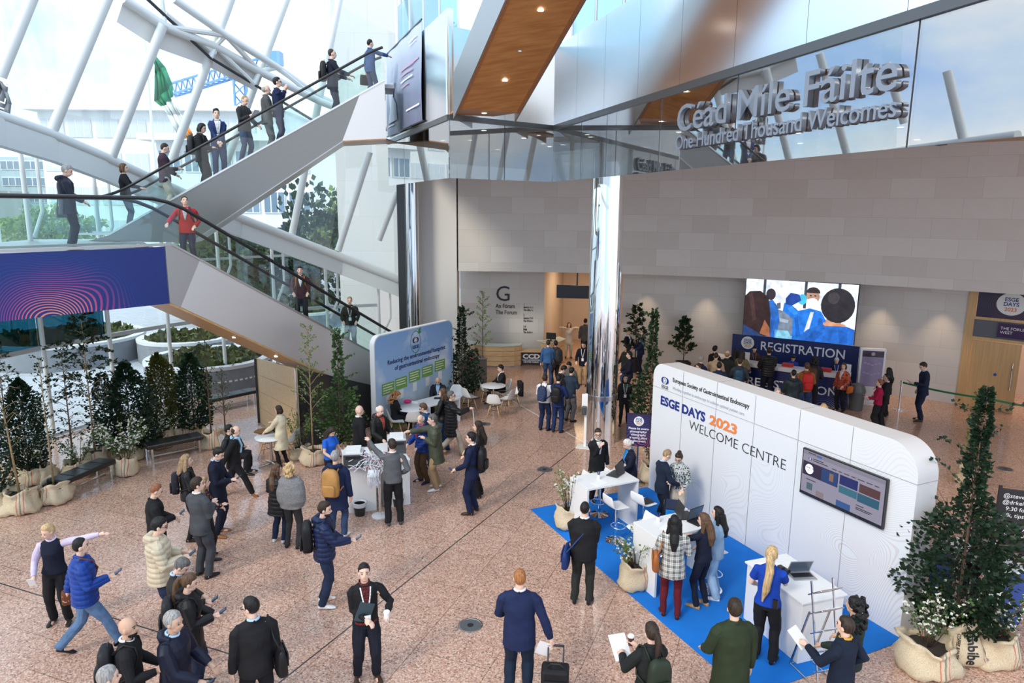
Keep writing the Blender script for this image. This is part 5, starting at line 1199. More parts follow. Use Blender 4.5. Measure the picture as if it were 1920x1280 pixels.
# behind the column
person('woman in a cream coat lifting both hands, with a maroon bag', (1067, 604), 666, f=True, face=180, top=('trench', (.62, .54, .44)), hem=.68, bot=('trousers', (.6, .56, .5)), hair=('long', 'brown'), arms=((.22, .14, 1.50), (.22, .14, 1.50)))
P = person('man in a grey jacket walking away into the corridor', (1098, 597), h=1.76, face=20, top=('suit', (.08, .08, .085)), bot=('trousers', BK), hair=('bun', 'black'), arms=('down', 'down'))
person('dark-haired man with a lanyard and khaki trousers beside the mirrored column', (1095, 639), 715, face=200, top=('suit', DN), bot=('trousers', TAN), hair=('short', 'black'), arms=('low', 'low'), lan=WH, look=(0, 20), shirt=DN)
P = person('man in a mid-blue sweater with a dark bag, seen from behind', (1028, 637), 722, face=10, top=('sweater', (.035, .10, .24)), bot=('jeans', JN), hair=('short', 'dark'), arms=('down', 'down'))
shoulder_bag(P, 'dark shoulder bag on the man in the mid-blue sweater', BK, 1)
P = person('bearded man in grey beside the mid-blue sweater', (1042, 638), 715, face=330, top=('jacket', (.05, .055, .05)), bot=('trousers', BK), hair=('short', 'black'), arms=('low', 'down'), skin='t', beard='black')
backpack(P, 'black and white backpack on the bearded man in grey', CHAR)
person('dark-haired man in a grey top looking down among the group', (1069, 676), 758, face=210, top=('jacket', (.10, .11, .10)), bot=('trousers', BK), hair=('short', 'black'), arms=('low', 'low'), look=(0, 35), skin='m')
person('black-haired man in a black suit in the middle of the group', (1053, 684), 765, face=80, top=('suit', BK), bot=('trousers', (.30, .31, .32)), hair=('short', 'black'), arms=('low', 'low'), look=(5, 35), shirt=WH)
P = person('short dark-haired person in a white shirt and navy trousers', (1022, 702), 802, face=25, top=('shirt', (.82, .82, .82)), bot=('trousers', NV), hair=('short', 'dark'), arms=('low', 'low'), fat=1.1)
backpack(P, 'navy patterned backpack on the white shirt', (.03, .05, .13), .95, flora='print')
P = person('dark-haired man in a royal navy suit standing next to the white shirt', (1047, 703), 809, face=20, top=('suit', (.014, .03, .11)), bot=('trousers', (.014, .03, .10)), hair=('short', 'black'), arms=('phone', 'low'), look=(0, 20))
backpack(P, 'black backpack hanging off the shoulder of the royal navy suit', BK, .95)
P = person('man in a slate blue jacket and grey trousers near the sanitiser stand', (1071, 689), 778, face=40, top=('suit', (.025, .04, .07)), bot=('trousers', (.16, .16, .165)), hair=('short', 'black'), arms=('low', 'phone'), look=(0, 15))
person('dark-haired woman with a lanyard and green top just right of the column', (1173, 702), 792, f=True, face=185, top=('cardigan', BK), bot=('skinny', BK), hair=('long', 'black'), arms=('down', 'down'), lan=WH, shirt=(.06, .12, .11))
person('curly-haired young person in black beside the tall plant', (1174, 646), 735, face=250, top=('jacket', (.02, .022, .018)), bot=('jeans', JN), hair=('curly', 'black'), arms=('low', 'low'), skin='m')
person('dark-haired person in a navy suit partly behind the tall plant', (1181, 659), 745, face=270, top=('suit', DN), bot=('trousers', DN), hair=('short', 'black'), arms=('low', 'low'))
person('fair woman with a white scarf standing before the far potted palm', (1178, 616), h=1.72, f=True, face=130, top=('cardigan', BK), bot=('trousers', BK), hair=('short', 'blond'), arms=('low', 'low'), scarf=WH)
person('bald white-haired man in navy facing the fair woman', (1203, 620), 700, face=270, top=('suit', NV), bot=('trousers', DN), hair=('balding', 'white'), arms=('low', 'low'))
# registration
rgp = 'people at the registration desk'
person('black-haired man in dark clothes at the left end of the registration desk', (1341, 648), h=1.78, face=60, top=('suit', BK), hair=('short', 'black'), arms=('low', 'low'), group=rgp)
person('white-haired man in a navy jacket at the far left of the queue', (1315, 667), h=1.74, face=60, top=('suit', NV), hair=('short', 'grey'), arms=('low', 'low'), group=rgp)
person('man with glasses whose face looks left over the welcome wall', (1311, 681), h=1.74, face=250, top=('suit', BK), hair=('short', 'dark'), arms=('low', 'low'), specs=True, shirt=WH, group=rgp)
person('short-haired person in a beige coat in the registration queue', (1343, 661), h=1.74, face=20, top=('coat', (.45, .33, .22)), hair=('crop', 'dark'), arms=('low', 'low'), group=rgp)
person('bald man in a dark green suit in the registration queue', (1364, 657), h=1.80, face=30, top=('suit', (.018, .022, .02)), hair=('balding', 'dblond'), arms=('low', 'low'), group=rgp)
person('black-haired man in navy lowest behind the welcome wall edge', (1349, 679), h=1.72, face=10, top=('suit', NV), hair=('short', 'black'), arms=('low', 'low'), group=rgp)
person('black-haired woman leaning on the desk beside the bald man', (1380, 654), h=1.66, f=True, face=30, top=('coat', BK), hair=('long', 'black'), arms=('low', 'low'), group=rgp)
person('long-haired woman in an olive coat at the desk', (1392, 657), h=1.68, f=True, face=40, top=('coat', (.16, .13, .07)), hair=('long', 'dark'), arms=('low', 'low'), group=rgp)
P = person('short-haired man in a slate suit at the back of the queue', (1388, 671), h=1.76, face=20, top=('suit', (.03, .04, .055)), hair=('crop', 'dark'), arms=('low', 'low'), group=rgp)
backpack(P, 'blue backpack on the man in the slate suit', (.015, .05, .10), .9)
person('dark-haired receptionist in a brown jacket facing the hall', (1415, 648), h=1.58, f=True, face=190, top=('suit', (.09, .035, .02)), hair=('lowbun', 'black'), arms=('low', 'low'), lan=(.1, .3, .6), look=(0, 20), group='receptionists')
person('man in a black padded jacket leaning on the registration desk', (1443, 651), h=1.84, face=15, top=('puffer', BK), bot=('jeans', DN), hair=('short', 'dark'), arms=('low', 'table'), group=rgp)
person('black-haired receptionist in blue bending over the desk', (1487, 664), h=1.50, f=True, face=185, top=('tee', (.02, .06, .35)), hair=('lowbun', 'black'), arms=('low', 'low'), look=(0, 40), group='receptionists')
person('person in a dark green hooded coat in front of the desk', (1489, 693), h=1.74, face=10, top=('parka', (.012, .022, .028)), hair=('crop', 'black'), arms=('low', 'low'), group=rgp)
P = person('person in a rust jacket and knit cap in front of the desk', (1514, 680), h=1.74, face=10, top=('jacket', (.28, .12, .035)), bot=('jeans', JN), hair=('short', 'brown'), arms=('low', 'low'), group=rgp)
backpack(P, 'bright red backpack on the person in the rust jacket', (.48, .02, .02), 1.1)
P = person('dark-skinned man in a dark jacket leaning over the desk', (1529, 668), h=1.80, face=35, top=('jacket', (.025, .025, .03)), hair=('curly', 'black'), arms=('table', 'table'), lean=12, skin='d', group=rgp)
backpack(P, 'brown backpack on the man leaning over the desk', (.10, .04, .025), .95)
person('white-haired receptionist in navy at the right end of the desk', (1569, 669), h=1.55, f=True, face=195, top=('cardigan', NV), hair=('short', 'white'), arms=('low', 'low'), lan=WH, shirt=(.02, .06, .4), look=(0, 20), group='receptionists')
P = person('woman in an orange floral jacket standing before the trash bin', (1583, 680), 771, f=True, face=235, top=('suit', (.52, .10, .05), 'redfloral'), bot=('trousers', BK), hair=('bob', 'brown'), arms=('low', 'down'), look=(-10, 0), shirt=WH)
shoulder_bag(P, 'orange handbag on the woman in the floral jacket', (.55, .14, .02), -1, .32, .24, .12, .84)
person('grey-haired man whose face just clears the welcome wall', (1458, 727), h=1.74, face=165, top=('suit', BK), hair=('short', 'grey'), arms=('low', 'low'), look=(20, 0), group=rgp)
person('blond person whose head top just clears the welcome wall', (1545, 757), h=1.68, f=True, face=20, top=('cardigan', BK), hair=('bob', 'blond'), arms=('low', 'low'), group=rgp)
P = person('short-haired woman in a crimson blouse waiting with a phone', (1651, 711), 795, f=True, face=300, top=('shirt', (.32, .008, .05)), bot=('wide', BK), hair=('short', 'redbr'), arms=('phone', 'low'))
hold_phone(P, 'phone held by the woman in the crimson blouse', 0)
person('dark-skinned man in a black suit behind the crimson blouse', (1664, 700), 796, face=300, top=('suit', BK), bot=('trousers', BK), hair=('crop', 'black'), arms=('low', 'low'), skin='t', shirt=WH)
person('dark-haired woman in black, farthest of the three waiting by the kiosk', (1668, 689), 780, f=True, face=330, top=('suit', BK), bot=('trousers', BK), hair=('long', 'black'), arms=('low', 'low'))
P = person('tall man in a navy suit reading a phone by the green barrier belt', (1737, 678), 794, face=280, top=('suit', (.012, .02, .045)), bot=('trousers', (.010, .016, .04)), shoes=(.03, .02, .015), hair=('short', 'dark'), arms=('phone', 'pocket'), look=(-5, 30), collar=SKY)
hold_phone(P, 'phone held by the tall man at the barrier', 0)
# welcome centre
person('man with glasses in a black jacket standing behind the high counter', (1121, 802), 925, face=160, top=('jacket', BK), hem=.72, bot=('trousers', BK), hair=('short', 'dark'), arms=('down', (.04, .2, 1.36)), specs=True, shirt=WH, look=(25, 10))
person('white-haired woman in navy with a blue scarf leaning on the high counter', (1180, 822), 940, f=True, face=255, top=('cardigan', DN), bot=('trousers', DN), hair=('lowbun', 'white'), arms=('table', 'low'), lan=(.1, .35, .7), shirt=(.02, .25, .6), look=(0, 20), lean=6)
person('short-haired man in a dark navy suit reading with a colleague by the wall', (1245, 841), 985, face=75, top=('suit', (.010, .017, .035)), bot=('trousers', (.010, .014, .028)), hair=('crop', 'dblond'), arms=('low', 'low'), look=(0, 35), collar=SKY)
person('woman in a black and white patterned blouse and beige trousers', (1276, 845), 985, f=True, face=215, top=('shirt', (.42, .46, .46), 'print'), bot=('wide', (.46, .42, .35)), hair=('bun', 'dark'), arms=('low', 'phone'), lan=WH, look=(0, 30), specs=True)
P = person('heavy man in a black suit with a blue satchel, back to the viewer', (1097, 941), 1128, face=12, top=('suit', BK), bot=('trousers', (.022, .025, .022)), shoes=BK, hair=('crop', 'black'), arms=('chest', 'chest'), fat=1.28, collar=WH)
hm_ = bpy.data.objects
sb = shoulder_bag(P, 'royal blue congress satchel on the heavy man in black', (.014, .04, .16), -1, .44, .30, .12, .86, -.12, True, True, 'nylon', 'satchel')
P = person('black-haired woman in a black and white plaid coat and burgundy trousers', (1266, 967), 1155, f=True, face=10, top=('coat', (.4, .4, .4), 'plaid'), hem=.74, bot=('skinny', (.11, .010, .018)), shoes=(.06, .01, .012), hair=('long', 'black'), arms=('low', 'low'))
shoulder_bag(P, 'tan leather handbag on the shoulder of the plaid coat', (.36, .12, .035), -1, .38, .30, .12, 1.0, -.02)
person('brown-haired woman in a navy dress suit reaching over the counter', (1324, 963), 1138, f=True, face=320, top=('shirt', DN), bot=('skinny', DN), shoes=(.42, .25, .12), hair=('long', 'brown'), arms=((.20, .50, 1.28), 'chest'), look=(-15, 10), lan=(.05, .3, .25))
person('dark-haired woman in a pale denim suit and white trainers', (1348, 950), h=1.60, f=True, face=300, top=('suit', (.30, .42, .55)), bot=('wide', (.30, .45, .62)), shoes=WH, hair=('long', 'black'), arms=('low', 'low'))
P = person('broad man in a navy suit pulling a suitcase at the bottom centre', (975, 1067), h=1.84, face=5, top=('suit', (.012, .020, .065)), hem=.76, bot=('trousers', (.010, .02, .04)), hair=('crop', 'ginger'), arms=('low', (.40, -.05, .86)), fat=1.14, collar=WH)
SUITP = P
P = person('woman with a low ponytail and green backpack holding papers and coffee', (1224, 1170), h=1.68, f=True, face=345, top=('jacket', (.014, .016, .016)), bot=('trousers', BK), hair=('pony', 'dark'), arms=((.22, .34, 1.16), (-.02, .34, 1.24)), look=(-5, 5))
hold_cup(P, 'brown paper coffee cup with white lid held by the woman with the green backpack', 1, (.09, .035, .02)); hold_paper(P, 'white sheet of paper held by the woman with the green backpack', 0, .22, .32, 35)
backpack(P, 'dark green backpack on the woman with the low ponytail', (.02, .03, .018), .95)
person('man in a dark olive wool coat at the bottom, back to the viewer', (1380, 1123), h=1.84, face=350, top=('coat', (.024, .035, .016)), hem=.56, bot=('trousers', BK), hair=('short', 'dark'), arms=('low', 'down'), look=(15, 0), fat=1.16)
P = person('woman with a long blond ponytail in a royal blue tee at the counter', (1448, 1025), 1258, f=True, face=30, top=('tee', (.008, .05, .36)), bot=('trousers', BK), shoes=BK, hair=('longpony', 'blond'), arms=('low', (.10, .42, 1.14)), skin='l')
MB().box(P['onto'](.12, .99, .04, True), (.07, .04, .13)).build('belt_radio', black_rubber, P['root'])
person('woman with long black curls and a hair clip by the brochure rack', (1606, 1120), h=1.68, f=True, face=325, top=('cardigan', (.02, .035, .03)), bot=('trousers', BK), hair=('bigcurly', 'black'), arms=('low', 'low'), skin='m')
P = person('dark-haired person in a navy jacket with a mustard collar at the bottom', (1589, 1157), h=1.70, face=320, top=('jacket', (.008, .014, .03)), bot=('trousers', BK), hair=('short', 'dark'), arms=(( .12, .40, 1.22), 'hip'), collar=(.6, .32, .04))
hold_paper(P, 'white brochure held by the person with the mustard collar', 0, .2, .26, 40, 'brochure')
person('woman with a dark bun in a black floral blouse at the side table', (1846, 946), 1105, f=True, face=195, top=('shirt', (.02, .016, .02), 'floral'), bot=('trousers', BK), hair=('bun', 'auburn'), arms=('low', 'low'), look=(0, 35))
P = person('woman in a black cardigan and pale scarf bent over the side table', (1861, 984), 1165, f=True, face=250, top=('cardigan', BK), bot=('skinny', BK), shoes=(.03, .03, .03), hair=('bob', 'dark'), arms=('low', 'low'), look=(0, 35), scarf=(.7, .6, .58))
shoulder_bag(P, 'small dark crossbody bag on the woman in the black cardigan', BK, 1, .2, .16, .07, .92)
bpy.data.objects.remove(TMP)
# ================================================================== furniture
white_lam = mat('white_laminate', (.80, .81, .82), .35); white_pl = mat('white_plastic', (.82, .82, .81), .3); beech = wood_mat('beech_leg', (.55, .36, .18), (.66, .46, .25), .4, axis=2)
black_leather = mat('bench_leather', (.02, .018, .016), .32, bump=.15, bscale=14); dgrey_pl = mat('dark_grey_plastic', (.055, .06, .065), .45); black_pl = mat('black_plastic', (.015, .015, .017), .4)
def bench(p, q, label):
    p, q = V((p.x, p.y, 0)), V((q.x, q.y, 0)); l = (q-p).length; rz = math.atan2(q.y-p.y, q.x-p.x); c = (p+q)/2+V((-math.sin(rz), math.cos(rz), 0))*.22
    b = thing('bench', label, 'bench', (c.x, c.y, 0), rz, 'leather benches')
    b_ = MB().box((0, 0, .405), (l+.24, .50, .11)); b_.build('seat', black_leather, b, bevel=.03)
    for k in range(3): MB().box(((k-1)*(l/3), 0, .462), (.02, .40, .006)).build('seam', mat('seam', (.006, .006, .006), .5), b)
    for x in (-1, 1):
        for y in (-1, 1): MB().box((x*l/2, y*.21, .175), (.05, .05, .35)).build('leg', steel, b)
        MB().box((x*l/2, 0, .33), (.05, .42, .04)).build('cross_rail', steel, b)
    MB().box((0, -.0, .10), (l, .04, .04)).build('stretcher', steel, b)
    return b
bench(G(131, 935), G(212, 898), 'black leather bench nearest the viewer, beside the burlap sacks'); bench(G(287, 867), G(375, 849), 'black leather bench in front of the yew and bay trees'); bench(G(398, 775), G(478, 757), 'black leather bench at the back by the maple panel')
def make_chair(label):
    t = thing('shell_chair', label, 'chair', (0, 0, 0), 0, 'white shell chairs')
    prof = [(.23, .425, .19, .0), (.20, .445, .215, .008), (.10, .435, .23, .03), (-.02, .425, .235, .045), (-.12, .43, .235, .055), (-.18, .475, .235, .06), (-.205, .56, .225, .05), (-.225, .66, .205, .035), (-.245, .75, .17, .02), (-.255, .80, .11, .005)]
    mb = MB(); R_ = []
    for i, (y, z, w_, cu) in enumerate(prof):
        row = []
        for k in range(9):
            f = (k-4)/4; e = abs(f)**2.5*cu
            row.append((f*w_, y+(e*1.1 if i > 4 else 0), z+(e if i <= 4 else e*.3)))
        R_.append(row)
    mb.loft(R_, cap=False, close=False); o = mb.build('seat_shell', white_pl, t, smooth=True, fix=False); md = o.modifiers.new('s', 'SOLIDIFY'); md.thickness = .012; o.modifiers.new('ss', 'SUBSURF').levels = 1
    for x in (-1, 1):
        for y in (-1, 1): MB().tube([(x*.11, y*.10-.01, .41), (x*.21, y*.20-.02, 0)], [.015, .010], 8).build('leg', beech, t, smooth=True)
    mb = MB()
    for a, b in (((-.16, -.15, .22), (.16, .13, .22)), ((.16, -.15, .22), (-.16, .13, .22)), ((-.13, -.13, .36), (.13, .11, .36)), ((.13, -.13, .36), (-.13, .11, .36))): mb.tube([a, b], .006, 6)
    mb.build('wire_brace', black_pl, t); return t
CH = None
def chair(px_, py_, face, label, z_=.43):
    global CH
    q = G(px_, py_, z_); q.z = 0
    if CH is None: CH = make_chair(label); CH.location = q; CH.rotation_euler.z = R(-face); return CH
    return copy_tree(CH, q, R(-face), label)
chair(880, 745, 50, 'white shell chair left of the round table, turned away by the sacks'); chair(912, 732, 80, 'white shell chair at the left side of the far round table'); chair(927, 757, 10, 'white shell chair in front of the far round table'); chair(951, 748, 300, 'white shell chair at the right side of the far round table')
sc = chair(945, 731, 262, 'white shell chair under the man in the black suit'); cc_ = chair(962, 738, 260, 'white shell chair with a black coat over its back')
chair(853, 745, 190, 'white shell chair right of the rectangular table'); chair(775, 790, 350, 'white shell chair in front of the round table with the pink pouch'); chair(768, 757, 200, 'white shell chair behind the round table with the pink pouch', .78); chair(742, 790, 75, 'white shell chair under the woman with ginger curls'); chair(822, 740, 185, 'white shell chair behind the white rectangular table')
chair(543, 828, 285, 'white shell chair against the maple panel, right of the trench coat'); chair(503, 826, 90, 'white shell chair hidden behind the small table with bags'); chair(433, 842, 85, 'white shell chair under the seated woman in heeled boots')
ct = MB(); ct.loft([[(x, y, z) for x, y in ((-.2, -.31), (.2, -.31), (.22, -.26), (.2, -.17), (-.2, -.17), (-.22, -.26))] for z in (.38, .6, .80, .83)]); o = ct.build('draped_coat', cloth((.012, .012, .014), 'wool'), None, smooth=True); o.location = cc_.location; o.rotation_euler.z = cc_.rotation_euler.z; tag(o, 'black coat draped over the back of a white shell chair', 'coat')
def round_table(px_, py_, rad, label, z_=.74):
    q = G(px_, py_, z_); t = thing('round_table', label, 'table', (q.x, q.y, 0), 0, 'round white tables')
    MB().lathe([(rad-.01, z_-.025), (rad, z_-.02), (rad, z_-.004), (rad-.006, z_)], 40).build('table_top', white_lam, t, smooth='auto'); MB().lathe([(.03, .05), (.03, z_-.02)], 14).build('column', steel, t, smooth='auto')
    for k in range(4):
        a = PI/4+k*PI/2; MB().tube([(0, 0, .06), (.34*math.cos(a), .34*math.sin(a), .02)], [.025, .016], 8).build('foot', steel, t)
    return q
q1 = round_table(925, 722, .40, 'round white table with the man in the black suit'); q2 = round_table(773, 764, .42, 'round white table with a pink pouch on it'); q3 = round_table(507, 818, .38, 'small round white table piled with bags by the maple panel')
o = MB().ball((0, 0, .05), (.12, .08, .055)).build('pouch', cloth((.62, .02, .16), 'nylon'), None, smooth=True); p_ = G(764, 752, .80); o.location = (p_.x, p_.y, .745); tag(o, 'pink pouch lying on the round white table', 'pouch')
for (x, y, d, c, lb, nm) in ((495, 808, (.5, .26, .13), (.16, .09, .04), 'brown folded jacket on the small table by the maple panel', 'folded_jacket'), (520, 806, (.3, .22, .2), (.012, .012, .014), 'black handbag on the small table by the maple panel', 'handbag')):
    p_ = G(x, y, .80); mb = MB(); mb.ball((0, 0, d[2]/2), (d[0]/2, d[1]/2, d[2]/2), 16, 10); o = mb.build(nm, cloth(c, 'wool'), None, smooth=True); o.location = (p_.x, p_.y, .742); o.rotation_euler.z = .4; tag(o, lb, 'bag' if nm == 'handbag' else 'jacket')
    for vv in o.data.vertices: vv.co += V((noise.noise(vv.co*9), noise.noise(vv.co*9+V((3, 3, 3))), 0))*.03
p_ = G(803, 741, .74); rt = thing('rectangular_table', 'white rectangular table in front of the sky-printed panel', 'table', (p_.x+.32, p_.y-.45, 0), R(48))
MB().box((0, 0, .715), (1.25, .72, .05)).build('table_top', white_lam, rt, bevel=.006)
for x in (-1, 1): MB().box((x*.60, 0, .345), (.05, .70, .69)).build('side_panel', white_lam, rt)
o = MB().box((0, 0, .004), (.3, .22, .008)).build('notepad', black_pl); o.location = (rt.location.x+.05, rt.location.y+.12, .742); tag(o, 'dark notepad on the white rectangular table', 'notepad')
# badge island
def block(name, label, cat, a, b, depth, h_, m, group=None):
    a, b = V((a.x, a.y, 0)), V((b.x, b.y, 0)); l = (b-a).length; rz = math.atan2(b.y-a.y, b.x-a.x)
    t = thing(name, label, cat, a, rz, group)
    MB().box((l/2, depth/2, h_/2-.015), (l-.01, depth, h_-.03)).build('body', m, t, bevel=.004); MB().box((l/2, depth/2, h_-.015), (l+.01, depth+.02, .03)).build('counter_top', m, t, bevel=.004)
    return t
i1 = block('counter', 'white counter box with a printer, left half of the lanyard island', 'counter', G(655, 963), G(707, 956), 1.15, 1.04, white_lam, 'lanyard island counters'); i2 = block('counter', 'white counter box behind the man in the grey sweater, right half of the island', 'counter', G(722, 952), G(770, 945), 1.25, 1.04, white_lam, 'lanyard island counters')
def printer(px_, py_, rz, label):
    q = G(px_, py_, 1.04); t = thing('label_printer', label, 'printer', (q.x, q.y, 1.04), rz, 'label printers')
    MB().box((0, 0, .15), (.40, .42, .30)).build('housing', dgrey_pl, t, bevel=.015); MB().box((0, 0, .315), (.41, .43, .03)).build('lid', mat('printer_lid', (.60, .61, .62), .4), t, bevel=.008); MB().box((0, -.0, .36), (.30, .30, .06)).build('paper_stack', white_pl, t); MB().box((0, -.215, .24), (.3, .01, .06)).build('control_strip', black_pl, t)
printer(664, 872, R(8), 'dark grey printer with papers on the left island counter'); printer(744, 845, R(10), 'dark grey printer on the right island counter')
lr_ = thing('lanyard_heap', 'big tangle of white and red lanyards hung over the island between the printers', 'lanyards', (0, 0, 0)); q = G(704, 872, 1.04); rnd = random.Random(5); lr_.location = (q.x, q.y, 0); lr_['kind'] = 'stuff'
mb = MB(); mr = MB()
for i in range(150):
    a = rnd.uniform(0, 2*PI); r0 = rnd.uniform(.03, .30); x, y = r0*math.cos(a), r0*math.sin(a)*.8; z0 = rnd.uniform(1.08, 1.34)-(r0*.3)
    pts = [V((x, y, z0))]
    for k in range(4): pts.append(pts[-1]+V((rnd.uniform(-.09, .09)+.05*math.cos(a), rnd.uniform(-.09, .09)-.03, rnd.uniform(-.1, .06))))
    pts = [V((p.x, p.y, max(p.z, 1.06 if p.y > -.28 else .8))) for p in pts]
    mb.tube(pts, .008, 5)
    if i % 3 == 0: mr.box(pts[2], (.03, .03, .02), rz=a)
mb.build('white_ribbons', cloth((.75, .76, .80)), lr_); mr.build('red_clips', cloth((.45, .03, .06)), lr_)
mb = MB()
for i in range(26):
    x = rnd.uniform(-.10, .16); z1 = rnd.uniform(.66, .85); mb.tube([(x, -.32, 1.06), (x+rnd.uniform(-.03, .03), -.40-rnd.random()*.05, .95), (x+rnd.uniform(-.04, .04), -.42, z1)], .009, 5)
mb.build('hanging_ribbons', cloth((.75, .76, .80)), lr_)
q = G(713, 967); t = thing('stanchion', 'white-based chrome post standing between the two island counters', 'stanchion', (q.x, q.y, 0)); MB().lathe([(.18, 0), (.18, .02), (.05, .04)], 28).build('base', white_pl, t, smooth='auto'); MB().lathe([(.03, .03), (.03, 1.0), (.04, 1.0), (.04, 1.05)], 16).build('post', chrome, t, smooth='auto')
for x, y, lb in ((675, 965, 'black waste bin with a clear liner in front of the left island counter'), (747, 948, 'black waste bin with a clear liner behind the legs of the man in grey')):
    q = G(x, y); t = thing('waste_bin', lb, 'bin', (q.x, q.y, 0), 0, 'waste bins'); MB().lathe([(.10, 0), (.135, .26), (.12, .26), (.095, .02)], 24).build('bucket', black_pl, t, smooth='auto'); MB().lathe([(.137, .20), (.142, .27), (.15, .30), (.125, .29), (.11, .15)], 24, cap=False).build('liner', mat('bin_liner', (.62, .64, .66), .3), t, smooth=True)
# sanitiser stand
q = G(1096, 838); t = thing('sanitiser_stand', 'white hand sanitiser stand on a square base left of the mirrored column', 'stand', (q.x, q.y, 0), R(-15)); MB().box((0, 0, .01), (.45, .36, .02)).build('base', white_pl, t, bevel=.006); MB().box((0, .05, .75), (.07, .05, 1.5)).build('post', white_pl, t, bevel=.01); MB().box((-.03, .02, 1.28), (.16, .03, .42)).build('sign_plate', white_pl, t, bevel=.01); MB().box((-.03, -.05, 1.05), (.12, .12, .24)).build('dispenser', dgrey_pl, t, bevel=.02)
# floor sockets
for x, y, lb in ((882, 1172, 'round grey floor socket nearest the viewer'), (1021, 880, 'round grey floor socket left of the blue carpet'), (908, 795, 'round grey floor socket near the tables'), (1885, 879, 'round dark floor socket right of the welcome wall')):
    q = G(x, y); t = thing('floor_socket', lb, 'floor socket', (q.x, q.y, 0), 0, 'floor sockets'); MB().lathe([(.195, 0), (.195, .006), (.17, .008), (.165, .004)], 32).build('rim', steel, t, smooth='auto'); MB().lathe([(.165, .003), (.165, .006)], 32).build('cover', mat('socket_cover', (.15, .16, .17), .45, .5), t); MB().lathe([(.05, .005), (.05, .010)], 20).build('key', black_pl, t)
# dark cabinet with a red tray
q = G(878, 722); t = thing('dark_cabinet', 'low dark brown cabinet at the back with a red tray on top', 'cabinet', (q.x, q.y, 0), R(20)); MB().box((.25, .3, .46), (.95, .55, .92)).build('body', mat('cabinet_brown', (.085, .07, .065), .5), t, bevel=.006); MB().box((.25, .3, .935), (1.0, .6, .03)).build('top', mat('cabinet_top', (.13, .12, .115), .4), t)
o = MB().box((0, 0, .02), (.3, .2, .04)).build('red_tray', mat('tray_red', (.55, .03, .02), .5)); o.location = (q.x+.05, q.y+.3, .95); tag(o, 'small red tray on the dark brown cabinet', 'tray')
# sky-printed panel
L0, L1 = V((-3.85, 19.25, 0)), V((-1.93, 22.55, 0)); r, u, nn, l = frame_of(L0, L1)
def rrect(w_, h_, rad, n=8, z0=0):
    pts = [(0, z0), (w_, z0)]
    for i in range(n+1): a = PI/2*i/n; pts.append((w_-rad+rad*math.cos(a), h_-rad+rad*math.sin(a)))
    for i in range(n+1): a = PI/2+PI/2*i/n; pts.append((rad+rad*math.cos(a), h_-rad+rad*math.sin(a)))
    return pts
ep = thing('display_panel', 'large rounded display panel printed with sky and grass, titled ESGE', 'display panel'); HP_ = 2.86
MB().prism([L0+r*x+u*z for x, z in rrect(l, HP_, .28)], nn*-.16, nn*0).build('panel_body', white_lam, ep)
sky = bpy.data.materials.new('sky_print'); sky.use_nodes = True; t = sky.node_tree; pb = t.nodes['Principled BSDF']; uvn = N(t, 'ShaderNodeUVMap'); sx = N(t, 'ShaderNodeSeparateXYZ'); t.links.new(uvn.outputs[0], sx.inputs[0])
rr = ramp(t, [(0, (.16, .26, .06)), (.10, (.25, .36, .14)), (.16, (.55, .66, .72)), (.5, (.33, .50, .74)), (1, (.22, .40, .70))]); t.links.new(sx.outputs[1], rr.inputs['Fac'])
nz = N(t, 'ShaderNodeTexNoise'); nz.inputs['Scale'].default_value = 2.6; nz.inputs['Detail'].default_value = 6; t.links.new(uvn.outputs[0], nz.inputs['Vector'])
cl = mth(t, 'MULTIPLY', ramp(t, [(.52, (0, 0, 0)), (.66, (1, 1, 1))]).outputs[0], mth(t, 'LESS_THAN', .12, sx.outputs[1])); t.links.new(nz.outputs['Fac'], cl.node.inputs[0].links[0].from_node.inputs['Fac'])
t.links.new(mixc(t, cl, rr.outputs['Color'], (.66, .74, .84)), pb.inputs['Base Color']); pb.inputs['Roughness'].default_value = .45
mb = MB(); pts = [(.03+x*(l-.06)/l, .0+z*(HP_-.03)/HP_) for x, z in rrect(l, HP_, .28)]; mb.add([L0+r*x+u*z+nn*.004 for x, z in pts], [list(range(len(pts)))], [[(x/l, z/HP_) for x, z in pts]]); mb.build('sky_print', sky, ep, fix=False)
def onp(x, z, d=.01): return L0+r*x+u*z+nn*d
ink = mat('print_navy', (.012, .018, .10), .5); green = mat('print_green', (.17, .36, .05), .5); wpr = mat('print_paper', (.80, .83, .80), .5); dgreen = mat('logo_green', (.06, .28, .05), .5)
xc = 1.86
def ringp(c, rx, rz_, w_, m, nm, d=.012, par=None, O=onp):
    mb = MB(); n = 28; a = [O(c[0]+rx*math.cos(2*PI*i/n), c[1]+rz_*math.sin(2*PI*i/n), d) for i in range(n)]; b = [O(c[0]+(rx-w_)*math.cos(2*PI*i/n), c[1]+(rz_-w_)*math.sin(2*PI*i/n), d) for i in range(n)]
    for i in range(n): j = (i+1) % n; mb.quad(a[i], a[j], b[j], b[i])
    return mb.build(nm, m, par or ep)
def disc(c, rx, rz_, m, nm, d=.012, par=None, O=onp):
    n = 28; mb = MB(); mb.add([O(c[0]+rx*math.cos(2*PI*i/n), c[1]+rz_*math.sin(2*PI*i/n), d) for i in range(n)], [list(range(n))]); return mb.build(nm, m, par or ep)
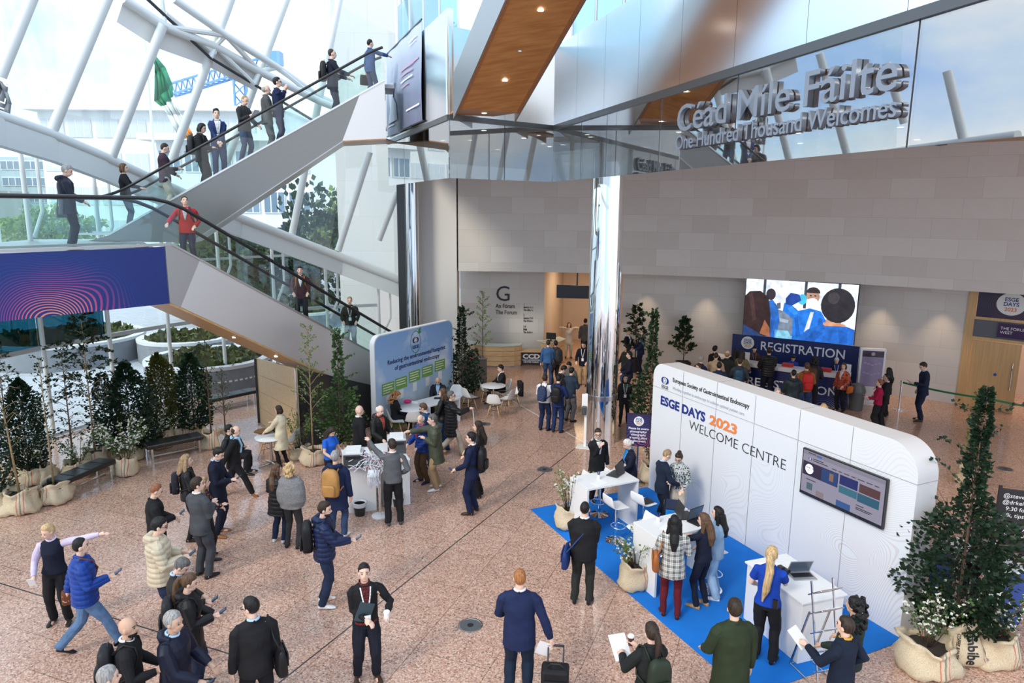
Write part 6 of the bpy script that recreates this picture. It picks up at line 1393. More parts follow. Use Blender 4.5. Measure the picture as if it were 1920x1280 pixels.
def eye_logo(c, k, par, O, m=ink, d=.012):
    mb = MB(); n = 16; up_ = [(c[0]+k*math.cos(PI*i/n), c[1]+.62*k*math.sin(PI*i/n)**.8) for i in range(n+1)]; lo = [(c[0]-k*math.cos(PI*i/n), c[1]-.62*k*math.sin(PI*i/n)**.8) for i in range(1, n)]
    mb.add([O(x, z, d) for x, z in up_+lo], [list(range(len(up_+lo)))]); mb.build('eye_logo', m, par)
    disc(c, k*.52, k*.52, wpr, 'eye_logo_iris', d+.003, par, O); ringp(c, k*.36, k*.36, k*.12, m, 'eye_logo_pupil', d+.006, par, O)
ringp((xc, 2.42), .25, .34, .02, dgreen, 'green_ring'); eye_logo((xc, 2.47), .15, ep, onp); text('ESGE', .14, ink, ep, onp(xc, 2.22), r, u, 'CENTER', bold=.003)
for a_, sc_ in ((.9, 1), (.25, .75)):
    mb = MB(); c_ = onp(xc+.12, 2.66, .014); d1 = r*math.cos(a_)+u*math.sin(a_); d2 = u*math.cos(a_)-r*math.sin(a_); mb.add([c_, c_+d1*.12*sc_+d2*.05*sc_, c_+d1*.24*sc_, c_+d1*.12*sc_-d2*.05*sc_], [[0, 1, 2, 3]]); mb.build('leaf_mark', dgreen, ep)
text('Reducing the environmental footprint\nof gastrointestinal endoscopy', .185, ink, ep, onp(xc+.1, 1.95), r, u, 'CENTER', line=1.15, bold=.003)
for i, (x, z) in enumerate(((.55, 1.26), (1.14, 1.30), (1.78, 1.38), (2.42, 1.41), (3.08, 1.47))):
    MB().prism([onp(x-.27, z-.17), onp(x+.27, z-.17), onp(x+.27, z+.17), onp(x-.27, z+.17)], nn*0, nn*.004).build('green_box', green, ep)
    for q_, wd_ in enumerate((.44, .40, .44, .30)[:4 if i in (0, 2, 4) else 3]): MB().prism([onp(x-.23, z+.10-q_*.075, .016), onp(x-.23+wd_, z+.10-q_*.075, .016), onp(x-.23+wd_, z+.125-q_*.075, .016), onp(x-.23, z+.125-q_*.075, .016)], nn*0, nn*.002).build('blurred_lettering', wpr, ep)
    MB().prism([onp(x-.10, z-.47), onp(x+.10, z-.47), onp(x+.10, z-.20), onp(x-.10, z-.20)], nn*0, nn*.004).build('white_card', wpr, ep)
mb = MB(); rnd = random.Random(3)
for i in range(120):
    x = rnd.uniform(.1, l-.1); h_ = rnd.uniform(.12, .38); mb.add([onp(x, .1, .008), onp(x+.012, .1, .008), onp(x+rnd.uniform(-.08, .08), .12+h_, .008)], [[0, 1, 2]])
mb.build('grass_print', mat('print_grass', (.20, .32, .08), .6), ep)
# reception desk and wall directory
rd = thing('reception_desk', 'curved maple reception desk with a glass top below the directory wall', 'desk')
cxy = [(-1.95, 29.0), (-1.55, 28.45), (-1.0, 28.12), (-.4, 28.05), (.1, 28.15), (.36, 28.3)]
mb = MB(); k_ = 4
for i in range(k_):
    z0, z1 = .06+i*.205, .06+(i+1)*.205-.012
    M_ = MB(); M_.loft([[(x, y, z0), (x, y, z1), (x+.05, y+.2, z1), (x+.05, y+.2, z0)] for x, y in cxy]); M_.build('front_panel', maple, rd)
M_ = MB(); M_.loft([[(x, y+.02, .0), (x, y+.02, .06), (x+.05, y+.2, .06), (x+.05, y+.2, 0)] for x, y in cxy]); M_.build('plinth', steel, rd)
M_ = MB(); M_.loft([[(x-.03, y-.04, .88), (x-.03, y-.04, .905), (x+.1, y+.5, .905), (x+.1, y+.5, .88)] for x, y in cxy]); M_.build('glass_top', mat('frosted_top', (.62, .74, .72), .15), rd)
MB().box((.80, 28.55, .62), (.95, .55, .04)).build('low_desk_top', maple, rd); MB().box((.80, 28.45, .33), (.95, .05, .56)).build('sign_panel', mat('sign_black', (.02, .02, .022), .4), rd)
text('CCD', .26, wt, rd, (.80, 28.41, .32), (1, 0, 0), (0, 0, 1), 'CENTER', bold=.012, xs=1.25); text('THE CONVENTION\nCENTRE DUBLIN', .085, wt, rd, (.80, 28.41, .22), (1, 0, 0), (0, 0, 1), 'CENTER', bold=.002, line=.95)
cx2 = [(1.27, 28.35), (1.6, 28.42), (2.0, 28.75), (2.25, 29.3)]
for i in range(4):
    z0, z1 = .04+i*.235, .04+(i+1)*.235-.012; M_ = MB(); M_.loft([[(x, y, z0), (x, y, z1), (x-.1, y+.25, z1), (x-.1, y+.25, z0)] for x, y in cx2]); M_.build('front_panel', maple, rd)
M_ = MB(); M_.loft([[(x+.03, y-.04, .98), (x+.03, y-.04, 1.005), (x-.25, y+.5, 1.005), (x-.25, y+.5, .98)] for x, y in cx2]); M_.build('glass_top', mat('frosted_top', (.62, .74, .72), .15), rd)
t = thing('desk_monitor', 'computer monitor on the right end of the reception desk', 'monitor', (1.62, 28.75, 1.005), R(160)); MB().box((0, 0, .2), (.42, .03, .28)).build('screen', black_pl, t, bevel=.005); MB().box((0, .03, .03), (.06, .06, .1)).build('stand', black_pl, t); MB().box((0, .02, .005), (.2, .16, .01)).build('foot', black_pl, t)
t = thing('orange_bottle', 'small orange bottle at the left end of the reception desk', 'bottle', (-1.45, 28.75, .905)); MB().lathe([(.04, 0), (.04, .12), (.015, .16)], 14).build('body', mat('orange', (.8, .30, .02), .4), t, smooth='auto'); MB().lathe([(.016, .16), (.016, .19)], 10).build('cap', white_pl, t)
chair(990, 640, 150, 'white swivel shell chair behind the reception desk', .55)
dm = thing('wall_directory', 'black directory lettering with a large letter G on the pale stone wall', 'sign'); wy = 27.72
def wt_(s_, x, z, sz, **k): text(s_, sz, mat('letter_black', (.02, .02, .022), .5), dm, (x, WC.y+math.sqrt((WR+2.1)**2-(x-WC.x)**2)-.012, z), (1, -.04, 0), (0, 0, 1), ext=.006, name='lettering', **k)
wt_('G', -.72, 2.59, .90); wt_('An Fóram\nThe Forum', -.70, 2.29, .25, bold=.002, line=1.05, xs=.80)
for s_, z in (('1\nSeomra na Life\nThe Liffey Suite', 2.42), ('2\nSeomra Chill Mhantáin\nThe Wicklow Suite', 1.96), ('3–5\nHalla\nThe Auditorium', 1.48)): wt_(s_, .47, z, .125, bold=.002, line=.98, xs=.62)
hs = thing('hanging_sign', 'black hanging sign with white pictograms at the corridor mouth', 'sign')
a, b = D(1044, 535, 27.5), D(1120, 533, 27.3); MB().prism([V((a.x, a.y, 2.95)), V((b.x, b.y, 2.95)), V((b.x, b.y, 3.46)), V((a.x, a.y, 3.46))], (0, 0, 0), (0, .12, 0)).build('sign_box', mat('sign_black', (.02, .02, .022), .4), hs)
MB().bar((a.x+.8, a.y+.05, 3.46), (a.x+.8, a.y+.05, 4.02), .05).build('hanger', black_pl, hs)
pm = MB()
def P_(x, z): return V((a.x+x, a.y-.012, z))
for x in (.42, .58, .72):
    pm.prism([P_(x-.035, 3.22), P_(x+.035, 3.22), P_(x+.025, 3.33), P_(x-.025, 3.33)], (0, 0, 0), (0, .008, 0)); pm.ball(P_(x, 3.36), .02, 8, 6)
pm.prism([P_(.12, 3.28), P_(.17, 3.38), P_(.22, 3.28)], (0, 0, 0), (0, .008, 0)); pm.prism([P_(.27, 3.24), P_(.35, 3.24), P_(.31, 3.32)], (0, 0, 0), (0, .008, 0)); pm.prism([P_(.86, 3.22), P_(.93, 3.22), P_(.93, 3.36), P_(.86, 3.36)], (0, 0, 0), (0, .008, 0)); pm.build('pictogram', wt, hs)
# ================================================================== welcome centre
W0, W1 = V((3.22, 15.55, 0)), V((5.98, 9.68, 0)); r, u, nn, l = frame_of(W0, W1)
def ow_(x, z, d=.008): return W0+r*x+u*z+nn*d
def uw(a, n_, z=0): return W0+r*a+nn*n_+u*z
rzw = math.atan2(r.y, r.x)
wf = thing('welcome_wall', 'long white rounded exhibition wall titled welcome centre on the blue carpet', 'exhibition wall')
WT, WHH, TH_ = 6.42, 3.03, .46
outl = [(0, .01), (WT, .01)]+[(WT-.5+.5*math.cos(PI/2*i/10), WHH-.5+.5*math.sin(PI/2*i/10)) for i in range(11)]+[(.32+.32*math.cos(PI/2+PI/2*i/8), WHH-.32+.32*math.sin(PI/2+PI/2*i/8)) for i in range(9)]
MB().prism([W0+r*x+u*z for x, z in outl], nn*-TH_, nn*0).build('wall_body', mat('panel_white', (.72, .72, .73), .45), wf, smooth='auto')
wp = wave_lines_mat('white_wave_print', (.70, .72, .75), (.63, .545, .52), (.575, .60, .65), 24, .32, 5.6, .9, .4, .30, 3.2)
wp2 = wave_lines_mat('white_wave_print_b', (.70, .72, .75), (.60, .62, .655), (.63, .60, .585), 24, .32, 1.9, .6, .4, .30, 2.0)
for nm, x0, x1, m_ in (('printed_panel', 0, 3.15, wp2), ('printed_panel', 3.15, WT, wp)):
    pts = [(max(x0, min(x1, x)), z) for x, z in outl]; q_ = []
    for p_ in pts:
        if not q_ or abs(p_[0]-q_[-1][0])+abs(p_[1]-q_[-1][1]) > 1e-5: q_.append(p_)
    pts = q_; mb = MB(); mb.add([ow_(x, z, .003) for x, z in pts], [list(range(len(pts)))], [pts]); mb.build(nm, m_, wf, fix=False)
seam = mat('panel_seam', (.30, .31, .33), .6)
mb = MB()
for x in (1.05, 2.1, 3.15, 4.2, 5.27): mb.prism([ow_(x-.004, .02), ow_(x+.004, .02), ow_(x+.004, WHH-.01), ow_(x-.004, WHH-.01)], nn*0, nn*.002)
mb.prism([ow_(.0, 2.468), ow_(WT-.0, 2.468), ow_(WT, 2.475), ow_(0, 2.475)], nn*0, nn*.002)
for x in (2.1, 4.2): mb.prism([ow_(x-.003, WHH+.001), ow_(x+.003, WHH+.001), ow_(x+.003, WHH+.001)-nn*TH_, ow_(x-.003, WHH+.001)-nn*TH_], u*0, u*.002)
mb.prism([ow_(WT+.001, 2.468, 0), ow_(WT+.001, 2.475, 0), ow_(WT+.001, 2.475, -TH_), ow_(WT+.001, 2.468, -TH_)], r*0, r*.002)
mb.build('panel_joints', seam, wf)
def fit(o, x0, x1):
    xs = [(v.co-W0).dot(r) for v in o.data.vertices]; a, b = min(xs), max(xs); k = (x1-x0)/(b-a)
    for v in o.data.vertices: d = (v.co-W0).dot(r); v.co = v.co+r*((x0+(d-a)*k)-d)
navy = mat('print_blue', (.012, .03, .20), .5); orange = mat('print_orange', (.75, .22, .06), .5); black_ink = mat('print_black', (.015, .016, .02), .5); grey_ink = mat('print_grey', (.42, .45, .52), .5)
eye_logo((.43, 2.68), .13, wf, ow_, navy); fit(text('ESGE', .105, black_ink, wf, ow_(.32, 2.495), r, u, bold=.001), .32, .55)
fit(text('European Society of Gastrointestinal Endoscopy', .13, black_ink, wf, ow_(.70, 2.72), r, u, bold=.002), .70, 3.0)
fit(text('Working together in endoscopy to achieve optimal patient care.', .095, grey_ink, wf, ow_(.72, 2.55), r, u, shear=.25), .71, 2.89)
fit(text('ESGE DAYS', .27, navy, wf, ow_(.31, 2.12), r, u, bold=.010), .31, 1.80); fit(text('2023', .27, orange, wf, ow_(1.93, 2.12), r, u, bold=.010), 1.93, 2.72)
fit(text('WELCOME CENTRE', .285, black_ink, wf, ow_(1.32, 1.835), r, u, bold=-.004), 1.32, 3.98)
# television
tv = thing('wall_television', 'large flat television on the white welcome wall showing a web page', 'television')
x0, x1, z0, z1 = 4.39, 6.0, 1.60, 2.41
MB().prism([ow_(x0, z0, .03), ow_(x1, z0, .03), ow_(x1, z1, .03), ow_(x0, z1, .03)], nn*0, nn*.05).build('casing', black_pl, tv)
def scr(nm, a, b, c_, d_, col, lift=.0, par=tv, em=.45):
    return MB().prism([ow_(x0+a, z0+b, .081+lift), ow_(x0+c_, z0+b, .081+lift), ow_(x0+c_, z0+d_, .081+lift), ow_(x0+a, z0+d_, .081+lift)], nn*0, nn*.001).build(nm, mat('screen_'+'_'.join('%02d' % int(v*99) for v in col), tuple(v*.42 for v in col), .25, emit=em), par)
scr('web_page', .02, .03, 1.59, .79, (.36, .33, .42)); scr('browser_bar', .02, .72, 1.59, .79, (.28, .27, .34), .0012); scr('hero_picture', .03, .36, .75, .60, (.045, .03, .07), .0012)
scr('hero_tint', .42, .37, .74, .59, (.03, .07, .20), .0024); scr('hero_face', .58, .42, .66, .55, (.30, .17, .13), .0036)
for a, b, c_, d_, col in ((.78, .44, 1.12, .60, (.02, .03, .16)), (1.15, .44, 1.52, .58, (.12, .06, .06)), (.78, .30, 1.12, .42, (.05, .18, .24)), (1.13, .28, 1.52, .42, (.04, .13, .20)), (.75, .04, 1.02, .16, (.05, .12, .32)), (.14, .12, .26, .24, (.10, .16, .18)), (.34, .06, .5, .16, (.30, .24, .24))): scr('page_tile', a, b, c_, d_, col, .0012)
disc((x0+.17, z0+.48), .085, .085, mat('screen_white', (.75, .75, .78), .3, emit=.5), 'page_badge', .085, tv, ow_)
eye_logo((x0+.17, z0+.66), .035, tv, ow_, navy, .084); text('ESGE DAYS', .04, navy, tv, ow_(x0+.10, z0+.49, .087), r, u); text('2023', .04, orange, tv, ow_(x0+.13, z0+.445, .087), r, u)
def tbar(a, b, w_, h_=.012): MB().prism([ow_(x0+a, z0+b, .084), ow_(x0+a+w_, z0+b, .084), ow_(x0+a+w_, z0+b+h_, .084), ow_(x0+a, z0+b+h_, .084)], nn*0, nn*.001).build('blurred_lettering', black_ink, tv)
for a, b, w_ in ((.23, .675, .22), (.23, .645, .30), (.62, .635, .09), (.75, .635, .06), (.85, .635, .10), (.99, .635, .08), (1.11, .635, .12), (1.27, .635, .10), (1.41, .635, .08), (.12, .29, .20), (1.12, .21, .14), (1.12, .17, .30), (1.12, .145, .26), (.12, .755, .16)): tbar(a, b, w_)
scr('blue_button', .30, .735, .40, .765, (.05, .16, .55), .0024)
scr('task_bar', .02, .03, 1.59, .055, (.02, .02, .03), .0014)
# carpets
cpt = mat('blue_carpet', (.0, .17, .62), .95, bump=.2, bscale=160, var=.05, vscale=3)
def carpet(pts, label):
    o = MB().prism([(p.x, p.y, 0) for p in pts], (0, 0, .001), (0, 0, .011)).build('carpet', cpt); return tag(o, label, 'carpet')
carpet([uw(-.05, .01), uw(6.5, .01), uw(6.5, 3.06), uw(-.05, 3.06)], 'bright blue carpet in front of the white welcome wall'); carpet([uw(1.2, -.7), uw(4.6, -.7), uw(4.55, -3.1), uw(1.2, -3.1)][::-1], 'bright blue carpet behind the welcome wall at the right edge')
# high desks and stools
def high_desk(a0, a1, n0, n1, h_, label, nm='high_desk'):
    t = thing(nm, label, 'desk', uw((a0+a1)/2, (n0+n1)/2), rzw, 'white high desks'); L_, D_ = a1-a0, n1-n0
    MB().box((0, 0, h_-.02), (L_, D_, .04)).build('desk_top', white_lam, t, bevel=.004)
    for s_ in (-1, 1): MB().box((0, s_*(D_/2-.02), h_/2-.02), (L_-.04, .04, h_-.04)).build('side_panel', white_lam, t)
    return t
high_desk(1.02, 1.72, 1.52, 2.72, 1.08, 'white high desk with a laptop, farther one on the blue carpet'); high_desk(3.28, 3.98, 1.50, 2.75, 1.08, 'white high desk the three women lean on')
cdk = thing('counter_desk', 'solid white counter with a laptop beside the brochure rack', 'desk', uw(5.68, 1.50), rzw-R(6)); MB().box((0, 0, .48), (1.22, .74, .94)).build('body', white_lam, cdk, bevel=.004); MB().box((0, 0, .965), (1.28, .80, .03)).build('desk_top', white_lam, cdk, bevel=.004)
def laptop(a, n_, z, rz, label, col=(.05, .05, .055), open_=105):
    t = thing('laptop', label, 'laptop', uw(a, n_, z), rz, None); m = mat('laptop_shell', col, .35, .6)
    MB().box((0, 0, .009), (.36, .25, .016)).build('base', m, t, bevel=.004); MB().box((0, .01, .018), (.31, .12, .003)).build('keyboard', black_pl, t)
    M = Matrix.Rotation(R(open_-90), 3, 'X'); MB().box(V((0, .125, .018))+M @ V((0, 0, .12)), (.36, .01, .24), M=M).build('screen_lid', m, t, bevel=.003); MB().box(V((0, .125, .018))+M @ V((0, -.006, .12)), (.33, .004, .21), M=M).build('display', mat('laptop_display', (.05, .07, .10), .2, emit=.3), t)
laptop(1.28, 1.80, 1.08, rzw+R(-60), 'dark laptop open on the farther high desk'); laptop(3.45, 1.78, 1.08, rzw+R(160), 'dark laptop on the high desk of the three women'); laptop(3.75, 1.70, 1.08, rzw+R(100), 'second dark laptop on the high desk of the three women, half hidden'); laptop(5.72, 1.38, .98, rzw+R(70), 'silver laptop open on the solid white counter', (.5, .5, .52), 115)
ST = None
def stool(a, n_, rz, label):
    global ST
    p = uw(a, n_, .011)
    if ST is not None: return copy_tree(ST, p, rz, label)
    t = ST = thing('bar_stool', label, 'stool', p, rz, 'white bar stools')
    MB().lathe([(.20, 0), (.20, .012), (.06, .045), (.03, .06)], 28).build('base', chrome, t, smooth='auto'); MB().lathe([(.028, .05), (.028, .70)], 14).build('column', chrome, t, smooth='auto')
    mb = MB(); mb.tube([(.16*math.cos(2*PI*i/16), .05+.13*math.sin(2*PI*i/16), .30) for i in range(17)], .011, 6); mb.build('foot_ring', chrome, t, smooth=True)
    prof = [(.20, .705, .19), (.1, .715, .205), (-.1, .715, .205), (-.18, .74, .20), (-.21, .82, .195), (-.23, .98, .18)]; mb = MB(); mb.loft([[(f*w_, y, z+(.015*f*f)) for f in (-1, -.6, 0, .6, 1)] for y, z, w_ in prof], cap=False, close=False); o = mb.build('seat_shell', white_pl, t, smooth=True, fix=False); md = o.modifiers.new('s', 'SOLIDIFY'); md.thickness = .02; o.modifiers.new('b', 'SUBSURF').levels = 1
stool(1.95, 2.2, rzw+R(0), 'white bar stool at the near side of the farther high desk, left one'); stool(2.05, 1.62, rzw+R(10), 'white bar stool with dark papers, right one at the farther high desk'); stool(.72, 2.35, rzw+R(180), 'white bar stool on the far side of the farther high desk, left one'); stool(.80, 1.85, rzw+R(180), 'white bar stool on the far side of the farther high desk, right one'); stool(4.15, 1.72, rzw+R(0), 'white bar stool under the high desk of the three women'); stool(2.95, 2.35, rzw+R(180), 'white bar stool behind the high desk of the three women, left one'); sb_ = stool(2.92, 1.62, rzw+R(180), 'white bar stool carrying the blue tote bag')
o = MB().box((0, 0, .006), (.24, .3, .012), M=Matrix.Rotation(.1, 3, 'X')).build('dark_folder', black_pl); o.location = uw(2.05, 1.62, .755); o.rotation_euler.z = rzw; tag(o, 'dark folder lying on the right-hand white bar stool', 'folder')
tb_ = thing('tote_bag', 'bright blue insulated tote bag on the bar stool beside the reading colleagues', 'bag', uw(2.92, 1.62, .745), rzw+R(-40)); MB().box((0, 0, .15), (.42, .24, .30)).build('bag_body', cloth((.01, .20, .58), 'nylon'), tb_, bevel=.03); MB().box((0, -.0, .305), (.44, .26, .03)).build('zip_top', cloth((.01, .02, .06), 'nylon'), tb_, bevel=.01); MB().tube([(-.12, -.125, .2), (-.1, -.16, .34), (.1, -.16, .34), (.12, -.125, .2)], .012, 6).build('handle', black_pl, tb_)
for a, n_, lb in ((1.35, 2.25, 'small pot of pens on the farther high desk'), (3.45, 2.35, 'small pot of pens on the high desk of the three women')):
    t = thing('pen_pot', lb, 'pen pot', uw(a, n_, 1.08)); MB().lathe([(.035, 0), (.035, .09)], 16).build('pot', white_pl, t, smooth='auto'); mb = MB()
    for k in range(6): mb.tube([(0, 0, .02), (.03*math.cos(k), .03*math.sin(k), .16)], .006, 6)
    mb.build('pens', mat('pen_blue', (.02, .04, .2), .4), t)
for a, n_, z, rz, lb in ((1.55, 2.35, 1.081, .3, 'white sheet of paper on the farther high desk'), (3.7, 2.3, 1.081, .5, 'white sheet of paper on the high desk of the three women'), (5.25, 1.55, .981, .2, 'white papers at the far end of the solid white counter'), (5.45, 1.28, .981, .9, 'white papers behind the silver laptop')):
    o = MB().box((0, 0, .003), (.21, .30, .005)).build('paper_sheet', mat('paper', (.86, .87, .88), .6)); o.location = uw(a, n_, z); o.rotation_euler.z = rzw+rz; tag(o, lb, 'paper')
bxs = None
for k, (a, n_) in enumerate(((5.42, 1.62), (5.50, 1.60), (5.58, 1.62), (5.46, 1.52), (5.55, 1.52), (5.52, 1.61))):
    o = MB().box((0, 0, .03), (.09, .07, .06)).build('black_box', black_pl, bevel=.004); o.location = uw(a, n_, .98+(.061 if k == 5 else 0)); o.rotation_euler.z = rzw; tag(o, 'small black box in the heap beside the silver laptop', 'box', 'black boxes on the solid white counter')
# brochure rack
rk = thing('brochure_rack', 'zigzag chrome brochure rack with leaflets at the near end of the welcome carpet', 'rack', uw(6.52, 1.90, .0), rzw+R(80)); mb = MB()
for x in (-.17, .17):
    mb.bar((x, -.30, 0), (x, .02, 1.45), .022); mb.bar((x, .30, 0), (x, .0, 1.0), .022); mb.bar((x, -.30, .012), (x, .30, .012), .016)
mb.bar((-.17, .3, .012), (.17, .3, .012), .016); mb.bar((-.17, -.3, .012), (.17, -.3, .012), .016); mb.build('frame', steel, rk)
for k in range(5):
    z = .28+.26*k; y = -.30+.32*z/1.45; M = Matrix.Rotation(R(-38), 3, 'X'); c_ = V((0, y-.05, z))
    tr_ = MB(); 
    for s_ in (-1, 1): tr_.bar(c_+M @ V((s_*.17, -.15, 0)), c_+M @ V((s_*.17, .15, 0)), .012)
    tr_.bar(c_+M @ V((-.17, -.15, 0)), c_+M @ V((.17, -.15, 0)), .012); tr_.bar(c_+M @ V((-.17, .15, 0)), c_+M @ V((.17, .15, 0)), .012); tr_.build('tray_frame', steel, rk)
    MB().box(c_, (.32, .29, .004), M=M).build('tray_sheet', glass_mat('acrylic', (.9, .95, .96), .10), rk)
for k, (z, col) in enumerate(((1.06, (.75, .78, .82)), (.80, (.60, .68, .78)), (.54, (.70, .66, .66)))):
    M = Matrix.Rotation(R(-38), 3, 'X'); o = MB().box((0, 0, .012), (.22, .22, .016), M=M).build('leaflets', mat('leaflet', col, .5)); o.matrix_world = Matrix.Translation(rk.location) @ Matrix.Rotation(rzw+R(80), 4, 'Z') @ Matrix.Translation((.02, -.30+.32*z/1.45-.06, z+.01)); tag(o, ('white leaflets on the upper rack tray', 'bluish leaflets on the middle rack tray', 'pinkish leaflets on the lower rack tray')[k], 'leaflets')
# easel sign
sg_ = thing('notice_sign', 'dark purple event notice sign on a slim stand left of the welcome wall', 'sign', uw(-.32, .12), R(-12))
wm = wave_lines_mat('purple_wave', (.03, .018, .07), (.45, .10, .16), (.06, .09, .3), 16, .3, .4, .1, .35, .12, .9)
mb = MB(); mb.quad((-.27, -.012, .95), (.27, -.012, .95), (.27, -.012, 1.72), (-.27, -.012, 1.72), [(0, 0), (.54, 0), (.54, .77), (0, .77)]); mb.build('print', wm, sg_, fix=False)
MB().box((0, 0, 1.335), (.55, .02, .79)).build('board', black_pl, sg_); MB().box((0, .03, .5), (.04, .03, 1.0)).build('post', steel, sg_); MB().lathe([(.2, 0), (.2, .015), (.03, .03)], 24).build('base', steel, sg_, smooth='auto')
def os_(x, z, d=0): return V((x, -.014-d, z))
disc((0, 1.55), .115, .115, wpr, 'badge', 0, sg_, os_)
for s_, z, c_ in (('ESGE', 1.585, navy), ('DAYS', 1.53, navy), ('2023', 1.475, orange)): text(s_, .065, c_, sg_, os_(0, z, .004), (1, 0, 0), (0, 0, 1), 'CENTER', bold=.001)
text('Please be aware\nphotography/\nvideography\nis taking place\nat this event.', .072, wt, sg_, os_(0, 1.35, .003), (1, 0, 0), (0, 0, 1), 'CENTER', bold=.001, line=1.05)
# ================================================================== registration area
R0, R1 = V((8.39, 26.37, 0)), V((12.23, 23.87, 0)); r, u, nn, l = frame_of(R0, R1)
def org(x, z, d=.01): return R0+r*x+u*z+nn*d
rb_ = thing('registration_backdrop', 'navy backdrop panel titled registration below the big screen', 'backdrop panel')
MB().prism([org(0, 0, 0), org(l, 0, 0), org(l, 1.78, 0), org(0, 1.78, 0)], nn*-.03, nn*0).build('panel_body', mat('panel_navy', (.012, .03, .13), .45), rb_)
rw = wave_lines_mat('navy_wave', (.008, .022, .125), (.12, .08, .16), (.03, .05, .16), 14, .3, .2, .2, .4, .3, 2.2)
mb = MB(); mb.quad(org(0, 0, .004), org(l, 0, .004), org(l, 1.78, .004), org(0, 1.78, .004), [(0, 0), (l, 0), (l, 1.78), (0, 1.78)]); mb.build('print', rw, rb_, fix=False)
o = text('REGISTRATION', .46, wt, rb_, org(1.07, 1.29), r, u, bold=.004); xs = [(v.co-R0).dot(r) for v in o.data.vertices]; a_, b_ = min(xs), max(xs)
for v in o.data.vertices: d = (v.co-R0).dot(r); v.co += r*(1.07+(d-a_)*(3.94-1.07)/(b_-a_)-d)
disc((.58, 1.50), .24, .24, wpr, 'badge', .012, rb_, org)
for s_, z, c_ in (('ESGE', 1.56, navy), ('DAYS', 1.46, navy), ('2023', 1.35, orange)): text(s_, .12, c_, rb_, org(.58, z, .016), r, u, 'CENTER', bold=.002)
# counter in front
cr_ = thing('registration_counter', 'long registration counter with a white top and navy printed front', 'counter')
cpts = [V((7.5, 25.5, 0)), V((8.25, 24.35, 0)), V((9.0, 23.75, 0)), V((9.8, 23.2, 0)), V((10.5, 22.75, 0)), V((11.05, 22.45, 0))]; cpts = [p+V((.55, .83, 0))*-.04 for p in cpts]
fn = [V((-.55, -.83, 0))]*6
mb = MB(); uu = 0
for a_, b_ in zip(cpts, cpts[1:]):
    L_ = (b_-a_).length; mb.quad(a_, b_, b_+u*1.0, a_+u*1.0, [(uu, 0), (uu+L_, 0), (uu+L_, 1), (uu, 1)]); uu += L_
mb.build('front_print', wave_lines_mat('navy_wave_b', (.010, .022, .125), (.6, .6, .7), (.12, .14, .3), 12, .3, 4.3, -.1, .4, .2, 1.0), cr_, fix=False)
bk = V((.55, .83, 0))
MB().loft([[p+bk*.02+u*.0, p+bk*.02+u*1.0, p+bk*.40+u*1.0, p+bk*.40] for p in cpts]).build('body', bpy.data.materials['panel_navy'], cr_); MB().loft([[p-bk*.08+u*1.0, p-bk*.08+u*1.14, p+bk*.45+u*1.14, p+bk*.45+u*1.0] for p in cpts]).build('white_top', white_lam, cr_, bevel=.01)
ra = cpts[2]; rr_ = (cpts[5]-cpts[1]).normalized()
o = text('REGISTRATION', .40, wt, cr_, cpts[1]+V((.05, -.17, .38))-bk*.02, rr_, u, bold=.004); xs = [(v.co-cpts[1]).dot(rr_) for v in o.data.vertices]; k_ = 3.1/max(xs)
for v in o.data.vertices: d = (v.co-cpts[1]).dot(rr_); v.co += rr_*(d*(k_-1))
for k, f_ in enumerate((.42, .78)):
    p_ = cpts[1].lerp(cpts[5], f_)+bk*.15; t = MB().box((0, 0, .05), (.34, .26, .10)).build('red_tray', mat('tray_red', (.55, .03, .02), .5), bevel=.005); t.location = p_+u*1.14; t.rotation_euler.z = math.atan2(rr_.y, rr_.x); tag(t, ('red document tray on the registration counter, left of the receptionist in blue', 'red document tray on the registration counter, right of the receptionist in blue')[k], 'tray')
for k, f_ in enumerate((.0, .97)):
    p_ = cpts[1].lerp(cpts[5], f_)+bk*.15; t = MB().box((0, 0, .16), (.24, .02, .32)).build('notice_stand', white_pl); t.location = p_+u*1.14; t.rotation_euler.z = math.atan2(rr_.y, rr_.x); tag(t, ('white notice stand at the left end of the registration counter', 'white notice stand at the right end of the registration counter')[k], 'notice')
# big screen
S0, S1 = V((8.71, 26.17, 0)), V((11.89, 24.1, 0)); r, u, nn, l = frame_of(S0, S1); sz0, sz1 = 1.80, 3.91
bs = thing('video_wall', 'large bright video wall showing masked medical staff in blue gowns', 'screen')
def oscr(x, z, d=0): return S0+r*(x*l)+u*(sz0+z*(sz1-sz0))+nn*(.005+d)
MB().prism([oscr(-.006, .0), oscr(1.006, .0), oscr(1.006, 1.01), oscr(-.006, 1.01)], nn*-.16, nn*-.002).build('cabinet', black_pl, bs)
def shp(nm, pts, col, d, em=.62): mb = MB(); mb.add([oscr(x, z, d) for x, z in pts], [list(range(len(pts)))]); return mb.build(nm, mat('video_'+'_'.join('%02d' % int(v*99) for v in col), col, .4, emit=em, var=.3, vscale=5), bs)
def ell(cx_, cz_, a_, b_, n=24, t0=0, t1=2*PI): return [(cx_+a_*math.cos(t0+(t1-t0)*i/n), cz_+b_*math.sin(t0+(t1-t0)*i/n)) for i in range(n if t1-t0 > 6.2 else n+1)]
shp('room_view', [(0, 0), (1, 0), (1, 1), (0, 1)], (.72, .78, .90), 0)
for x in (.165, .54, .83): shp('window_bar', [(x, .55), (x+.025, .55), (x+.025, 1), (x, 1)], (.04, .05, .07), .002)
shp('equipment', [(.31, .05), (.48, .05), (.48, .42), (.31, .50)], (.16, .20, .26), .003); shp('blue_sheet', [(.30, 0), (.47, 0), (.42, .14), (.30, .14)], (.20, .48, .62), .004)
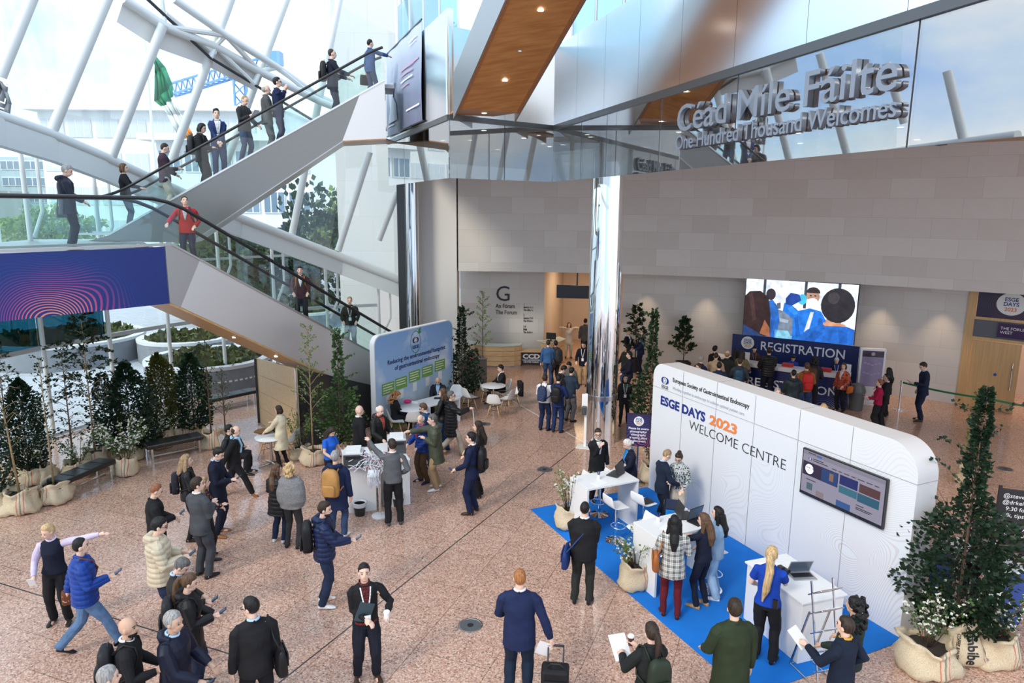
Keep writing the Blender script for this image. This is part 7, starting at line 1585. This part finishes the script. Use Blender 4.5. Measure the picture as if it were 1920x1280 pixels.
shp('nurse_gown', [(.20, 0), (.31, 0), (.34, .3), (.31, .55), (.26, .66), (.19, .62)], (.02, .12, .42), .004); shp('nurse_head', ell(.24, .75, .045, .10), (.03, .025, .03), .005)
shp('gown', [(.46, 0), (.78, 0), (.76, .35), (.70, .52), (.60, .56), (.50, .50), (.42, .62), (.37, .62), (.36, .48), (.46, .36)], (.015, .16, .60), .006); shp('gloves', [(.38, .60), (.44, .58), (.52, .68), (.50, .78), (.42, .80), (.38, .70)], (.012, .05, .26), .008); shp('balloon', ell(.53, .70, .04, .09), (.05, .42, .62), .007)
shp('face', ell(.62, .76, .058, .135), (.38, .22, .16), .009); shp('hair_cap', ell(.62, .82, .062, .10, 16, 0, PI), (.03, .02, .02), .011); shp('face_mask', ell(.62, .66, .05, .075), (.80, .82, .84), .011); shp('lanyard_strip', [(.56, .1), (.60, .1), (.64, .5), (.61, .5)], (.62, .66, .72), .010)
shp('woman_hair', [(0, .10), (.10, .02), (.20, .0), (.26, .02), (.25, .4), (.22, .7), (.14, .80), (.04, .78), (0, .70)], (.03, .014, .014), .013); shp('woman_hair_light', [(.16, .05), (.26, .0), (.25, .16), (.20, .30)], (.30, .11, .05), .014); shp('woman_gown', [(0, 0), (.2, 0), (.10, .10), (0, .18)], (.02, .05, .16), .015)
shp('back_gown', [(.48, 0), (1, 0), (1, .26), (.90, .32), (.74, .33), (.60, .20)], (.015, .12, .48), .012); shp('back_neck', [(.74, .28), (.88, .30), (.88, .46), (.76, .46)], (.42, .26, .20), .013); shp('back_head', ell(.84, .64, .145, .29), (.02, .018, .022), .014); shp('gown_collar', [(.73, .30), (.92, .30), (.92, .335), (.73, .345)], (.60, .25, .12), .015)
for pts, col, d in (([(.50, .04), (.54, .04), (.50, .40), (.47, .38)], (.010, .10, .42), .0075), ([(.66, .05), (.70, .05), (.72, .40), (.69, .42)], (.010, .10, .42), .0075), ([(.40, .52), (.44, .58), (.50, .46), (.47, .42)], (.03, .24, .70), .0075), ([(.58, .02), (.66, .0), (.74, .16), (.66, .20)], (.010, .09, .38), .0125), ([(.88, .02), (.95, .02), (.94, .20), (.86, .25)], (.010, .09, .38), .0125), ([(.24, .05), (.27, .05), (.30, .35), (.27, .40)], (.015, .09, .34), .0055)): shp('gown_fold', pts, col, d)  # darker gown folds: shading painted into the screen picture
for x in (.600, .640): shp('eye_print', ell(x, .775, .010, .012, 10), (.03, .02, .02), .0125)
shp('mask_strap', [(.565, .68), (.575, .72), (.59, .69), (.585, .66)], (.7, .72, .74), .0122); shp('head_light', ell(.80, .76, .05, .10), (.05, .045, .05), .0145); shp('hair_strand', [(.03, .74), (.07, .76), (.12, .30), (.09, .25)], (.06, .028, .024), .0135); shp('monitor_arm', [(.31, .50), (.34, .52), (.335, .62), (.30, .60)], (.10, .11, .13), .0035); shp('trolley_top', [(.30, .30), (.42, .27), (.42, .33), (.30, .36)], (.30, .36, .42), .0038)  # lighter ellipse on the dark head is a painted highlight, no lamp
# kiosk, bin, barriers
q = G(1629, 757); ks = thing('info_kiosk', 'tall white touchscreen kiosk right of the registration desk', 'kiosk', (q.x, q.y+.1, 0), R(-14)); MB().box((0, 0, .96), (.80, .20, 1.88)).build('housing', white_lam, ks, bevel=.02); MB().box((0, 0, .02), (.9, .5, .04)).build('base', white_lam, ks); MB().box((0, -.103, 1.22), (.66, .01, 1.22)).build('screen', mat('kiosk_screen', (.10, .085, .14), .15, emit=.35), ks)
mb = MB(); mb.lathe([(.05, -.002), (.05, .002)], 16)
for z in (1.35, 1.02): 
    for k in range(5): MB().box(((k-2)*.11, -.11, z+.03*abs(k-2)), (.09, .004, .05)).build('map_block', mat('kiosk_map', (.16, .12, .20), .3, emit=.3), ks)
MB().box((0, -.109, 1.72), (.66, .006, .2)).build('screen_header', mat('kiosk_header', (.03, .015, .03), .2), ks); disc((0, 1.72), .06, .06, mat('kiosk_badge', (.35, .33, .42), .4), 'badge', 0, ks, lambda x, z, d=0: V((x, -.114, z)))
q = G(1604, 768); t = thing('trash_bin', 'grey swing-lid trash bin in front of the kiosk', 'bin', (q.x, q.y, 0)); MB().lathe([(.20, 0), (.24, .62)], 24).build('body', mat('bin_grey', (.10, .105, .11), .5), t, smooth='auto'); MB().lathe([(.25, .62), (.25, .68), (.18, .86), (.05, .90)], 24).build('lid', mat('bin_lid', (.13, .135, .14), .45), t, smooth='auto')
B1, B2, B3 = G(1685, 768), G(1849, 804), V((15.6, 19.2, 0))
for p_, lb in ((B1, 'chrome barrier post by the kiosk queue'), (B2, 'chrome barrier post nearest the doors'), (B3, 'chrome barrier post beyond the right edge')):
    t = thing('barrier_post', lb, 'barrier post', (p_.x, p_.y, 0), 0, 'belt barrier posts'); MB().lathe([(.18, 0), (.18, .015), (.05, .035)], 28).build('base', chrome, t, smooth='auto'); MB().lathe([(.032, .03), (.032, .92), (.038, .92), (.038, 1.0)], 16).build('post', chrome, t, smooth='auto')
gb = mat('belt_green', (.01, .20, .07), .6)
for a_, b_, lb in ((B1, B2, 'green barrier belt between the two chrome posts'), (B2, B3, 'green barrier belt running off the right picture edge')):
    a_, b_ = V((a_.x, a_.y, .93)), V((b_.x, b_.y, .93)); mb = MB(); pts = [a_.lerp(b_, i/10)-V((0, 0, .05*math.sin(PI*i/10))) for i in range(11)]
    for i in range(10): mb.quad(pts[i]-V((0, 0, .03)), pts[i+1]-V((0, 0, .03)), pts[i+1]+V((0, 0, .03)), pts[i]+V((0, 0, .03)))
    o = mb.build('barrier_belt', gb, fix=False); o.modifiers.new('t', 'SOLIDIFY').thickness = .006; tag(o, lb, 'belt')
# doors at the right
dr = arc(38.6, 52, WR+1.7, 3); da, db = V((*dr[0], 0)), V((*dr[-1], 0)); r, u, nn, l = frame_of(da, db)
def od(x, z, d=0): return da+r*x+u*z+nn*d
fr = MB()
for x in (.05, 3.6): fr.prism([od(x-.12, 0), od(x+.12, 0), od(x+.12, 4.02), od(x-.12, 4.02)], nn*-.25, nn*.05)
fr.prism([od(0, 2.28), od(3.7, 2.28), od(3.7, 2.38), od(0, 2.38)], nn*-.2, nn*.04); fr.prism([od(0, 2.95), od(3.7, 2.95), od(3.7, 3.03), od(0, 3.03)], nn*-.2, nn*.04); struct(fr.build('trim_40', oak))
MB_ = MB().prism([od(.15, 2.38), od(3.6, 2.38), od(3.6, 2.95), od(.15, 2.95)], nn*-.1, nn*0); struct(MB_.build('trim_41', mat('door_header', (.12, .13, .15), .5)))
ds = thing('door_sign', 'small dark screen above the doors reading the forum west', 'sign'); MB().prism([od(.85, 2.44, .03), od(1.75, 2.44, .03), od(1.75, 2.90, .03), od(.85, 2.90, .03)], nn*0, nn*.03).build('screen', mat('door_sign_screen', (.025, .012, .04), .2, emit=.3), ds); text('THE FORUM\nWEST', .13, wt, ds, od(.92, 2.70, .065), r, u)
bp2 = thing('event_panel', 'dark purple event panel with a white round badge above the doors', 'sign panel'); mb = MB(); mb.quad(od(.2, 3.05, .05), od(3.5, 3.05, .05), od(3.5, 4.0, .05), od(.2, 4.0, .05), [(0, 0), (3.3, 0), (3.3, .95), (0, .95)]); mb.build('print', wave_lines_mat('dark_wave', (.022, .014, .045), (.20, .07, .08), (.06, .06, .12), 14, .3, 1.0, .4, .4, .2, 1.6), bp2, fix=False); MB().prism([od(.2, 3.04), od(3.5, 3.04), od(3.5, 4.01), od(.2, 4.01)], nn*0, nn*.045).build('board', black_pl, bp2)
odd = lambda x, z, d=0: od(x, z, d)
disc((1.12, 3.53), .40, .36, wpr, 'badge', .056, bp2, odd)
for s_, z, c_ in (('ESGE', 3.62, navy), ('DAYS', 3.47, navy), ('2023', 3.30, orange)): text(s_, .17, c_, bp2, od(1.12, z, .062), r, u, 'CENTER', bold=.003)
def leaf_door(nm, x0, w_, ang, label, hinge):
    t = thing(nm, label, 'door', od(x0, 0), math.atan2(r.y, r.x)+R(ang)); t['kind'] = 'structure'
    MB().box((w_/2*hinge, 0, 1.13), (w_, .06, 2.24)).build('leaf', oak, t, bevel=.004); MB().tube([(w_*.88*hinge, -.07, .75), (w_*.88*hinge, -.07, 1.65)], .016, 8).build('handle', chrome, t); mb = MB(); mb.lathe([(.05, -.004), (.05, .004)], 16)
    o = MB().prism([(w_*.55*hinge+.05*math.cos(2*PI*i/14), -.032, 1.2+.05*math.sin(2*PI*i/14)) for i in range(14)], (0, 0, 0), (0, -.006, 0)).build('blue_disc', mat('disc_blue', (.02, .10, .40), .5), t)
leaf_door('door_1', .20, 1.35, 0, 'closed oak door leaf with a steel pull handle', 1); leaf_door('door_2', 3.45, 1.30, 60, 'open oak door leaf swung towards the hall at the right edge', -1)
struct(wall_strip('wall_beyond_doors', [(da.x+.3, da.y+3), (db.x+3, db.y+3)], 0, 4.02, warm_wall, .2)); struct(wall_strip('wall_far_right', arc(52, 66, WR+1.7, 4), 0, 4.02, limestone, .3))
ld = bpy.data.lights.new('doorway_light', 'AREA'); ld.energy = 40; ld.size = 1.5; ld.color = (1, .6, .33); o = bpy.data.objects.new('doorway_light', ld); COL.objects.link(o); o.location = da+r*1.9-nn*1.6+u*3.8
# side table and blackboard behind the wall
q = G(1836, 1040, .95); st_ = thing('side_table', 'white-topped side table on the blue carpet behind the big bush', 'table', (q.x, q.y, 0), rzw); MB().box((0, 0, .93), (1.2, .62, .04)).build('table_top', white_lam, st_, bevel=.005)
for x in (-1, 1): MB().box((x*.56, 0, .455), (.05, .56, .91)).build('side_panel', mat('panel_blue', (.01, .06, .28), .5), st_)
bb0 = G(1868, 1075); bb = thing('chalkboard', 'black chalkboard easel with handwriting at the right edge', 'blackboard', (bb0.x, bb0.y+.2, 0), R(-20)); MB().box((.45, 0, .98), (.95, .03, 1.15)).build('board', mat('chalkboard_black', (.02, .02, .021), .6), bb, bevel=.01)
fr = MB(); fr.prism([(-.04, -.03, .38), (.94, -.03, .38), (.94, -.03, .43), (-.04, -.03, .43)], (0, 0, 0), (0, .06, 0)); fr.build('ledge', black_pl, bb)
for x in (.0, .9): MB().bar((x, 0, 0), (x, .0, 1.6), .05).build('leg', black_pl, bb)
text('@steventeligo and\n@drkeithsiau\n  9:30 for\ntalk, tips + tricks\n\n  Check App\n   for details', .105, wt, bb, (.05, -.02, 1.40), (1, -.0, 0), (0, 0, 1), line=1.15, shear=.1)
# suitcase of the man at the bottom centre
hp = SUITP['M'] @ SUITP['hands'][1][0]; sc_ = thing('suitcase', 'black cabin suitcase on wheels pulled by the man in the navy suit', 'suitcase', (hp.x+.03, hp.y-.10, 0), R(-6))
MB().box((0, 0, .33), (.36, .24, .54)).build('case_body', cloth((.012, .012, .014), 'nylon'), sc_, bevel=.04); MB().box((0, -.13, .28), (.30, .03, .38)).build('front_pocket', cloth((.012, .012, .014), 'nylon'), sc_, bevel=.012)
for x in (-.10, .10): MB().tube([(x, .08, .58), (x, .10, hp.z-.02)], .010, 8).build('pull_tube', dgrey_pl, sc_)
MB().tube([(-.11, .10, hp.z), (.11, .10, hp.z)], .016, 8).build('pull_handle', black_pl, sc_); MB().tube([(-.1, -.02, .60), (-.06, -.02, .64), (.06, -.02, .64), (.1, -.02, .60)], .012, 6).build('carry_handle', black_pl, sc_)
for x in (-.14, .14): 
    for y in (-.08, .08): MB().tube([(x-.015, y, .035), (x+.015, y, .035)], .035, 12).build('wheel', black_pl, sc_)
o = MB().box((0, 0, 0), (.18, .004, .24)).build('paper_sheet', mat('paper', (.86, .87, .88), .6)); o.location = hp+V((-.12, .02, -.06)); o.rotation_euler = (.3, .3, 0); tag(o, 'white paper pinched by the hand pulling the suitcase', 'paper')
# ================================================================== plants in burlap sacks
burl = bpy.data.materials.new('burlap'); burl.use_nodes = True; t = burl.node_tree; pb = t.nodes['Principled BSDF']; c = N(t, 'ShaderNodeTexCoord'); s = N(t, 'ShaderNodeSeparateXYZ'); t.links.new(c.outputs['Object'], s.inputs[0])
nz = N(t, 'ShaderNodeTexNoise'); nz.inputs['Scale'].default_value = 70; t.links.new(c.outputs['Object'], nz.inputs['Vector']); rr = ramp(t, [(.3, (.50, .40, .26)), (.7, (.68, .57, .41))]); t.links.new(nz.outputs['Fac'], rr.inputs['Fac'])
def band(x0, w_): return mth(t, 'LESS_THAN', mth(t, 'ABSOLUTE', mth(t, 'SUBTRACT', s.outputs[0], x0)), w_)
col = mixc(t, mth(t, 'MULTIPLY', mth(t, 'ADD', band(.02, .008), band(.14, .008)), .75), rr.outputs['Color'], (.50, .07, .06)); col = mixc(t, mth(t, 'MULTIPLY', band(.08, .012), .7), col, (.10, .13, .13)); t.links.new(col, pb.inputs['Base Color']); pb.inputs['Roughness'].default_value = .9
bp = N(t, 'ShaderNodeBump'); bp.inputs['Strength'].default_value = .5; bp.inputs['Distance'].default_value = .01; t.links.new(nz.outputs['Fac'], bp.inputs['Height']); t.links.new(bp.outputs['Normal'], pb.inputs['Normal'])
bark = mat('bark', (.12, .075, .045), .8, var=.3, vscale=20); bark_l = mat('bark_pale', (.34, .24, .13), .8, var=.25, vscale=18); petal = mat('white_petal', (.80, .80, .72), .6)
def leaf_m(nm, col): return mat('leaf_'+nm, col, .45, spec=.3, var=.35, vscale=7)
LM = {'dark': leaf_m('dark', (.011, .029, .013)), 'bay': leaf_m('bay', (.017, .044, .017)), 'olive': leaf_m('olive', (.075, .080, .014)), 'mid': leaf_m('mid', (.055, .105, .03)), 'light': leaf_m('light', (.20, .30, .07)), 'fresh': leaf_m('fresh', (.12, .20, .04))}
def add_leaf(mb, p, d, sz, rnd, wr=.42):
    d = d.normalized(); sd_ = d.cross(V((rnd.uniform(-1, 1), rnd.uniform(-1, 1), rnd.uniform(-.3, 1)))); sd_ = sd_.normalized() if sd_.length > .01 else V((1, 0, 0)); w_ = sd_*sz*wr; up_ = d.cross(sd_)*sz*.10
    mb.add([p, p+d*sz*.5+w_+up_, p+d*sz, p+d*sz*.5-w_+up_], [[0, 1, 2, 3]])
def sack(par, rad, h_, rnd, m=burl, fold=True, soil_=True):
    ph = rnd.uniform(0, 6); n = 28
    def ringz(f, z, k=1): return [(f*rad*(1+.12*math.sin(3*a+ph+z*4)+.06*math.sin(7*a+2*ph+z*3))*math.cos(a), f*rad*(1+.12*math.sin(3*a+ph+z*4)+.06*math.sin(7*a+2*ph+z*3))*math.sin(a), z*h_+(.09*math.sin(2*a+ph)+.05*math.sin(7*a+ph))*h_*k*(z > .6)) for a in [2*PI*i/n for i in range(n)]]
    mb = MB(); mb.loft([ringz(.92, 0, 0), ringz(1.08, .06), ringz(1.14, .22), ringz(1.02, .5), ringz(.90, .74), ringz(.84, .86), ringz(.93, .97), ringz(.86, 1.03), ringz(.74, .95), ringz(.72, .75)], cap=False)
    o = mb.build('sack', m, par, smooth=True)
    for v in o.data.vertices: v.co += V((noise.noise(v.co*7+V((ph, 0, 0))), noise.noise(v.co*7+V((0, ph, 0))), noise.noise(v.co*6)))*rad*.17
    for v in o.data.vertices: v.co.z = max(v.co.z, 0)
    MB().lathe([(rad*.74, h_*.78), (.0, h_*.84)], 18, cap=False).build('soil', soil, par)
def plant(base, top, kind, label, leaf='bay', rad=.5, srad=.28, sh=.42, n=1200, lsz=.06, flowers=0, trunk=bark, lean=(0, 0), group='sack plants', base_floor=0.0, pot='sack', low=.25, name=None, spire=False):
    q = G(*base) if not isinstance(base, V) else base; q = V((q.x, q.y, base_floor)); rnd = random.Random(label)
    H_ = max(.6, D(top[0], top[1], q.y).z-base_floor) if not isinstance(top, (int, float)) else top
    t = thing(name or {'shrub': 'flowering_shrub', 'birch': 'young_tree', 'tall': 'young_tree', 'yew': 'potted_yew', 'bay': 'potted_bush'}[kind], label, 'plant', q, rnd.uniform(-.5, .5) if pot == 'sack' else 0, group)
    if pot == 'sack': sack(t, srad, sh, rnd)
    elif pot == 'black':
        MB().loft([[(x*w_, y*w_, z) for x, y in ((-1, -1), (1, -1), (1, 1), (-1, 1))] for z, w_ in ((0, .17), (.55, .25), (.55, .22), (.5, .21))]).build('pot', black_pl, t)
    tx, ty = lean; z0 = sh*.8 if pot == 'sack' else .4
    if pot is None: z0 = 0
    lf = MB(); fl_ = MB(); br_ = MB(); out = lambda z: V((tx*(z/H_)**1.3, ty*(z/H_)**1.3, z))
    if kind in ('yew', 'bay'):
        br_.tube([out(z0*.9), out(H_*.5), out(H_*.93)], [.025, .018, .006], 6)
        for i in range(n):
            f = rnd.random()**(.9 if kind == 'yew' else 1.15); z = z0*.85+low*.2+(H_-z0*.85-low*.2)*f
            prof = (math.sin(PI*min(1, f*.92+.10))**.6 if kind == 'yew' else (min(1, (1-f)*3.6)**.6*(.62+.38*math.sin(PI*min(1, f*1.2)))*(1-.22*f)+.04 if not spire else ((.55+.5*math.sin(PI*min(1, f/.50))**.8) if f < .48 else .40*(1-f)**.7*(.65+.35*math.sin(f*38))+.05)))
            a = rnd.uniform(0, 2*PI); lob = 1+.24*math.sin(3*a+f*9)+.20*math.sin(5*a-f*23); r_ = rad*prof*lob*(rnd.random()**.35)
            if spire and f > .48 and rnd.random() < .62: continue
            p = out(z)+V((r_*math.cos(a), r_*math.sin(a), rnd.uniform(-.04, .04))); d = V((math.cos(a), math.sin(a), .9 if kind == 'yew' else rnd.uniform(-.3, .8)))
            add_leaf(lf, p, d+V((rnd.uniform(-.5, .5), rnd.uniform(-.5, .5), rnd.uniform(-.3, .3))), lsz*rnd.uniform(.9, 1.5), rnd, .34 if kind == 'yew' else .42)
        if kind == 'bay':
            for i in range(9):
                f = rnd.uniform(.15, .95); a = rnd.uniform(0, 2*PI); p = out(z0+(H_-z0)*f); k = rad*(1.25-f*.6); e = p+V((k*math.cos(a), k*math.sin(a), k*.55)); br_.tube([p, p.lerp(e, .5)+V((0, 0, .03)), e], [.010, .006, .003], 5)
                for j in range(16): g_ = rnd.uniform(.3, 1); add_leaf(lf, p.lerp(e, g_)+V((rnd.uniform(-.04, .04), rnd.uniform(-.04, .04), rnd.uniform(-.03, .04))), (e-p)+V((rnd.uniform(-.6, .6), rnd.uniform(-.6, .6), rnd.uniform(-.4, .4)))*k, lsz, rnd)
    elif kind in ('birch', 'tall'):
        br_.tube([out(z0*.8), out(H_*.4), out(H_*.75), out(H_)], [.024 if kind == 'birch' else .032, .017, .010, .004], 7)
        nb = 26 if kind == 'birch' else 40
        for i in range(nb):
            f = low+(1-low)*((i+rnd.random())/nb); a = i*2.4+rnd.random(); p = out(H_*f*.98)
            k = rad*(1.05-f*.75)*rnd.uniform(.6, 1.15)*(1 if kind == 'birch' else (1.25 if .3 < f < .85 else .7)); rise = .95 if kind == 'birch' else .22
            e = p+V((k*math.cos(a), k*math.sin(a), k*rise)); m_ = p.lerp(e, .55)+V((0, 0, k*(.12 if kind == 'birch' else .22))); br_.tube([p, m_, e], [.008, .005, .002], 5)
            for j in range(max(3, n//nb)):
                g_ = rnd.uniform(.2, 1.05); b_ = p.lerp(m_, g_*2) if g_ < .5 else m_.lerp(e, g_*2-1); add_leaf(lf, b_+V((rnd.uniform(-1, 1), rnd.uniform(-1, 1), rnd.uniform(-1, .6)))*.045, (e-p)*.8+V((rnd.uniform(-.7, .7), rnd.uniform(-.7, .7), rnd.uniform(-.8, .3)))*k, lsz*rnd.uniform(.6, 1.25), rnd, .38 if kind == 'birch' else .26)
    else:
        for i in range(12):
            a = rnd.uniform(0, 2*PI); k = rad*rnd.uniform(.45, 1.1); hz_ = z0+(H_-z0)*rnd.uniform(.55, 1); b0 = V((.05*math.cos(a), .05*math.sin(a), z0*.95)); e = V((k*math.cos(a), k*math.sin(a), hz_)); m_ = b0.lerp(e, .5)+V((0, 0, .08)); br_.tube([b0, m_, e], [.008, .006, .003], 5)
            for j in range(n//12):
                g_ = rnd.uniform(.25, 1.05); b_ = b0.lerp(m_, g_*2) if g_ < .5 else m_.lerp(e, min(1, g_*2-1)); add_leaf(lf, b_+V((rnd.uniform(-1, 1), rnd.uniform(-1, 1), rnd.uniform(-1, 1)))*.06, V((math.cos(a)+rnd.uniform(-.8, .8), math.sin(a)+rnd.uniform(-.8, .8), rnd.uniform(-.2, .9))), lsz*rnd.uniform(.7, 1.2), rnd)
            if flowers:
                for j in range(max(1, flowers//12)):
                    g_ = rnd.uniform(.4, 1.05); c_ = b0.lerp(e, g_)+V((rnd.uniform(-1, 1), rnd.uniform(-1, 1), rnd.uniform(0, 1)))*.07
                    for k2 in range(5): add_leaf(fl_, c_, V((rnd.uniform(-1, 1), rnd.uniform(-1, 1), rnd.uniform(.1, 1))), .034, rnd, .5)
    br_.build('trunk' if kind != 'shrub' else 'stems', trunk, t, smooth=True); lf.build('foliage', LM[leaf], t, fix=False)
    if flowers and fl_.v: fl_.build('blossom', petal, t, fix=False)
    return t
plant((42, 957), (10, 612), 'tall', 'slender tree leaning left from the front-left burlap sack', 'dark', .55, .33, .46, 420, .085, lean=(-.35, .3), trunk=bark_l, low=.35)
plant((104, 938), (96, 668), 'birch', 'thin straight trunk in the burlap sack next to the nearest bench', 'dark', .38, .34, .42, 190, .06, trunk=bark_l, low=.5)
plant((-5, 955), (4, 775), 'bay', 'dark bush in the sack cut by the left picture edge', 'dark', .42, .36, .44, 1500, .06)
plant((58, 905), (62, 712), 'yew', 'tall dark yew column behind the front-left sacks', 'dark', .42, .30, .4, 5200, .055)
plant((25, 900), (25, 640), 'tall', 'loose tall shrub against the glass at the far left', 'dark', .60, .3, .4, 420, .08, low=.3)
plant((84, 900), (80, 815), 'shrub', 'white-flowering shrub between the yew column and the straight trunk', 'mid', .42, .28, .36, 420, .05, 130)
plant((181, 872), (178, 575), 'tall', 'tallest airy tree with feathery leaves and a bamboo-coloured trunk', 'dark', 1.15, .30, .42, 1500, .105, trunk=bark_l, low=.38)
plant((141, 893), (115, 645), 'tall', 'wispy leafy tree left of the tallest airy tree', 'dark', .55, .26, .36, 460, .08, low=.28)
plant((152, 890), (150, 815), 'shrub', 'white-flowering shrub behind the nearest bench', 'mid', .45, .26, .34, 420, .05, 120)
plant((237, 888), (243, 792), 'shrub', 'large white-flowering shrub in the sack between the two front benches', 'mid', .55, .26, .40, 700, .055, 260)
plant((250, 858), (246, 682), 'bay', 'broad dark bush behind the white-flowering sack', 'dark', .62, .28, .38, 4600, .066)
plant((205, 858), (206, 700), 'bay', 'smaller dark bush right behind the tallest airy tree', 'dark', .42, .26, .36, 1300, .06)
plant((308, 828), (312, 664), 'yew', 'golden-green yew column beside the dark bush', 'olive', .40, .28, .38, 5600, .055)
plant((300, 838), (300, 765), 'shrub', 'white-flowering shrub at the foot of the golden-green yew', 'mid', .42, .25, .34, 420, .05, 140)
plant((366, 818), (365, 664), 'bay', 'bay bush with glossy leaves right of the golden-green yew', 'bay', .50, .27, .38, 3600, .068)
plant((342, 822), (338, 770), 'shrub', 'low white-flowering shrub under the bay bush', 'mid', .36, .22, .32, 320, .05, 90)
plant((398, 838), (392, 632), 'birch', 'thin birch in the sack behind the seated woman, left of its twin', 'mid', .42, .27, .44, 260, .05, low=.35)
plant((424, 830), (424, 690), 'birch', 'shorter thin birch in the right-hand sack behind the seated woman', 'mid', .34, .24, .40, 200, .05, low=.35)
plant((588, 868), (586, 612), 'birch', 'light green birch in the sack before the dark glass wall', 'fresh', .55, .30, .40, 520, .05, trunk=bark_l, low=.4)
plant((566, 858), (572, 772), 'shrub', 'leafy pink-budded shrub at the foot of the light green birch', 'fresh', .40, .24, .34, 420, .05, 0)
plant((640, 850), (646, 618), 'bay', 'tall leafy bush against the sloping escalator side', 'mid', .52, .27, .38, 2600, .075, spire=True)
plant((622, 852), (632, 800), 'shrub', 'white-flowering shrub behind the woman in the royal blue tee', 'mid', .36, .22, .30, 300, .05, 110)
plant((866, 752), (852, 575), 'bay', 'dark slender bush right of the sky-printed panel', 'dark', .62, .34, .44, 3000, .08, spire=True)
plant((889, 742), (885, 700), 'shrub', 'low shrub in the sack in front of the dark cabinet', 'mid', .3, .3, .36, 160, .05, 40)
plant((905, 716), (907, 548), 'birch', 'bright green young birch standing before the wall directory', 'light', .52, .22, .36, 620, .055, low=.38)
plant((1216, 826), (1224, 582), 'bay', 'tall upright bush right of the mirrored column', 'bay', .50, .30, .42, 2600, .08, spire=True)
plant((1222, 900), (1192, 795), 'shrub', 'white-flowering shrub half hidden by the purple notice sign', 'mid', .34, .26, .40, 260, .05, 60)
plant((1190, 697), (1184, 568), 'tall', 'drooping dark palm-like plant at the far corridor wall', 'dark', .55, .2, .4, 900, .14, pot='black', group='potted plants', low=.3)
plant((1280, 703), (1278, 596), 'birch', 'fig tree in a square black pot against the pale wall', 'bay', .55, .2, .4, 900, .12, pot='black', group='potted plants', low=.32)
plant((1066, 985), (1078, 880), 'shrub', 'small white-flowering shrub in the sack on the carpet corner', 'fresh', .42, .27, .40, 240, .05, 70, base_floor=.012)
plant((1190, 1098), (1206, 1000), 'shrub', 'small white-flowering shrub in the sack beside the high desk', 'fresh', .40, .26, .44, 240, .05, 70, base_floor=.012)
big = plant((1783, 1226), (1795, 730), 'bay', 'largest dark bush rising beside the near end of the welcome wall', 'dark', .66, .36, .62, 7000, .066, low=.5, spire=True)
plant((1735, 1250), (1722, 1105), 'shrub', 'white-flowering shrub in the left of the three front-right sacks', 'mid', .42, .37, .42, 480, .05, 130)
plant((1858, 1238), (1862, 1085), 'shrub', 'white-flowering shrub in the right of the three front-right sacks', 'mid', .40, .30, .48, 360, .05, 120)
sk_ = [c_ for c_ in big.children if c_.name.startswith('sack')][0]; sk_bvh = BVHTree.FromPolygons([v.co.copy() for v in sk_.data.vertices], [tuple(p.vertices) for p in sk_.data.polygons])
aim = math.atan2(-big.location.y, .9-big.location.x)+.45-big.rotation_euler.z
for body, sz_, off_, b_ in (('Imbibe', .20, .0, .004), ('COFFEE ROASTERS', .06, -.15, .001)):
    o = text(body, sz_, black_ink, big, (0, 0, 0), (1, 0, 0), (0, 1, 0), 'CENTER', bold=b_)
    for v in o.data.vertices:
        a_ = aim+(v.co.y+off_)/.38; z_ = .33-v.co.x*.86; d_ = V((math.cos(a_), math.sin(a_), 0)); hit = sk_bvh.ray_cast(d_*1.5+V((0, 0, max(.02, min(.6, z_)))), -d_)
        v.co = (hit[0] if hit[0] is not None else d_*.38+V((0, 0, z_)))+d_*(.006+v.co.z)
plant((1812, 905), (1800, 735), 'birch', 'sparse green sapling behind the far end of the largest bush', 'fresh', .3, .22, .36, 220, .06, low=.3)
# trees outside
for (px_, py_, Y, rx, rz_, lf_, lb) in ((590, 480, 42, 4.2, 3.4, 'bay', 'broad dark tree outside behind the lower escalator'), (425, 495, 40, 2.4, 2.6, 'mid', 'loose tree outside just below the red jacket'), (640, 440, 55, 2.4, 2.6, 'light', 'yellow-green tree outside beside the stone tower'), (500, 520, 48, 4, 1.8, 'mid', 'low bushes outside behind the lower handrail'), (95, 425, 70, 4.5, 1.6, 'light', 'yellow-green trees far outside below the landing rail')):
    c_ = D(px_, py_, Y); rnd = random.Random(lb); t = thing('outdoor_tree', lb, 'tree', (c_.x, c_.y, -.04), 0, 'trees outside'); lf = MB(); cz = c_.z+.04
    for i in range(2600):
        v = V((rnd.gauss(0, 1), rnd.gauss(0, 1), rnd.gauss(0, 1))).normalized()*(rnd.random()**.33); lob = 1+.25*math.sin(v.x*5+2*v.z)+.2*math.sin(v.z*7)
        add_leaf(lf, V((v.x*rx*lob, v.y*rx*lob, cz+v.z*rz_*lob)), V((v.x+rnd.uniform(-.5, .5), v.y+rnd.uniform(-.5, .5), v.z+rnd.uniform(-.5, .5))), .45*rnd.uniform(.6, 1.2), rnd)
    lf.build('crown', LM[lf_], t, fix=False); mb = MB(); mb.tube([(0, 0, 0), (.1, 0, cz*.6), (0, 0, cz)], [.22, .16, .06], 8)
    for k in range(5): a = k*1.3; mb.tube([(.05, 0, cz*.55), (rx*.5*math.cos(a), rx*.5*math.sin(a), cz+rz_*.2)], [.10, .03], 6)
    mb.build('trunk', bark, t, smooth=True)
